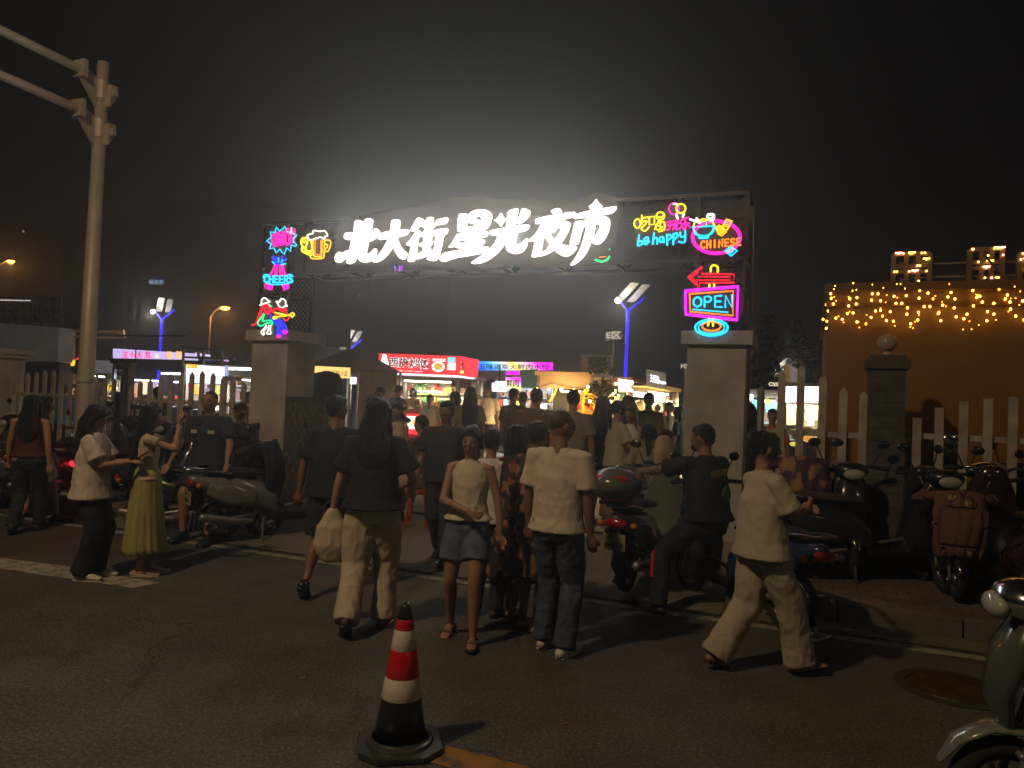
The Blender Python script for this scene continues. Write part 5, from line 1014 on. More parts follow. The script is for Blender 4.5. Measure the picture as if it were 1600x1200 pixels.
def scooter(label, loc, yaw, col=(.02, .02, .022), topbox=None, plate=False, lit=False, mirrors=True, apron=None, panelcol=None, seatcol=(.015, .014, .014), lean=0, phone=False, s=1.0, group='electric scooters and mopeds parked by the gate', chrome=False, name='scooter'):
    t = thing(name, label, 'scooter', loc, yaw, group); t.scale = (s,)*3
    if lean: t.rotation_euler.x = lean
    pm = paint(col); pp_ = paint(panelcol) if panelcol else pm; sm = mat('seat_vinyl_%02d' % int(seatcol[0]*99), seatcol, .5, var=.15, bump=.1, bscale=50)
    wheel(t, -.60); wheel(t, .66)
    b = MB(); b.chain([(-.92, 0, .70), (-.80, 0, .66), (-.55, 0, .60), (-.25, 0, .52), (-.08, 0, .42), (-.02, 0, .32)], [(.07, .05), (.13, .09), (.165, .14), (.17, .17), (.155, .14), (.13, .07)], n=16, ref=(0, 0, 1)); b.build('rear_body', pp_, t, True)
    b = MB()
    for sd in (-1, 1): b.chain([(-.78, sd*.135, .60), (-.55, sd*.165, .52), (-.30, sd*.175, .47)], [(.02, .07), (.025, .12), (.02, .08)], n=10, ref=(0, 0, 1))
    b.build('side_panel', pp_, t, True)
    b = MB(); b.box((.18, 0, .275), (.50, .30, .05)); b.box((.18, 0, .23), (.44, .20, .06)); o = b.build('floorboard', BLACKP, t); bevel(o, .012)
    b = MB(); b.chain([(.36, 0, .27), (.45, 0, .45), (.52, 0, .70), (.53, 0, .90), (.50, 0, 1.02)], [(.10, .04), (.20, .05), (.225, .07), (.17, .09), (.11, .07)], n=18, ref=(1, 0, 0)); b.build('leg_shield', pm, t, True)
    b = MB(); b.chain([(.60, 0, .93), (.66, 0, .80), (.70, 0, .62), (.66, 0, .48)], [(.10, .05), (.14, .06), (.10, .05), (.05, .03)], n=14, ref=(1, 0, .2)); b.build('front_cowl', pp_, t, True)
    b = MB(); b.chain([(.45+.66*0+.21+.27*math.cos(R(a)), 0, .225+.27*math.sin(R(a))) for a in (165, 135, 105, 75, 45, 20)], [(.05, .012), (.065, .018), (.07, .02), (.07, .02), (.06, .018), (.03, .01)], n=10, ref=(0, 0, 1)); b.build('front_fender', pm, t, True)
    b = MB(); b.chain([(-.60+.27*math.cos(R(a)), 0, .225+.27*math.sin(R(a))) for a in (200, 170, 140, 110, 80)], [(.05, .01), (.06, .014), (.065, .016), (.065, .016), (.05, .01)], n=10, ref=(0, 0, 1)); b.build('rear_fender', BLACKP, t, True)
    b = MB()
    for sd in (-1, 1): b.chain([(.56, sd*.07, .62), (.66, sd*.075, .23)], .018, n=8); b.chain([(-.25, sd*.10, .30), (-.60, sd*.09, .24)], .022, n=8)
    b.chain([(.63, -.075, .40), (.63, .075, .40)], .016, n=8); b.chain([(-.30, -.10, .30), (-.30, .10, .30)], .016, n=8); b.chain([(-.28, 0, .29), (.60, 0, .42)], .02, n=8); b.build('fork', GREYSTEEL, t, True)
    b = MB(); b.ball((.60, 0, 1.02), (.13, .16, .09), 16, 10); b.chain([(.50, 0, 1.0), (.50, -.16, 1.06), (.46, -.34, 1.05)], .014, n=8); b.chain([(.50, 0, 1.0), (.50, .16, 1.06), (.46, .34, 1.05)], .014, n=8); hb = b.build('handlebar', BLACKP if not chrome else CHROME, t, True)
    for sd in (-1, 1):
        b = MB(); b.chain([(.475, sd*.24, 1.055), (.455, sd*.37, 1.045)], .02, n=8); b.chain([(.52, sd*.22, 1.05), (.50, sd*.36, 1.04)], .006, n=6); b.build('grip', RUBBER, hb, True)
        if mirrors:
            b = MB(); b.chain([(.50, sd*.22, 1.06), (.50, sd*.27, 1.18), (.49, sd*.30, 1.25)], .007, n=6); b.ball((.49, sd*.32, 1.28), (.016, .062, .042), 14, 8); b.build('mirror', BLACKP if not chrome else CHROME, t, True)
    b = MB(); b.ball((.715, 0, .99), (.045, .10, .055), 14, 8); b.build('headlight', mat('lens_clear', (.35, .35, .33), .08, var=.05, coat=1), t, True)
    b = MB(); b.chain([(-.80, 0, .76), (-.60, 0, .78), (-.35, 0, .765), (-.12, 0, .75), (-.02, 0, .71)], [(.10, .035), (.135, .05), (.14, .045), (.12, .04), (.07, .02)], n=16, ref=(0, 0, 1)); b.build('seat', sm, t, True)
    b = MB()
    for sd in (-1, 1): b.chain([(-.55, sd*.12, .76), (-.85, sd*.12, .80), (-1.0, sd*.06, .81)], .012, n=8)
    b.chain([(-1.0, -.06, .81), (-1.0, .06, .81)], .012, n=8); b.build('grab_rail', CHROME, t, True)
    b = MB(); b.ball((-.95, 0, .66), (.035, .11, .045), 14, 8); b.build('tail_light', glow('tail_red_lit', (1, .01, .03), 4) if lit else GLASSR, t, True)
    for sd in (-1, 1): b = MB(); b.ball((-.90, sd*.15, .64), (.03, .035, .03), 10, 6); b.build('turn_signal', mat('amber_lens', (.45, .15, .02), .15, var=.05, coat=.6), t, True)
    b = MB(); b.chain([(-.30, -.13, .22), (-.55, -.16, .24), (-.85, -.17, .30)], [.03, .045, .045], n=12); b.build('muffler', GREYSTEEL, t, True)
    b = MB(); b.bar((-.15, .08, .25), (-.20, .20, .02), .022); b.bar((-.15, -.08, .25), (-.20, -.20, .02), .022); b.build('stand', DARKSTEEL, t)
    if plate:
        b = MB(); b.box((-.965, 0, .50), (.012, .20, .14)); p_ = b.build('number_plate', mat('plate_dull', (.35, .30, .16), .5, var=.15), t)
        b = MB(); b.bar((-.93, 0, .62), (-.955, 0, .45), .05, .02); b.build('plate_bracket', BLACKP, t)
        text_mesh('冀F', .05, mat('plate_ink', (.05, .03, .02), .6), 'plate_lettering', p_, (-.974, .06, .525), (0, -1, 0), (0, 0, 1), 0, .001); text_mesh('8E069', .06, mat('plate_ink', (.05, .03, .02), .6), 'plate_lettering', p_, (-.974, .085, .455), (0, -1, 0), (0, 0, 1), 0, .001, width=.17)
    if topbox:
        b = MB(); b.chain([(-1.14, 0, 1.0), (-1.10, 0, 1.0), (-.92, 0, 1.0), (-.74, 0, 1.0), (-.70, 0, 1.0)], [(.13, .09), (.20, .14), (.225, .155), (.20, .14), (.13, .09)], n=20, ref=(0, 0, 1)); tb = b.build('top_box', paint(topbox), t, True)
        b = MB(); b.ball((-1.10, 0, 1.05), (.075, .165, .045), 16, 8); b.build('reflector', mat('top_box_red', (.35, .015, .015), .15, var=.1, coat=.7), tb, True)
        b = MB(); b.box((-.92, 0, .96), (.44, .43, .012)); b.box((-.92, 0, .845), (.30, .22, .03)); b.build('box_seam', BLACKP, tb)
    if apron:
        b = MB(); n1, n2 = 14, 16; r = random.Random(int(loc[0]*100)); vs = []
        for i in range(n1+1):
            f_ = i/n1; z = 1.12-.66*f_; half = (.22 if f_ < .25 else .25)*(1-.25*max(0, f_-.3)); 
            for k in range(n2+1):
                a = -1+2*k/n2; bul = .13*(1-a*a)
                vs.append((.60+bul+.10*math.sin(f_*2.6)+.018*math.sin(k*1.9+i*.4)+.012*r.random(), a*half, z+.02*math.cos(a*3)))
        for i in range(n1):
            for k in range(n2): q = i*(n2+1)+k; b.f.append((q, q+1, q+n2+2, q+n2+1)); b.mi.append(0)
        b.v = vs; o = b.build('wind_apron', apron, t, True, fix=False); md = o.modifiers.new('s', 'SOLIDIFY'); md.thickness = .025
        for sd in (-1, 1):
            b = MB(); b.chain([(.60, sd*.20, 1.05), (.52, sd*.31, 1.04), (.42, sd*.37, 1.0)], [.05, .062, .045], n=12); b.build('hand_muff', apron, t, True)
    if phone:
        b = MB(); b.box((.40, 0, 1.16), (.012, .15, .08), mat=Matrix.Rotation(R(-20), 3, 'Y')); b.build('phone_mount', BLACKP, t)
        b = MB(); b.box((.391, 0, 1.163), (.004, .145, .072), mat=Matrix.Rotation(R(-20), 3, 'Y')); sc_ = b.build('screen', glow('screen_dark', (.005, .01, .05), .6), t)
        b = MB(); b.box((.387, .045, 1.168), (.003, .035, .03), mat=Matrix.Rotation(R(-20), 3, 'Y')); b.build('screen_icon', glow('icon_blue', (.2, .5, 1), 1.3), sc_)
        b = MB(); b.ball((.387, -.04, 1.168), (.004, .020, .018)); b.build('screen_icon', glow('icon_green', (.05, .8, .15), 1.2), sc_); b = MB(); b.box((.388, 0, 1.14), (.003, .11, .004), mat=Matrix.Rotation(R(-20), 3, 'Y')); b.build('screen_icon', glow('icon_pale', (.3, .4, 1), 1.0), sc_)
    return t
def gp(px, py, z=None):      # ground point under a picture point, standing on the local ground height
    p = G(px, py, 0)
    for _ in range(4): p = G(px, py, zg(p.x, p.y))
    return p
def patt_mat(name, base, spot, sc, th=.55, spot2=None, quilt=0):
    m = bpy.data.materials.new(name); m.use_nodes = True; n = m.node_tree.nodes; l = m.node_tree.links; b = n['Principled BSDF']; t = n.new('ShaderNodeTexCoord')
    nz = n.new('ShaderNodeTexNoise'); nz.inputs['Scale'].default_value = sc; nz.inputs['Detail'].default_value = 1.5; l.new(t.outputs['Object'], nz.inputs['Vector'])
    r = n.new('ShaderNodeValToRGB'); r.color_ramp.interpolation = 'CONSTANT'; r.color_ramp.elements[0].color = base+(1,); r.color_ramp.elements[1].position = th; r.color_ramp.elements[1].color = spot+(1,)
    if spot2: e = r.color_ramp.elements.new(th+.07); e.color = spot2+(1,)
    l.new(nz.outputs[0], r.inputs[0]); l.new(r.outputs[0], b.inputs['Base Color']); b.inputs['Roughness'].default_value = .85
    if quilt:
        br = n.new('ShaderNodeTexBrick'); br.inputs['Scale'].default_value = quilt; br.offset = .5; br.inputs['Mortar Size'].default_value = .03; br.inputs['Mortar Smooth'].default_value = 1
        mp = n.new('ShaderNodeMapping'); mp.inputs['Rotation'].default_value = (R(90), 0, R(90)); l.new(t.outputs['Object'], mp.inputs[0]); l.new(mp.outputs[0], br.inputs['Vector'])
        bp = n.new('ShaderNodeBump'); bp.inputs['Strength'].default_value = 1; bp.inputs['Distance'].default_value = .03; bp.invert = True; l.new(br.outputs['Fac'], bp.inputs['Height']); l.new(bp.outputs[0], b.inputs['Normal'])
    return m
QUILT = patt_mat('quilted_pink', (.13, .065, .055), (.32, .25, .13), 5.5, .66, quilt=1.3); FLORAL = patt_mat('floral_cover', (.05, .03, .05), (.24, .12, .12), 7, .55, (.28, .17, .06)); CLOTHB = mat('apron_black', (.012, .012, .013), .8, var=.3)
YU = -ANG       # yaw pointing right along the kerb
def sc(label, px, py, yaw, **k):
    p = gp(px, py); return scooter(label, p, yaw, **k)
sc('white-flanked scooter with rear towards us beside the left pillar', 425, 838, R(40), panelcol=(.15, .145, .14), col=(.05, .05, .055), plate=True)
sc('black scooter the seated guard is on, half hidden by his legs', 318, 838, R(8), apron=CLOTHB)
sc('black scooter with raised apron just behind the white-flanked one', 385, 795, R(-115), apron=CLOTHB, col=(.03, .03, .035))
sc('scooter with glowing red tail light behind the woman in the green skirt', 210, 792, R(70), lit=True, col=(.03, .05, .06))
sc('dark scooter standing behind the woman in black trousers', 120, 785, R(55), col=(.03, .03, .03))
sc('dark scooter between the two photographing women', 175, 772, R(95), col=(.06, .065, .07), panelcol=(.12, .13, .12))
sc('dark scooter with bright mirror left of the mast pole', 85, 772, R(-120), col=(.04, .04, .045))
sc('scooter with pale body half hidden by the white shorts', 62, 790, R(60), col=(.12, .11, .10))
sc('dark scooter by the fence behind the green skirt', 262, 775, R(-80), col=(.02, .02, .02))
sc('grey scooter with red-topped box and number plate, left of the rider', 1010, 905, R(62), topbox=(.10, .10, .10), col=(.12, .13, .11), panelcol=(.10, .11, .09), plate=True, phone=False)
sc('blue scooter the black-clad rider sits on', 1150, 955, R(112), col=(.02, .035, .09), panelcol=(.02, .04, .12), phone=True)
sc('dark scooter wearing a floral wind cover behind the beige-clad woman', 1240, 872, R(-105), apron=FLORAL, col=(.02, .02, .02))
sc('long black scooter with muddy seat between floral and pink covers', 1350, 905, R(5), col=(.012, .012, .013), seatcol=(.06, .035, .035))
sc('black scooter draped in a quilted pink cover with cream patches', 1478, 918, R(-112), apron=QUILT, col=(.010, .010, .010), s=.84)
sc('dark scooter tucked behind the long black one', 1395, 872, R(25), col=(.015, .015, .016))
sc('glossy dark red scooter with big shiny top box at the right edge', 1590, 960, R(78), topbox=(.06, .018, .018), col=(.03, .012, .010), panelcol=(.04, .018, .016), plate=True, chrome=True, s=1.08)
sc('black scooter behind the quilted pink one near the stone post', 1500, 868, R(-60), col=(.015, .015, .015), apron=CLOTHB)
for px_, py_, yw_, lb_ in ((1300, 880, -100, 'dark scooter nose-out between the floral cover and the stone post'), (1430, 900, -98, 'black scooter squeezed between the stone post and the pink cover'), (1545, 915, -70, 'black scooter right of the pink cover, its handlebar against the fence'), (1335, 862, 60, 'small dark scooter leaning close under the right pickets')):
    sc(lb_, px_, py_, R(yw_), col=(.013, .013, .014))
sc('dark scooter with front basket shield in the yard beside the walking man', 655, 735, R(-150), col=(.03, .03, .035), apron=CLOTHB)
scooter('large near scooter cut by the right corner, silver shield towards us', Vector((2.68, 2.86, 0)), R(167), col=(.16, .17, .16), panelcol=(.07, .075, .075), s=.97, chrome=True, mirrors=False)
# ------------------------------------------------------------------ people
def ik(a, t, l1, l2, pole):
    a = Vector(a); t = Vector(t); d = t-a; L = max(.05, min(d.length, (l1+l2)*.995)); d.normalize(); t2 = a+d*L
    c = (l1*l1+L*L-l2*l2)/(2*L); h = math.sqrt(max(0, l1*l1-c*c)); pl = Vector(pole); pl = pl-d*pl.dot(d)
    if pl.length < 1e-4: pl = d.orthogonal()
    pl.normalize(); return a+d*c+pl*h, t2
def wrinkle(me, amp, sc=(7, 7, 3.0), seed=0.0, fold=True):
    n = [v.normal.copy() for v in me.vertices]
    for v, nn in zip(me.vertices, n):
        p = v.co; r2 = 1-abs(noise.noise(Vector((p.x*15+seed, p.y*15, p.z*9+seed)))*3); r2 = max(-.5, r2); q = Vector((p.x*sc[0]+seed, p.y*sc[1]+seed*.7, p.z*sc[2])); a = noise.noise(q)
        k = (1-abs(noise.noise(q*1.9+Vector((3, 1, 7))))*2.2) if fold else noise.noise(q*2)
        v.co = p + nn*(amp*(a*.9+k*.6+r2*.42))
SKIN = {'light': (.36, .21, .14), 'mid': (.28, .155, .10), 'tan': (.20, .105, .065)}
def skin(k): return mat('skin_'+k, SKIN[k], .5, var=.08, scale=8, bump=.05, bscale=120)
def cloth(name, c, rough=.85, **k): return mat('cloth_'+name, c, rough, var=k.pop('var', .12), scale=k.pop('scale', 5), bump=k.pop('bump', .25), bscale=k.pop('bscale', 160), sheen=k.pop('sheen', 0), **k)
HAIR = mat('hair_black', (.010, .009, .009), .45, var=.4, scale=14, bump=.9, bscale=60, stretch=(5, 5, .6))
HAIRB = mat('hair_brown', (.022, .014, .010), .45, var=.4, scale=14, bump=.9, bscale=60, stretch=(5, 5, .6))
EYEM = mat('eye_dark', (.02, .015, .012), .2, var=0); LIP = mat('lips', (.24, .07, .06), .45, var=0)
def person(label, loc, yaw, H=1.70, sex='m', vox=.0105, sk='mid', hair='short', hairm=None, top=None, topm=None, sleeve='short', hem=.86, bottom=None, botm=None, legend=None, shoes=None, shoem=None, feet=None, pelvis=(0, 0, .93), lean=0.0, twist=0.0,
           hands=None, head=(0, 0), face=True, build=1.0, group='people walking and standing about the market gate', loose=.022, parts_extra=None, poles=None, cap=None, sole=None, fingers='relax', longhair=.55, name='person', legw=1.0):
    """a whole figure in its own frame: +y is where it faces, z up; feet/hands are joint targets for a 1.72 m body"""
    s = H/1.72; t = thing(name, label, 'person', loc, yaw, group); t.scale = (s,)*3
    fem = sex == 'f'; px, py, pz = pelvis; sw = (.155 if fem else .180)*build
    up = Matrix.Rotation(-lean, 3, 'X') @ Matrix.Rotation(twist, 3, 'Z')
    def tp(x, y, z): return Vector((px, py, pz)) + up @ Vector((x, y, z-.93))       # torso space
    feet = feet or ((-.10, 0, .085, 0), (.10, 0, .085, 0)); hands = hands or ((-.27, .05, .80), (.27, .05, .80))
    hip = [Vector((px+sd*.085, py, pz-.02)) for sd in (-1, 1)]
    knees = []; ank = []
    for i in (0, 1):
        k, a = ik(hip[i], feet[i][:3], .43, .42, ((-.06, .12)[i]*.6, 1, .1) if not (poles and poles.get('k%d' % i)) else poles['k%d' % i]); knees.append(k); ank.append(a)
    sh = [tp(sd*sw, 0, 1.385) for sd in (-1, 1)]; elb = []; wr = []
    for i in (0, 1):
        sd = (-1, 1)[i]; e, w_ = ik(sh[i], hands[i], .285, .25, (poles or {}).get('e%d' % i, (sd*.5, -1, -.25))); elb.append(e); wr.append(w_)
    # body -----------------------------------------------------------
    b = MB(); B = build
    b.chain([tp(0, -.005, .86), tp(0, -.01, .95), tp(0, .0, 1.08), tp(0, .005, 1.24), tp(0, .0, 1.36), tp(0, -.005, 1.43)],
            [(.13*B, .09), ((.165 if fem else .155)*B, .11), ((.118 if fem else .138)*B, .09*B), ((.135 if fem else .155)*B, .105*B), (sw*.84, .074), (sw*.40, .052)], n=18, ref=up @ Vector((0, 1, 0)))
    hy, hp = head; HR = up @ Matrix.Rotation(hy, 3, 'Z') @ Matrix.Rotation(-hp, 3, 'X'); hc = tp(0, .018, 1.60)
    b.chain([tp(0, -.01, 1.40), tp(0, .0, 1.47), hc + HR @ Vector((0, -.015, -.06))], [.062, .050 if fem else .056, .052], n=12)
    hv = lambda x, y, z: hc + HR @ Vector((x, y, z))
    b.ball(hc, (.076, .095, .106), 20, 14, HR); b.ball(hv(0, .022, -.058), (.056, .066, .055), 16, 10, HR); b.ball(hv(0, .052, -.09), (.026, .022, .018), 10, 8, HR)
    b.chain([hv(0, .090, .012), hv(0, .107, -.022)], [.008, .0145], n=8); b.ball(hv(0, .088, -.058), (.022, .012, .011), 10, 6, HR)
    for sd in (-1, 1): b.ball(hv(sd*.079, -.008, -.012), (.009, .019, .031), 10, 8, HR); b.ball(hv(sd*.032, .080, -.025), (.022, .012, .016), 8, 6, HR)
    for i in (0, 1):
        sd = (-1, 1)[i]; fl = feet[i][3] if len(feet[i]) > 3 else 0
        b.chain([hip[i]+Vector((0, -.01, .03)), hip[i]*.5+knees[i]*.5+Vector((0, .008, 0)), knees[i]], [(.090*B, .098*B), (.076*B, .08*B), (.054, .056)], n=14, ref=(0, 1, 0))
        m_ = knees[i]*.62+ank[i]*.38; kb = (ank[i]-knees[i]).cross(Vector((1, 0, 0))).normalized()
        b.chain([knees[i], m_-kb*(-.012), knees[i]*.25+ank[i]*.75, ank[i]], [(.053, .055), (.053*B, .06*B), (.036, .038), (.033, .038)], n=14, ref=(0, 1, 0))
        # foot
        fd = Vector((sd*.12, 1, 0)).normalized(); fd = Matrix.Rotation(fl, 3, 'X') @ fd; fu = Matrix.Rotation(fl, 3, 'X') @ Vector((0, 0, 1)); a0 = ank[i]
        b.chain([a0-fd*.045-fu*.05, a0+fd*.04-fu*.045, a0+fd*.12-fu*.058, a0+fd*.165-fu*.064], [(.031, .03), (.036, .034), (.042, .020), (.036, .013)], n=12, ref=fu)
        # arm
        b.chain([sh[i]+(tp(0, 0, 1.40)-sh[i])*.25, sh[i], sh[i]*.5+elb[i]*.5, elb[i]], [.040*B, (.045 if not fem else .043)*B, (.044 if not fem else .037)*B, .036], n=12)
        b.chain([elb[i], elb[i]*.6+wr[i]*.4, wr[i]], [.037, (.038 if not fem else .032)*B, (.023, .023)], n=12)
        fa = (wr[i]-elb[i]).normalized(); side = fa.cross(Vector((0, 1, .01))).normalized() if abs(fa.y) < .8 else fa.cross(Vector((0, 0, 1))).normalized()
        pn = side.cross(fa).normalized()      # palm normal
        mode = fingers if isinstance(fingers, str) else fingers[i]; cu = {'relax': .35, 'grip': 1.05, 'flat': .08, 'hold': .75}[mode]
        if pn.dot(Vector((-sd, .3, 0))) < 0: pn = -pn
        pc = wr[i]+fa*.045; b.chain([wr[i]+fa*.005, pc, wr[i]+fa*.088], [(.026, .016), (.038, .015), (.038, .012)], n=12, ref=pn)
        for f_ in range(4):
            off = side*((f_-1.5)*.0185); p0 = wr[i]+fa*.082+off; ln = (.036, .040, .038, .030)[f_]; d1 = (fa*math.cos(cu)+pn*math.sin(cu)); d2 = (fa*math.cos(cu*2)+pn*math.sin(cu*2))
            b.chain([p0, p0+d1*ln, p0+d1*ln+d2*ln*.8], [.0092, .0085, .0072], n=7)
        th_s = side*(1 if side.dot(Vector((0, 1, .6))) > 0 else -1); p0 = wr[i]+fa*.03+th_s*.026; b.chain([p0, p0+th_s*.022+fa*.026+pn*.012, p0+th_s*.020+fa*.055+pn*.026], [.013, .0105, .0088], n=8)
    body = link('body', remeshed(b, vox*.8 if vox < .012 else vox, 2), skin(sk), t)
    # face -----------------------------------------------------------
    if face:
        for sd in (-1, 1):
            b = MB(); b.ball(hv(sd*.031, .0885, .002), (.0135, .0045, .0055), 10, 6, HR); b.build('eye', EYEM, t, True)
            b = MB(); b.chain([hv(sd*.016, .093, .020), hv(sd*.033, .0925, .0245), hv(sd*.050, .084, .018)], [.003, .0035, .002], n=6); b.build('eyebrow', HAIR, t, True)
        b = MB(); b.ball(hv(0, .0965, -.054), (.021, .006, .0065), 12, 6, HR); b.build('mouth', LIP, t, True)
    # hair -----------------------------------------------------------
    hm = hairm or HAIR
    b = MB()
    if hair == 'short': b.ball(hv(0, -.016, .026), (.083, .096, .096), 18, 12, HR); b.ball(hv(0, .030, .066), (.066, .058, .046), 14, 8, HR); b.ball(hv(0, -.05, -.02), (.066, .052, .055), 14, 8, HR)
    elif hair == 'crop': b.ball(hv(0, -.016, .024), (.0765, .0935, .0925), 18, 12, HR)
    else:
        b.ball(hv(0, -.018, .024), (.089, .102, .100), 18, 12, HR); b.ball(hv(0, .028, .066), (.070, .060, .048), 14, 8, HR)
        for sd in (-1, 1): b.chain([hv(sd*.045, .070, .070), hv(sd*.078, .035, .02), hv(sd*.082, .01, -.05)], [.018, .024, .024], n=8)
        if hair == 'long':
            bk = tp(0, -.13, 1.30); L_ = longhair
            b.chain([hv(0, -.05, .0), hv(0, -.075, -.10), tp(.0, -.105, 1.36), tp(.0, -.13, 1.44-L_*.55), tp(0, -.125, 1.44-L_*.85), tp(0.01, -.12, 1.44-L_)], [(.088, .07), (.100, .06), (.125, .045), (.118, .04), (.085, .032), (.04, .015)], n=16, ref=up @ Vector((0, 1, 0)))
            for sd in (-1, 1): b.chain([hv(sd*.07, -.01, -.02), hv(sd*.085, .0, -.11), tp(sd*.10, .03, 1.38), tp(sd*.105, .07, 1.26)], [.028, .032, .026, .012], n=8)
        elif hair == 'bob': 
            b.chain([hv(0, -.05, .0), hv(0, -.06, -.09), hv(0, -.055, -.15)], [(.09, .07), (.10, .065), (.085, .045)], n=14, ref=HR @ Vector((0, 1, 0)))
            for sd in (-1, 1): b.chain([hv(sd*.072, .0, -.02), hv(sd*.083, .01, -.10), hv(sd*.078, .015, -.14)], [.028, .030, .018], n=8)
        elif hair == 'bun': b.ball(hv(0, -.095, .075), (.052, .045, .048), 12, 8); b.ball(hv(.02, -.12, .04), (.035, .03, .04), 10, 6); b.chain([hv(0, -.08, -.03), hv(0, -.10, -.06)], [.04, .015], n=8)
        elif hair == 'pony': b.chain([hv(0, -.10, .03), hv(0, -.135, .0), hv(0, -.125, -.12), hv(.01, -.11, -.30)], [.022, .032, .034, .012], n=10)
    if hair != 'none':
        me = remeshed(b, max(.008, vox*.8), 1)
        ns = [v.normal.copy() for v in me.vertices]
        for v, nn in zip(me.vertices, ns):
            q = v.co; a = noise.noise(Vector((q.x*42, q.y*42, q.z*4))); a2 = noise.noise(Vector((q.x*90, q.y*90, q.z*30))); v.co = q+nn*(a*(.011 if hair in ('long', 'bob', 'pony', 'bun') else (.002 if hair == 'crop' else .006))+a2*(.003 if hair != 'crop' else .0))
        h_ = link('hair', me, hm, t)
    if cap:
        b = MB(); b.ball(hv(0, -.012, .045), (.089, .104, .078), 18, 10, HR); cp = link('cap', remeshed(b, .009, 2), cap, t)
        b = MB(); b.ball(hv(0, .115, .035), (.062, .050, .008), 14, 6, HR); b.build('brim', cap, cp, True)
    # top ------------------------------------------------------------
    sd_ = sum(map(ord, label)) % 97 * .37
    ry = up @ Vector((0, 1, 0))
    if top:
        L_ = loose; b = MB(); zs = [hem, (hem+1.05)/2, 1.10, 1.24, 1.34, 1.40, 1.445]
        wv = {0: (.170 if fem else .165)*B+L_, 1: (.150 if fem else .155)*B+L_, 2: (.125 if fem else .142)*B+L_*1.1, 3: (.140 if fem else .160)*B+L_*.9}
        b.chain([tp(0, (.005 if k < 2 else 0), z) for k, z in enumerate(zs)], [(wv[0]+.022, .138*B+L_), (wv[1], .112*B+L_), (wv[2], .098*B+L_), (wv[3], .108*B+L_*.45), (sw*.98, .094), (sw*.80, .076), (sw*(.40 if top != 'tank' else .36), .058)], n=22, ref=ry, cap=False)
        if sleeve != 'none':
            for i in (0, 1):
                e, w_ = elb[i], wr[i]
                if sleeve == 'short': q = [sh[i]+(tp(0, 0, 1.385)-sh[i])*.40, sh[i], sh[i]*.45+e*.55, sh[i]*.22+e*.78]; rr = [.050*B, .058*B, .058*B+L_*.35, .063*B+L_*.5]
                elif sleeve == 'cap': q = [sh[i]+(tp(0, 0, 1.385)-sh[i])*.40, sh[i], sh[i]*.6+e*.4]; rr = [.048*B, .056*B, .054*B+L_*.3]
                else: q = [sh[i]+(tp(0, 0, 1.385)-sh[i])*.40, sh[i], sh[i]*.5+e*.5, e, e*.5+w_*.5, e*.08+w_*.92]; rr = [.050*B, .058*B, .055*B+L_*.3, .050+L_*.3, .044+L_*.2, .036]
                b.chain(q, rr, n=14, cap=False)
        me = remeshed(b, vox, 7); wrinkle(me, .0075, (6, 6, 5), sd_); link(top if top in ('shirt', 'vest', 'blouse', 'jacket') else {'tank': 'tank_top', 'tee': 't_shirt', 'dress': 'dress_top', 'knit': 'knit_top'}[top], me, topm, t)
    # bottom ---------------------------------------------------------
    if bottom in ('trousers', 'shorts', 'jeans', 'wide'):
        b = MB(); kend = {'shorts': legend or .45}.get(bottom, 1.0); wl_ = legw*{'trousers': 1.0, 'jeans': 1.02, 'wide': 1.28, 'shorts': 1.05}[bottom]
        b.chain([tp(0, -.003, .80), tp(0, -.008, .90), tp(0, -.004, .99), tp(0, 0, 1.03)], [(.145*B, .10), (.178*B, .128), ((.155 if not fem else .145)*B, .112), ((.145 if not fem else .130)*B, .105)], n=20, ref=ry, cap=False)
        for i in (0, 1):
            k, a = knees[i], ank[i]
            if bottom == 'shorts': e = hip[i]*(1-kend*1.55)+k*(kend*1.55) if kend < .65 else k; b.chain([hip[i]+Vector((0, 0, .02)), hip[i]*.5+e*.5, e], [(.092*B, .106*B), (.105*B*wl_, .108*B), (.104*B*wl_, .102*B)], n=16, ref=(0, 1, 0), cap=False)
            else:
                ft = .10 if bottom == 'wide' else (.066 if bottom == 'trousers' else .074); ft *= legw
                b.chain([hip[i]+Vector((0, 0, .02)), hip[i]*.5+k*.5, k, k*.5+a*.5, a+Vector((0, -.012, -.02))], [(.090*B, .104*B), (.094*B*wl_, .096*B), (.078*B*wl_, .082*wl_), (.070*wl_, .078*wl_), (ft, ft*1.12)], n=16, ref=(0, 1, 0), cap=False)
        me = remeshed(b, vox, 5); wrinkle(me, .009 if bottom != 'shorts' else .006, (8, 8, 9 if bottom in ('jeans', 'trousers') else 4), sd_+5); link({'wide': 'trousers'}.get(bottom, bottom), me, botm, t)
    elif bottom in ('skirt', 'dress'):
        zlo = legend or .30; n_, m_ = 72, 16; vs = []; fs = []
        ctr = Vector(((ank[0].x+ank[1].x)/2, (ank[0].y+ank[1].y)/2, 0)); z_hi = 1.07
        for k in range(m_+1):
            f_ = k/m_; z = z_hi+(zlo-z_hi)*f_; c_ = tp(0, 0, z_hi)*(1-f_)+Vector((ctr.x*.7+px*.3, ctr.y*.7+py*.3, zlo))*f_
            ra, rb = (.150*(1-min(1, f_*9))+.186*min(1, f_*9))*B+.10*max(0, f_-.2)*legw, .118*(1-min(1, f_*9))+.142*min(1, f_*9)+.09*max(0, f_-.2)*legw
            for q in range(n_):
                a = 2*math.pi*q/n_; pl = 1+.05*f_*math.sin(a*(18 if bottom == 'skirt' else 9)+math.sin(f_*3))+.05*f_*noise.noise(Vector((math.cos(a)*2, math.sin(a)*2, f_+sd_)))
                vs.append((c_.x+ra*pl*math.cos(a), c_.y+rb*pl*math.sin(a), z+.01*math.sin(a*3+sd_)*f_))
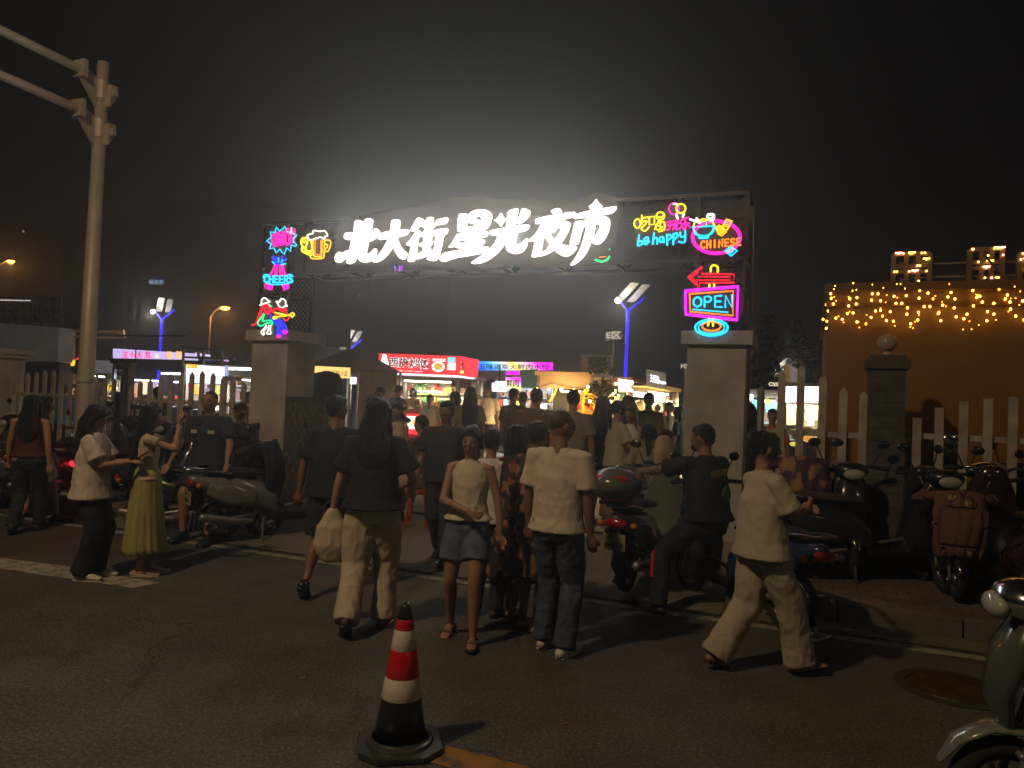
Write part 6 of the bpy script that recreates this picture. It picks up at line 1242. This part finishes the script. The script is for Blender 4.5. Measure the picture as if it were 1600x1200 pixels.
        for k in range(m_):
            for q in range(n_): fs.append((k*n_+q, k*n_+(q+1) % n_, (k+1)*n_+(q+1) % n_, (k+1)*n_+q))
        b = MB(); b.add(vs, fs); o = b.build(bottom if bottom == 'skirt' else 'dress_skirt', botm, t, True); md = o.modifiers.new('s', 'SOLIDIFY'); md.thickness = .006
    # shoes ----------------------------------------------------------
    if shoes:
        for i in (0, 1):
            sd = (-1, 1)[i]; fl = feet[i][3] if len(feet[i]) > 3 else 0; RX = Matrix.Rotation(fl, 3, 'X'); fd = RX @ Vector((sd*.12, 1, 0)).normalized(); fu = RX @ Vector((0, 0, 1)); a0 = ank[i]
            b = MB()
            if shoes == 'sneaker':
                b.chain([a0-fd*.062-fu*.045, a0-fd*.02-fu*.030, a0+fd*.05-fu*.036, a0+fd*.12-fu*.050, a0+fd*.185-fu*.058], [(.036, .036), (.042, .048), (.044, .042), (.048, .030), (.038, .020)], n=14, ref=fu); b.chain([a0-fd*.02-fu*.02, a0+fu*.012], [.042, .040], n=12)
            elif shoes == 'flat': b.chain([a0-fd*.055-fu*.055, a0-fd*.0-fu*.066, a0+fd*.08-fu*.070, a0+fd*.14-fu*.066, a0+fd*.19-fu*.068], [(.033, .026), (.037, .016), (.043, .014), (.041, .018), (.022, .012)], n=12, ref=fu)
            else:   # sandal: strap over the toes
                b.chain([a0+fd*.10-fu*.035+Vector((-.045, 0, -.02)), a0+fd*.105-fu*.032, a0+fd*.10-fu*.035+Vector((.045, 0, -.02))], [.012, .015, .012], n=8)
                b.chain([a0-fd*.02-fu*.0+Vector((-.04, 0, -.03)), a0+fd*.03-fu*.008, a0-fd*.02-fu*.0+Vector((.04, 0, -.03))], [.008, .009, .008], n=8)
            o = b.build('shoe', shoem, t, True)
            b = MB(); b.chain([a0-fd*.065-fu*.078, a0+fd*.05-fu*.080, a0+fd*.12-fu*.080, a0+fd*.19-fu*.079], [(.037, .010), (.043, .010), (.050, .010), (.036, .009)], n=12, ref=fu); b.build('sole', sole or BLACKP, o, True)
    t['_w'] = 0; del t['_w']
    info = dict(root=t, wr=wr, elb=elb, sh=sh, tp=tp, hv=hv, ank=ank, hip=hip, knees=knees, s=s)
    return info
def at_px(px, py):    # where somebody stands
    return gp(px, py)
def height_to(p, px, ytop):
    d = p.y; return P(px, ytop, d).z - p.z
def facing(deg): return R(deg)     # 0: away from the camera, 90: to the left, 180: to the camera, -90: to the right
def top_local(info, v): return Matrix.Translation(info['root'].location) @ Matrix.Rotation(info['root'].rotation_euler.z, 4, 'Z') @ (Vector(v)*info['s'])
def phone(label, info, w, off=(0, .05, .05), rot=(0, 0, 0), lit=None):
    p = top_local(info, Vector(info['wr'][w])+Vector(off)); t = thing('phone', label, 'phone', p, 0); t.rotation_euler = (rot[0], rot[1], info['root'].rotation_euler.z+rot[2])
    b = MB(); b.box((0, 0, 0), (.072, .009, .150)); o = b.build('case', mat('phone_case', (.05, .05, .055), .25, coat=.6), t); bevel(o, .004)
    b = MB(); b.box((0, -.0055, 0), (.066, .002, .142)); b.build('screen', glow('phone_screen_lit', (.8, .85, 1), lit) if lit else mat('phone_glass', (.02, .02, .03), .1, coat=1), t)
    b = MB()
    for z in (.055, .035): b.ball((-.02, .006, z), (.007, .003, .007), 8, 6)
    b.build('lens', mat('lens_glass', (.3, .3, .32), .1, .5), t); return t
c_black = cloth('black', (.010, .0095, .010)); c_navy = cloth('navy', (.022, .026, .042)); c_white = cloth('white_tee', (.50, .45, .37), bump=.15); c_cream = cloth('cream_blouse', (.46, .36, .27))
c_skirt = cloth('yellowgreen_pleats', (.30, .29, .085), scale=3, stretch=(9, 9, .5), var=.25); c_trblk = cloth('black_trousers', (.013, .012, .014)); c_khaki = cloth('khaki_trousers', (.44, .38, .28)); c_tank = cloth('cream_tank', (.52, .46, .35)); c_denim = cloth('denim_short', (.085, .105, .15), scale=12, var=.3)
c_jean = cloth('blue_jeans', (.04, .055, .09), scale=6, var=.45); c_btee = cloth('beige_tee', (.50, .44, .35)); c_knit = cloth('beige_knit', (.40, .355, .27)); c_ltr = cloth('light_trousers', (.38, .33, .255)); c_maroon = cloth('maroon', (.07, .018, .02)); c_brown = cloth('brown_tee', (.11, .065, .05)); c_grey = cloth('grey_tee', (.20, .18, .16)); c_khtee = cloth('khaki_tee', (.20, .185, .13)); c_paleb = cloth('pale_blue', (.22, .27, .30)); c_tan = cloth('tan_skirt', (.20, .135, .09)); c_wsh = cloth('white_shorts', (.50, .43, .35)); c_olive = cloth('olive_tee', (.13, .13, .09)); c_wht = cloth('bright_white', (.60, .58, .55)); c_darkg = cloth('dark_green', (.03, .04, .035)); c_dark = cloth('dark_grey', (.022, .021, .022))
c_floral = patt_mat('floral_dress', (.018, .014, .012), (.30, .12, .04), 9, .54, (.22, .15, .07)); c_stripe = cloth('tan_stripe', (.25, .17, .10), stretch=(30, 30, .5), var=.4)
s_wht = cloth('shoe_white', (.55, .52, .47), .5, bump=.1); s_blk = cloth('shoe_black', (.015, .015, .015), .4, bump=.1); s_beige = cloth('shoe_beige', (.42, .34, .22), .5); s_brn = cloth('shoe_brown', (.06, .035, .025), .5); sole_w = cloth('sole_white', (.5, .47, .42), .6)
def who(px, pyf, ytop, label, yaw, **k):
    p = at_px(px, pyf); H = height_to(p, px, ytop); pv = k.get('pelvis', (0, 0, .93)); k.setdefault('H', H/1.0); dz = .93-pv[2]
    k['H'] = max(1.2, min(1.95, k['H']*1.72/(1.72+.0-dz-.0))) if 'H0' not in k else k.pop('H0')
    return person(label, p, facing(yaw), **k)
W_L, W_R = 0, 1
# far left pair
who(38, 832, 616, 'woman in maroon sleeveless top and dark wide trousers walking off at far left', 15, sex='f', hair='long', longhair=.30, hairm=HAIR, top='tank', topm=c_maroon, sleeve='none', bottom='trousers', botm=c_dark, shoes='sneaker', shoem=s_brn, feet=((-.08, -.16, .12, -.5), (.10, .18, .09, 0)), hands=((-.26, .12, .84), (.25, -.05, .82)), hem=.95, loose=.01, sk='light', face=False, build=1.1)
who(58, 820, 618, 'woman in black top and white knee shorts walking at far left', -60, sex='f', hair='long', longhair=.45, top='tee', topm=c_black, bottom='shorts', botm=c_wsh, legend=.50, shoes='sneaker', shoem=s_blk, feet=((-.09, .22, .085, 0), (.08, -.20, .14, -.6)), hem=.98, hands=((-.24, .16, .86), (.25, -.1, .85)), sk='light', legw=1.1)
# girl with phone
g1 = who(134, 904, 632, 'girl in oversized white T-shirt and black trousers typing on a phone', -82, sex='f', hair='long', longhair=.36, top='tee', topm=c_white, loose=.055, hem=.80, bottom='wide', botm=c_trblk, legw=.85, shoes='sneaker', shoem=s_wht, sole=sole_w, feet=((-.08, .06, .085, 0), (.09, -.01, .085, 0)), hands=((-.07, .36, 1.17), (.07, .37, 1.17)), head=(0, .38), sk='light', fingers='hold', pelvis=(0, 0, .93))
phone('phone in both hands of the girl in the white T-shirt', g1, 1, (-.06, .09, .05), (R(-50), 0, 0), lit=None)
# green skirt
g2 = who(221, 898, 632, 'woman in cream blouse and long yellow-green pleated skirt raising a phone', -72, sex='f', hair='long', longhair=.62, top='blouse', topm=c_cream, sleeve='cap', loose=.008, hem=.97, bottom='skirt', botm=c_skirt, legend=.235, legw=.85, shoes='flat', shoem=s_beige, sole=s_beige, feet=((-.07, .06, .085, 0), (.07, -.02, .085, 0)), hands=((-.05, .27, 1.53), (.10, .29, 1.53)), head=(.1, .0), sk='light', fingers='hold', poles={'e0': (-.2, .6, -1), 'e1': (.2, .6, -1)}, build=.92)
phone('phone held up by the woman in the yellow-green skirt', g2, 1, (-.07, .08, .07), (0, 0, 0))
# guard sitting on scooter
gd = person('stocky guard in navy uniform and shorts sitting sideways on a black scooter', gp(312, 842), facing(172), H=1.78, sex='m', hair='crop', top='shirt', topm=c_navy, hem=.90, loose=.03, bottom='shorts', botm=cloth('navy_shorts', (.016, .018, .028)), legend=.58, shoes='sneaker', shoem=s_blk, pelvis=(0, -.10, .84), feet=((-.26, .30, .085, 0), (.08, .20, .10, 0)), hands=((-.36, .16, .86), (.34, .12, .80)), build=1.06, lean=.03, sk='mid', cap=None)
b = MB()
for x, z, w_ in ((-.10, 1.27, .075), (.10, 1.27, .07)): b.quadbox([gd['tp'](x-w_/2, .146, z-.018), gd['tp'](x+w_/2, .146, z-.018), gd['tp'](x+w_/2, .142, z+.018), gd['tp'](x-w_/2, .142, z+.018)], (0, .006, 0))
b.build('badge', mat('badge_white', (.45, .44, .38), .5), gd['root'])
person('man in black cap sitting low behind the fence by the left pillar', gp(368, 800), facing(165), H=1.66, sex='m', hair='short', top='tee', topm=c_dark, bottom='trousers', botm=c_trblk, pelvis=(0, 0, .72), feet=((-.14, .35, .085, 0), (.14, .35, .085, 0)), hands=((-.2, .25, .85), (.2, .25, .85)), cap=c_black, vox=.014)
# walking couple from behind
who(512, 926, 616, 'man in black T-shirt and black shorts walking into the market, seen from behind', -8, sex='m', hair='short', top='tee', topm=c_black, hem=.84, loose=.035, bottom='shorts', botm=cloth('black_shorts', (.014, .014, .016)), legend=.62, shoes='sneaker', shoem=s_blk, feet=((-.10, -.26, .13, -.7), (.09, .20, .085, 0)), hands=((-.30, -.02, .84), (.28, .10, .84)), sk='tan', face=False, head=(-.5, 0), build=1.08)
cw = who(574, 984, 620, 'woman in black T-shirt and loose khaki trousers with a cream bag, seen from behind', 2, sex='f', hair='long', longhair=.26, top='tee', topm=c_black, hem=.90, loose=.04, bottom='wide', botm=c_khaki, shoes='sneaker', shoem=s_brn, feet=((-.12, -.22, .14, -.6), (.10, .10, .085, 0)), hands=((-.30, .02, .86), (.26, .22, 1.0)), sk='light', face=False, head=(-.2, .0), cap=c_dark, build=1.08, legw=.92)
p = top_local(cw, Vector(cw['wr'][0])+Vector((.0, .0, -.12))); t = thing('handbag', 'cream slouchy handbag hanging from the forearm of the woman in khaki trousers', 'bag', p, .2)
b = MB(); b.chain([(-.0, 0, .10), (0, 0, .0), (0, .01, -.14), (0, .01, -.22)], [(.05, .04), (.11, .06), (.13, .07), (.09, .05)], n=16, ref=(0, 1, 0)); me = remeshed(b, .01, 2); wrinkle(me, .006, (9, 9, 6)); link('bag_body', me, cloth('bag_cream', (.50, .42, .29), .5), t)
b = MB(); b.chain([(-.08, 0, .03), (-.05, 0, .16), (0, 0, .20), (.05, 0, .16), (.08, 0, .03)], .010, n=8); b.build('strap', cloth('bag_dark', (.03, .025, .02)), t, True)
# dark man walking out
who(688, 878, 625, 'man in dark shirt and dark trousers walking toward the road', 168, sex='m', hair='short', top='shirt', topm=c_dark, loose=.03, bottom='trousers', botm=cloth('dark_navy_tr', (.022, .026, .036)), shoes='sneaker', shoem=s_blk, feet=((-.10, .24, .085, .15), (.09, -.22, .13, -.5)), hands=((-.28, -.05, .83), (.28, .12, .84)), sk='tan', face=True, build=1.1)
# centre woman
who(724, 1000, 664, 'woman in cream V-neck tank top, denim shorts and flip-flops crossing the road', 172, sex='f', hair='pony', top='tank', topm=c_tank, sleeve='none', hem=.97, loose=.012, bottom='shorts', botm=c_denim, legend=.40, shoes='sandal', shoem=s_brn, feet=((-.10, .14, .085, .1), (.14, -.14, .10, -.2)), hands=((-.27, .02, .84), (-.02, .23, 1.07)), head=(-.05, .14), sk='mid', poles={'e0': (-1, -.4, -.2), 'e1': (1, -.4, -.2)}, build=1.0, vox=.009)
# floral dress pair
who(796, 968, 662, 'long-haired woman in dark floral dress behind the flip-flop woman', -35, sex='f', hair='bob', top='dress', topm=c_floral, sleeve='short', hem=.9, bottom='dress', botm=c_floral, legend=.36, shoes='flat', shoem=s_beige, feet=((-.08, .1, .085, 0), (.08, -.1, .10, 0)), hands=((-.22, .15, .86), (.2, .25, .95)), head=(-.5, -.1), sk='tan', legw=.6)
who(826, 982, 656, 'short-haired woman in orange and black print dress with white collar', -25, sex='f', hair='short', top='dress', topm=c_floral, sleeve='long', hem=.9, bottom='dress', botm=c_floral, legend=.42, shoes='flat', shoem=s_beige, feet=((-.08, .05, .085, 0), (.08, -.05, .085, 0)), hands=((-.22, .15, .86), (.22, .15, .86)), sk='tan', face=False, legw=.6, build=1.05)
who(757, 962, 668, 'person in dark clothes and long white sleeve behind the flip-flop woman', -15, sex='f', hair='short', top='tee', topm=c_wht, sleeve='long', bottom='trousers', botm=c_trblk, shoes='sneaker', shoem=s_brn, face=False, hands=((-.24, .1, .84), (.24, .1, .84)))
# man in beige T-shirt
bm = who(862, 1020, 638, 'shaven-headed man in beige T-shirt and blue jeans with hands at his sides', -28, sex='m', hair='crop', hairm=mat('stubble', (.05, .032, .025), .6, var=.2, scale=40), top='tee', topm=c_btee, loose=.022, hem=.86, bottom='jeans', botm=c_jean, shoes='sneaker', shoem=s_wht, sole=sole_w, feet=((-.10, .08, .085, 0), (.11, -.03, .085, 0)), hands=((-.25, .06, .84), (.25, .04, .80)), head=(-.55, 0), sk='tan', build=1.06, vox=.009, pelvis=(0, .0, .93))
b = MB(); b.box((0, 0, 0), (.03, .012, .05)); o = b.build('belt_tag', mat('tag_yellow', (.5, .45, .2), .5), bm['root']); o.location = bm['tp'](.17, .02, .93)
# beige lady
who(1182, 1050, 674, 'woman in beige knit top and wide light trousers striding right', -78, sex='f', hair='bun', top='knit', topm=c_knit, loose=.05, hem=.84, sleeve='short', bottom='wide', botm=c_ltr, shoes='sandal', shoem=s_brn, feet=((-.08, -.27, .115, -.40), (.08, .30, .095, .2)), hands=((-.02, .30, 1.14), (.06, .32, 1.17)), head=(-.15, .05), sk='mid', pelvis=(0, 0, .91), poles={'e0': (-.6, -.5, -.6), 'e1': (.6, -.5, -.6)}, vox=.009, build=1.03)
# rider
rd = person('young man in black printed T-shirt and black trousers with red stripe riding the blue scooter', gp(1078, 958), facing(28), H=1.72, sex='m', hair='short', top='tee', topm=c_black, hem=.90, loose=.04, bottom='trousers', botm=c_trblk, shoes='sneaker', shoem=s_blk, pelvis=(.12, -.05, .80), feet=((-.30, .06, .085, 0), (.34, .22, .30, 0)), hands=((-.20, .62, 1.10), (.38, .62, 1.10)), head=(.35, 0), lean=.12, sk='tan', build=1.05, poles={'k0': (-.4, 1, .1), 'e0': (-.7, -.3, -.6), 'e1': (.7, -.3, -.6)}, fingers='grip')
b = MB(); h_, k_, a_ = rd['hip'][0], rd['knees'][0], rd['ank'][0]; off = Vector((-.088, .02, 0)); b.chain([k_*.85+h_*.15+off, k_+off*.95, k_*.55+a_*.45+off*.85], [(.010, .02), (.010, .02), (.010, .018)], n=8, ref=(0, 1, 0)); b.build('trouser_stripe', cloth('stripe_red', (.55, .04, .02)), rd['root'], True)
text_mesh('NANA', .075, mat('print_tan', (.22, .16, .08), .7), 'shirt_print', rd['root'], rd['tp'](-.09, -.149, 1.26), (1, .0, .10), (0, -.10, 1), .004, .003, width=.17); b = MB(); b.ball(rd['tp'](.08, -.140, 1.12), (.05, .010, .08), 14, 8); b.build('shirt_print', mat('print_green', (.03, .11, .04), .7), rd['root'], True)
# people just inside the gate
def inside(px, ytop, d, label, yaw, **k):
    q = P(px, 620, d); p = Vector((q.x, q.y, zg(q.x, q.y))); H = P(px, ytop, d).z-p.z; sit = k.get('pelvis', (0, 0, .93))[2] < .85
    k.setdefault('H', max(1.5, min(1.88, H))) ; k.setdefault('vox', .015); k.setdefault('face', abs(yaw) > 100)
    return person(label, p, facing(yaw), **k)
std = dict(bottom='trousers', botm=c_dark, shoes='sneaker', shoem=s_blk)
inside(735, 604, 11.6, 'woman with very long black hair and pale top standing inside the gate', 5, sex='f', hair='long', longhair=.5, top='tee', topm=c_khtee, **std)
inside(712, 612, 13.0, 'woman in blue-grey shirt beside the long-haired woman', 120, sex='f', hair='bob', top='tee', topm=c_paleb, **std)
inside(838, 606, 9.6, 'broad man in brown T-shirt behind the shaven-headed man', -20, sex='m', hair='short', top='tee', topm=c_brown, build=1.22, **std)
inside(896, 608, 9.2, 'man in grey T-shirt and jeans looking into the market', -12, sex='m', hair='short', top='tee', topm=c_grey, bottom='jeans', botm=c_jean, shoes='sneaker', shoem=s_blk)
inside(802, 606, 12.2, 'young man in dark shirt in front of the bright counters', -40, sex='m', hair='short', top='tee', topm=c_dark, **std)
inside(817, 612, 12.8, 'person in black standing next to the young man in dark shirt', 30, sex='m', hair='short', top='tee', topm=c_black, **std)
inside(942, 618, 9.6, 'long-haired woman in pale blue shirt and black boots', -30, sex='f', hair='long', longhair=.4, top='tee', topm=c_paleb, bottom='skirt', botm=c_black, legend=.62, shoes='sneaker', shoem=s_blk, legw=.5)
inside(966, 626, 9.05, 'woman in beige T-shirt and long tan skirt reaching out a hand', -75, sex='f', hair='pony', top='tee', topm=cloth('dull_beige', (.36, .33, .26)), loose=.04, bottom='skirt', botm=c_tan, legend=.22, legw=.5, shoes='flat', shoem=s_beige, hands=((-.15, .45, 1.08), (.2, .30, 1.02)))
inside(987, 634, 10.0, 'girl in black vest facing the camera near the mint lightbox', 150, sex='f', hair='long', longhair=.3, top='tank', topm=c_wht, sleeve='none', **std)
inside(982, 618, 11.0, 'tall man in cap behind the woman in tan skirt', 20, sex='m', hair='short', top='tee', topm=c_dark, cap=c_dark, **std)
inside(1014, 613, 11.4, 'man in olive T-shirt raising one arm to take a photo', -25, sex='m', hair='short', top='tee', topm=c_olive, hands=((-.20, .28, 1.62), (.25, .05, .82)), **std)
inside(1046, 628, 13.0, 'woman in white shirt with ponytail and shoulder strap', -20, sex='f', hair='pony', top='tee', topm=c_wht, bottom='jeans', botm=c_paleb, shoes='sneaker', shoem=s_wht)
inside(1062, 638, 12.2, 'dark-dressed person half hidden by the right pillar', 60, sex='f', hair='bob', top='tee', topm=c_black, **std)
inside(1028, 630, 15.5, 'small distant diner in tan shirt under the booth lights', 0, sex='m', hair='short', top='tee', topm=c_tan, **std)
inside(1054, 640, 16.5, 'distant waiter in dark cap by the booth', 90, sex='m', hair='short', top='tee', topm=c_dark, **std)
kd = dict(top='tee', bottom='shorts', legend=.5, botm=c_dark, shoes='sneaker', shoem=s_wht, pelvis=(0, 0, .80))
inside(1016, 668, 8.1, 'girl in khaki top with long ponytail sitting on a parked scooter', -15, sex='f', hair='pony', H=1.52, topm=c_khtee, feet=((-.12, .25, .085, 0), (.12, .25, .085, 0)), **kd)
inside(1042, 672, 8.0, 'child in khaki shirt with cream backpack beside the ponytailed girl', -50, sex='f', hair='short', H=1.48, topm=c_khtee, feet=((-.12, .2, .085, 0), (.12, .2, .085, 0)), **kd)
q = P(1037, 700, 7.75); t = thing('backpack', 'cream canvas backpack on the child with khaki shirt', 'bag', (q.x, q.y, P(1037, 722, 7.75).z), .4); b = MB(); b.chain([(0, 0, 0), (0, 0, .12), (0, 0, .24)], [(.11, .06), (.12, .075), (.09, .05)], n=16, ref=(0, 1, 0)); link('bag_body', remeshed(b, .012, 2), cloth('bag_canvas', (.40, .31, .20)), t); b = MB(); b.box((0, -.075, .06), (.14, .03, .10)); b.build('pocket', cloth('bag_canvas2', (.34, .26, .17)), t); b = MB(); b.bar((-.06, .05, .02), (-.06, .06, .26), .02); b.bar((.06, .05, .02), (.06, .06, .26), .02); b.build('strap', c_dark, t)
# at the red stall
inside(622, 602, 16.0, 'man in navy shirt ordering at the red stall', -40, sex='m', hair='short', top='tee', topm=cloth('teal_grey', (.06, .085, .10)), **std)
inside(646, 614, 19.4, 'stall keeper in pale yellow shirt behind the red stall counter', 160, sex='f', hair='bob', top='tee', topm=cloth('pale_yellow', (.48, .40, .22)), H=1.7, hands=((-.12, .3, 1.15), (.1, .32, 1.15)), sk='light', **std)
inside(672, 616, 17.2, 'customer in beige coat with a long dark plait at the red stall', -10, sex='f', hair='pony', top='jacket', topm=cloth('beige_coat', (.32, .28, .20)), sleeve='long', loose=.05, hem=.75, hands=((-.2, .3, 1.0), (.22, .3, .98)), **std)
inside(595, 604, 14.0, 'man with bare forehead looking left near the white-pink sign', 110, sex='m', hair='short', top='tee', topm=c_paleb, **std)
inside(581, 622, 12.0, 'person in grey cap between the walking couple heads', 60, sex='m', hair='short', top='tee', topm=c_grey, cap=c_dark, **std)
inside(622, 640, 9.4, 'person in sleeveless cream top just beyond the khaki trousers woman', 150, sex='f', hair='short', top='tank', topm=c_cream, sleeve='none', sk='light', H=1.5, **std)
inside(762, 622, 16.8, 'cook in white shirt far behind the menu lightbox', 180, sex='m', hair='short', top='tee', topm=c_wht, H=1.78, **std)
st = inside(662, 690, 9.2, 'seated person in pale trousers holding a phone beside the dark man', 60, sex='m', hair='short', H=1.68, top='tee', topm=c_brown, bottom='trousers', botm=c_ltr, shoes='sneaker', shoem=s_blk, pelvis=(0, 0, .62), feet=((-.1, .36, .085, 0), (.12, .30, .085, 0)), hands=((-.1, .34, .84), (.12, .34, .84)), fingers='hold')
phone('bright phone in the lap of the seated person', st, 0, (.10, .06, .04), (R(-60), 0, 0), lit=1.2)
c = st['root'].location; t = thing('stool', 'small red plastic stool under the seated person', 'stool', c, 0); b = MB(); b.lathe([(.16, .40), (.165, .44), (.15, .455)], n=20); b.build('seat', mat('stool_red', (.3, .03, .02), .4), t)
for k in range(4): a = k*math.pi/2+.7; b = MB(); b.bar((math.cos(a)*.19, math.sin(a)*.19, 0), (math.cos(a)*.12, math.sin(a)*.12, .42), .035); b.build('leg', mat('stool_red', (.3, .03, .02), .4), t)
# beyond the fences
inside(1172, 630, 9.6, 'diner with dark bob behind the right fence', 160, sex='f', hair='bob', top='tee', topm=c_brown, **std)
inside(1208, 638, 10.6, 'person in orange T-shirt seen between the right pickets', 170, sex='m', hair='short', top='tee', topm=cloth('orange_tee', (.45, .16, .05)), **std)
inside(1236, 655, 12.8, 'small dark-haired diner before the lit display at right', 0, sex='m', hair='short', H=1.5, top='tee', topm=c_dark, **std)
inside(184, 628, 11.8, 'child in pale shirt behind the left pickets', 20, sex='m', hair='short', H=1.45, top='tee', topm=c_grey, **std)
inside(100, 612, 14.0, 'customer in blue jacket behind the left pickets', 30, sex='m', hair='short', top='jacket', topm=cloth('blue_jacket', (.05, .12, .25)), sleeve='long', **std)
inside(246, 604, 13.0, 'dark figure standing at the violet-lit counter', -10, sex='m', hair='short', top='tee', topm=c_dark, **std)
inside(388, 612, 13.0, 'person half hidden by the left pillar under the awning light', 100, sex='f', hair='bob', top='tee', topm=c_black, sk='light', **std)
# orange lanterns and bowls on tables behind the right fence
for k, (x, y, c_, lab) in enumerate(((1262, 685, (1, .40, .06), 'round orange lantern glowing between the right pickets'), (1240, 694, (.9, .8, .1), 'yellow lit bowl stack on the table behind the right fence'))):
    q = P(x, y, 10.2); t = thing('lantern', lab, 'lantern', q); b = MB(); b.ball((0, 0, 0), (.055, .055, .055 if k == 0 else .03), 14, 10); b.build('globe', glow('lantern_%d' % k, c_, .8), t, True); b = MB(); b.bar((0, 0, -.5), (0, 0, -.045), .015); b.build('stand', DARKSTEEL, t)
# ------------------------------------------------------------------ haze volume, added to carry the halo around the sign letters
b = MB(); b.box((0, 0, 44.5), (380, 380, 91)); hz = b.build('haze', None)
hm = bpy.data.materials.new('haze'); hm.use_nodes = True; n = hm.node_tree.nodes; n.remove(n['Principled BSDF']); v = n.new('ShaderNodeVolumePrincipled')
v.inputs['Color'].default_value = (.90, .93, .95, 1); v.inputs['Density'].default_value = .0072; v.inputs['Anisotropy'].default_value = .82
hm.node_tree.links.new(v.outputs[0], n['Material Output'].inputs['Volume']); hz.data.materials.append(hm); tag(hz, kind='stuff')
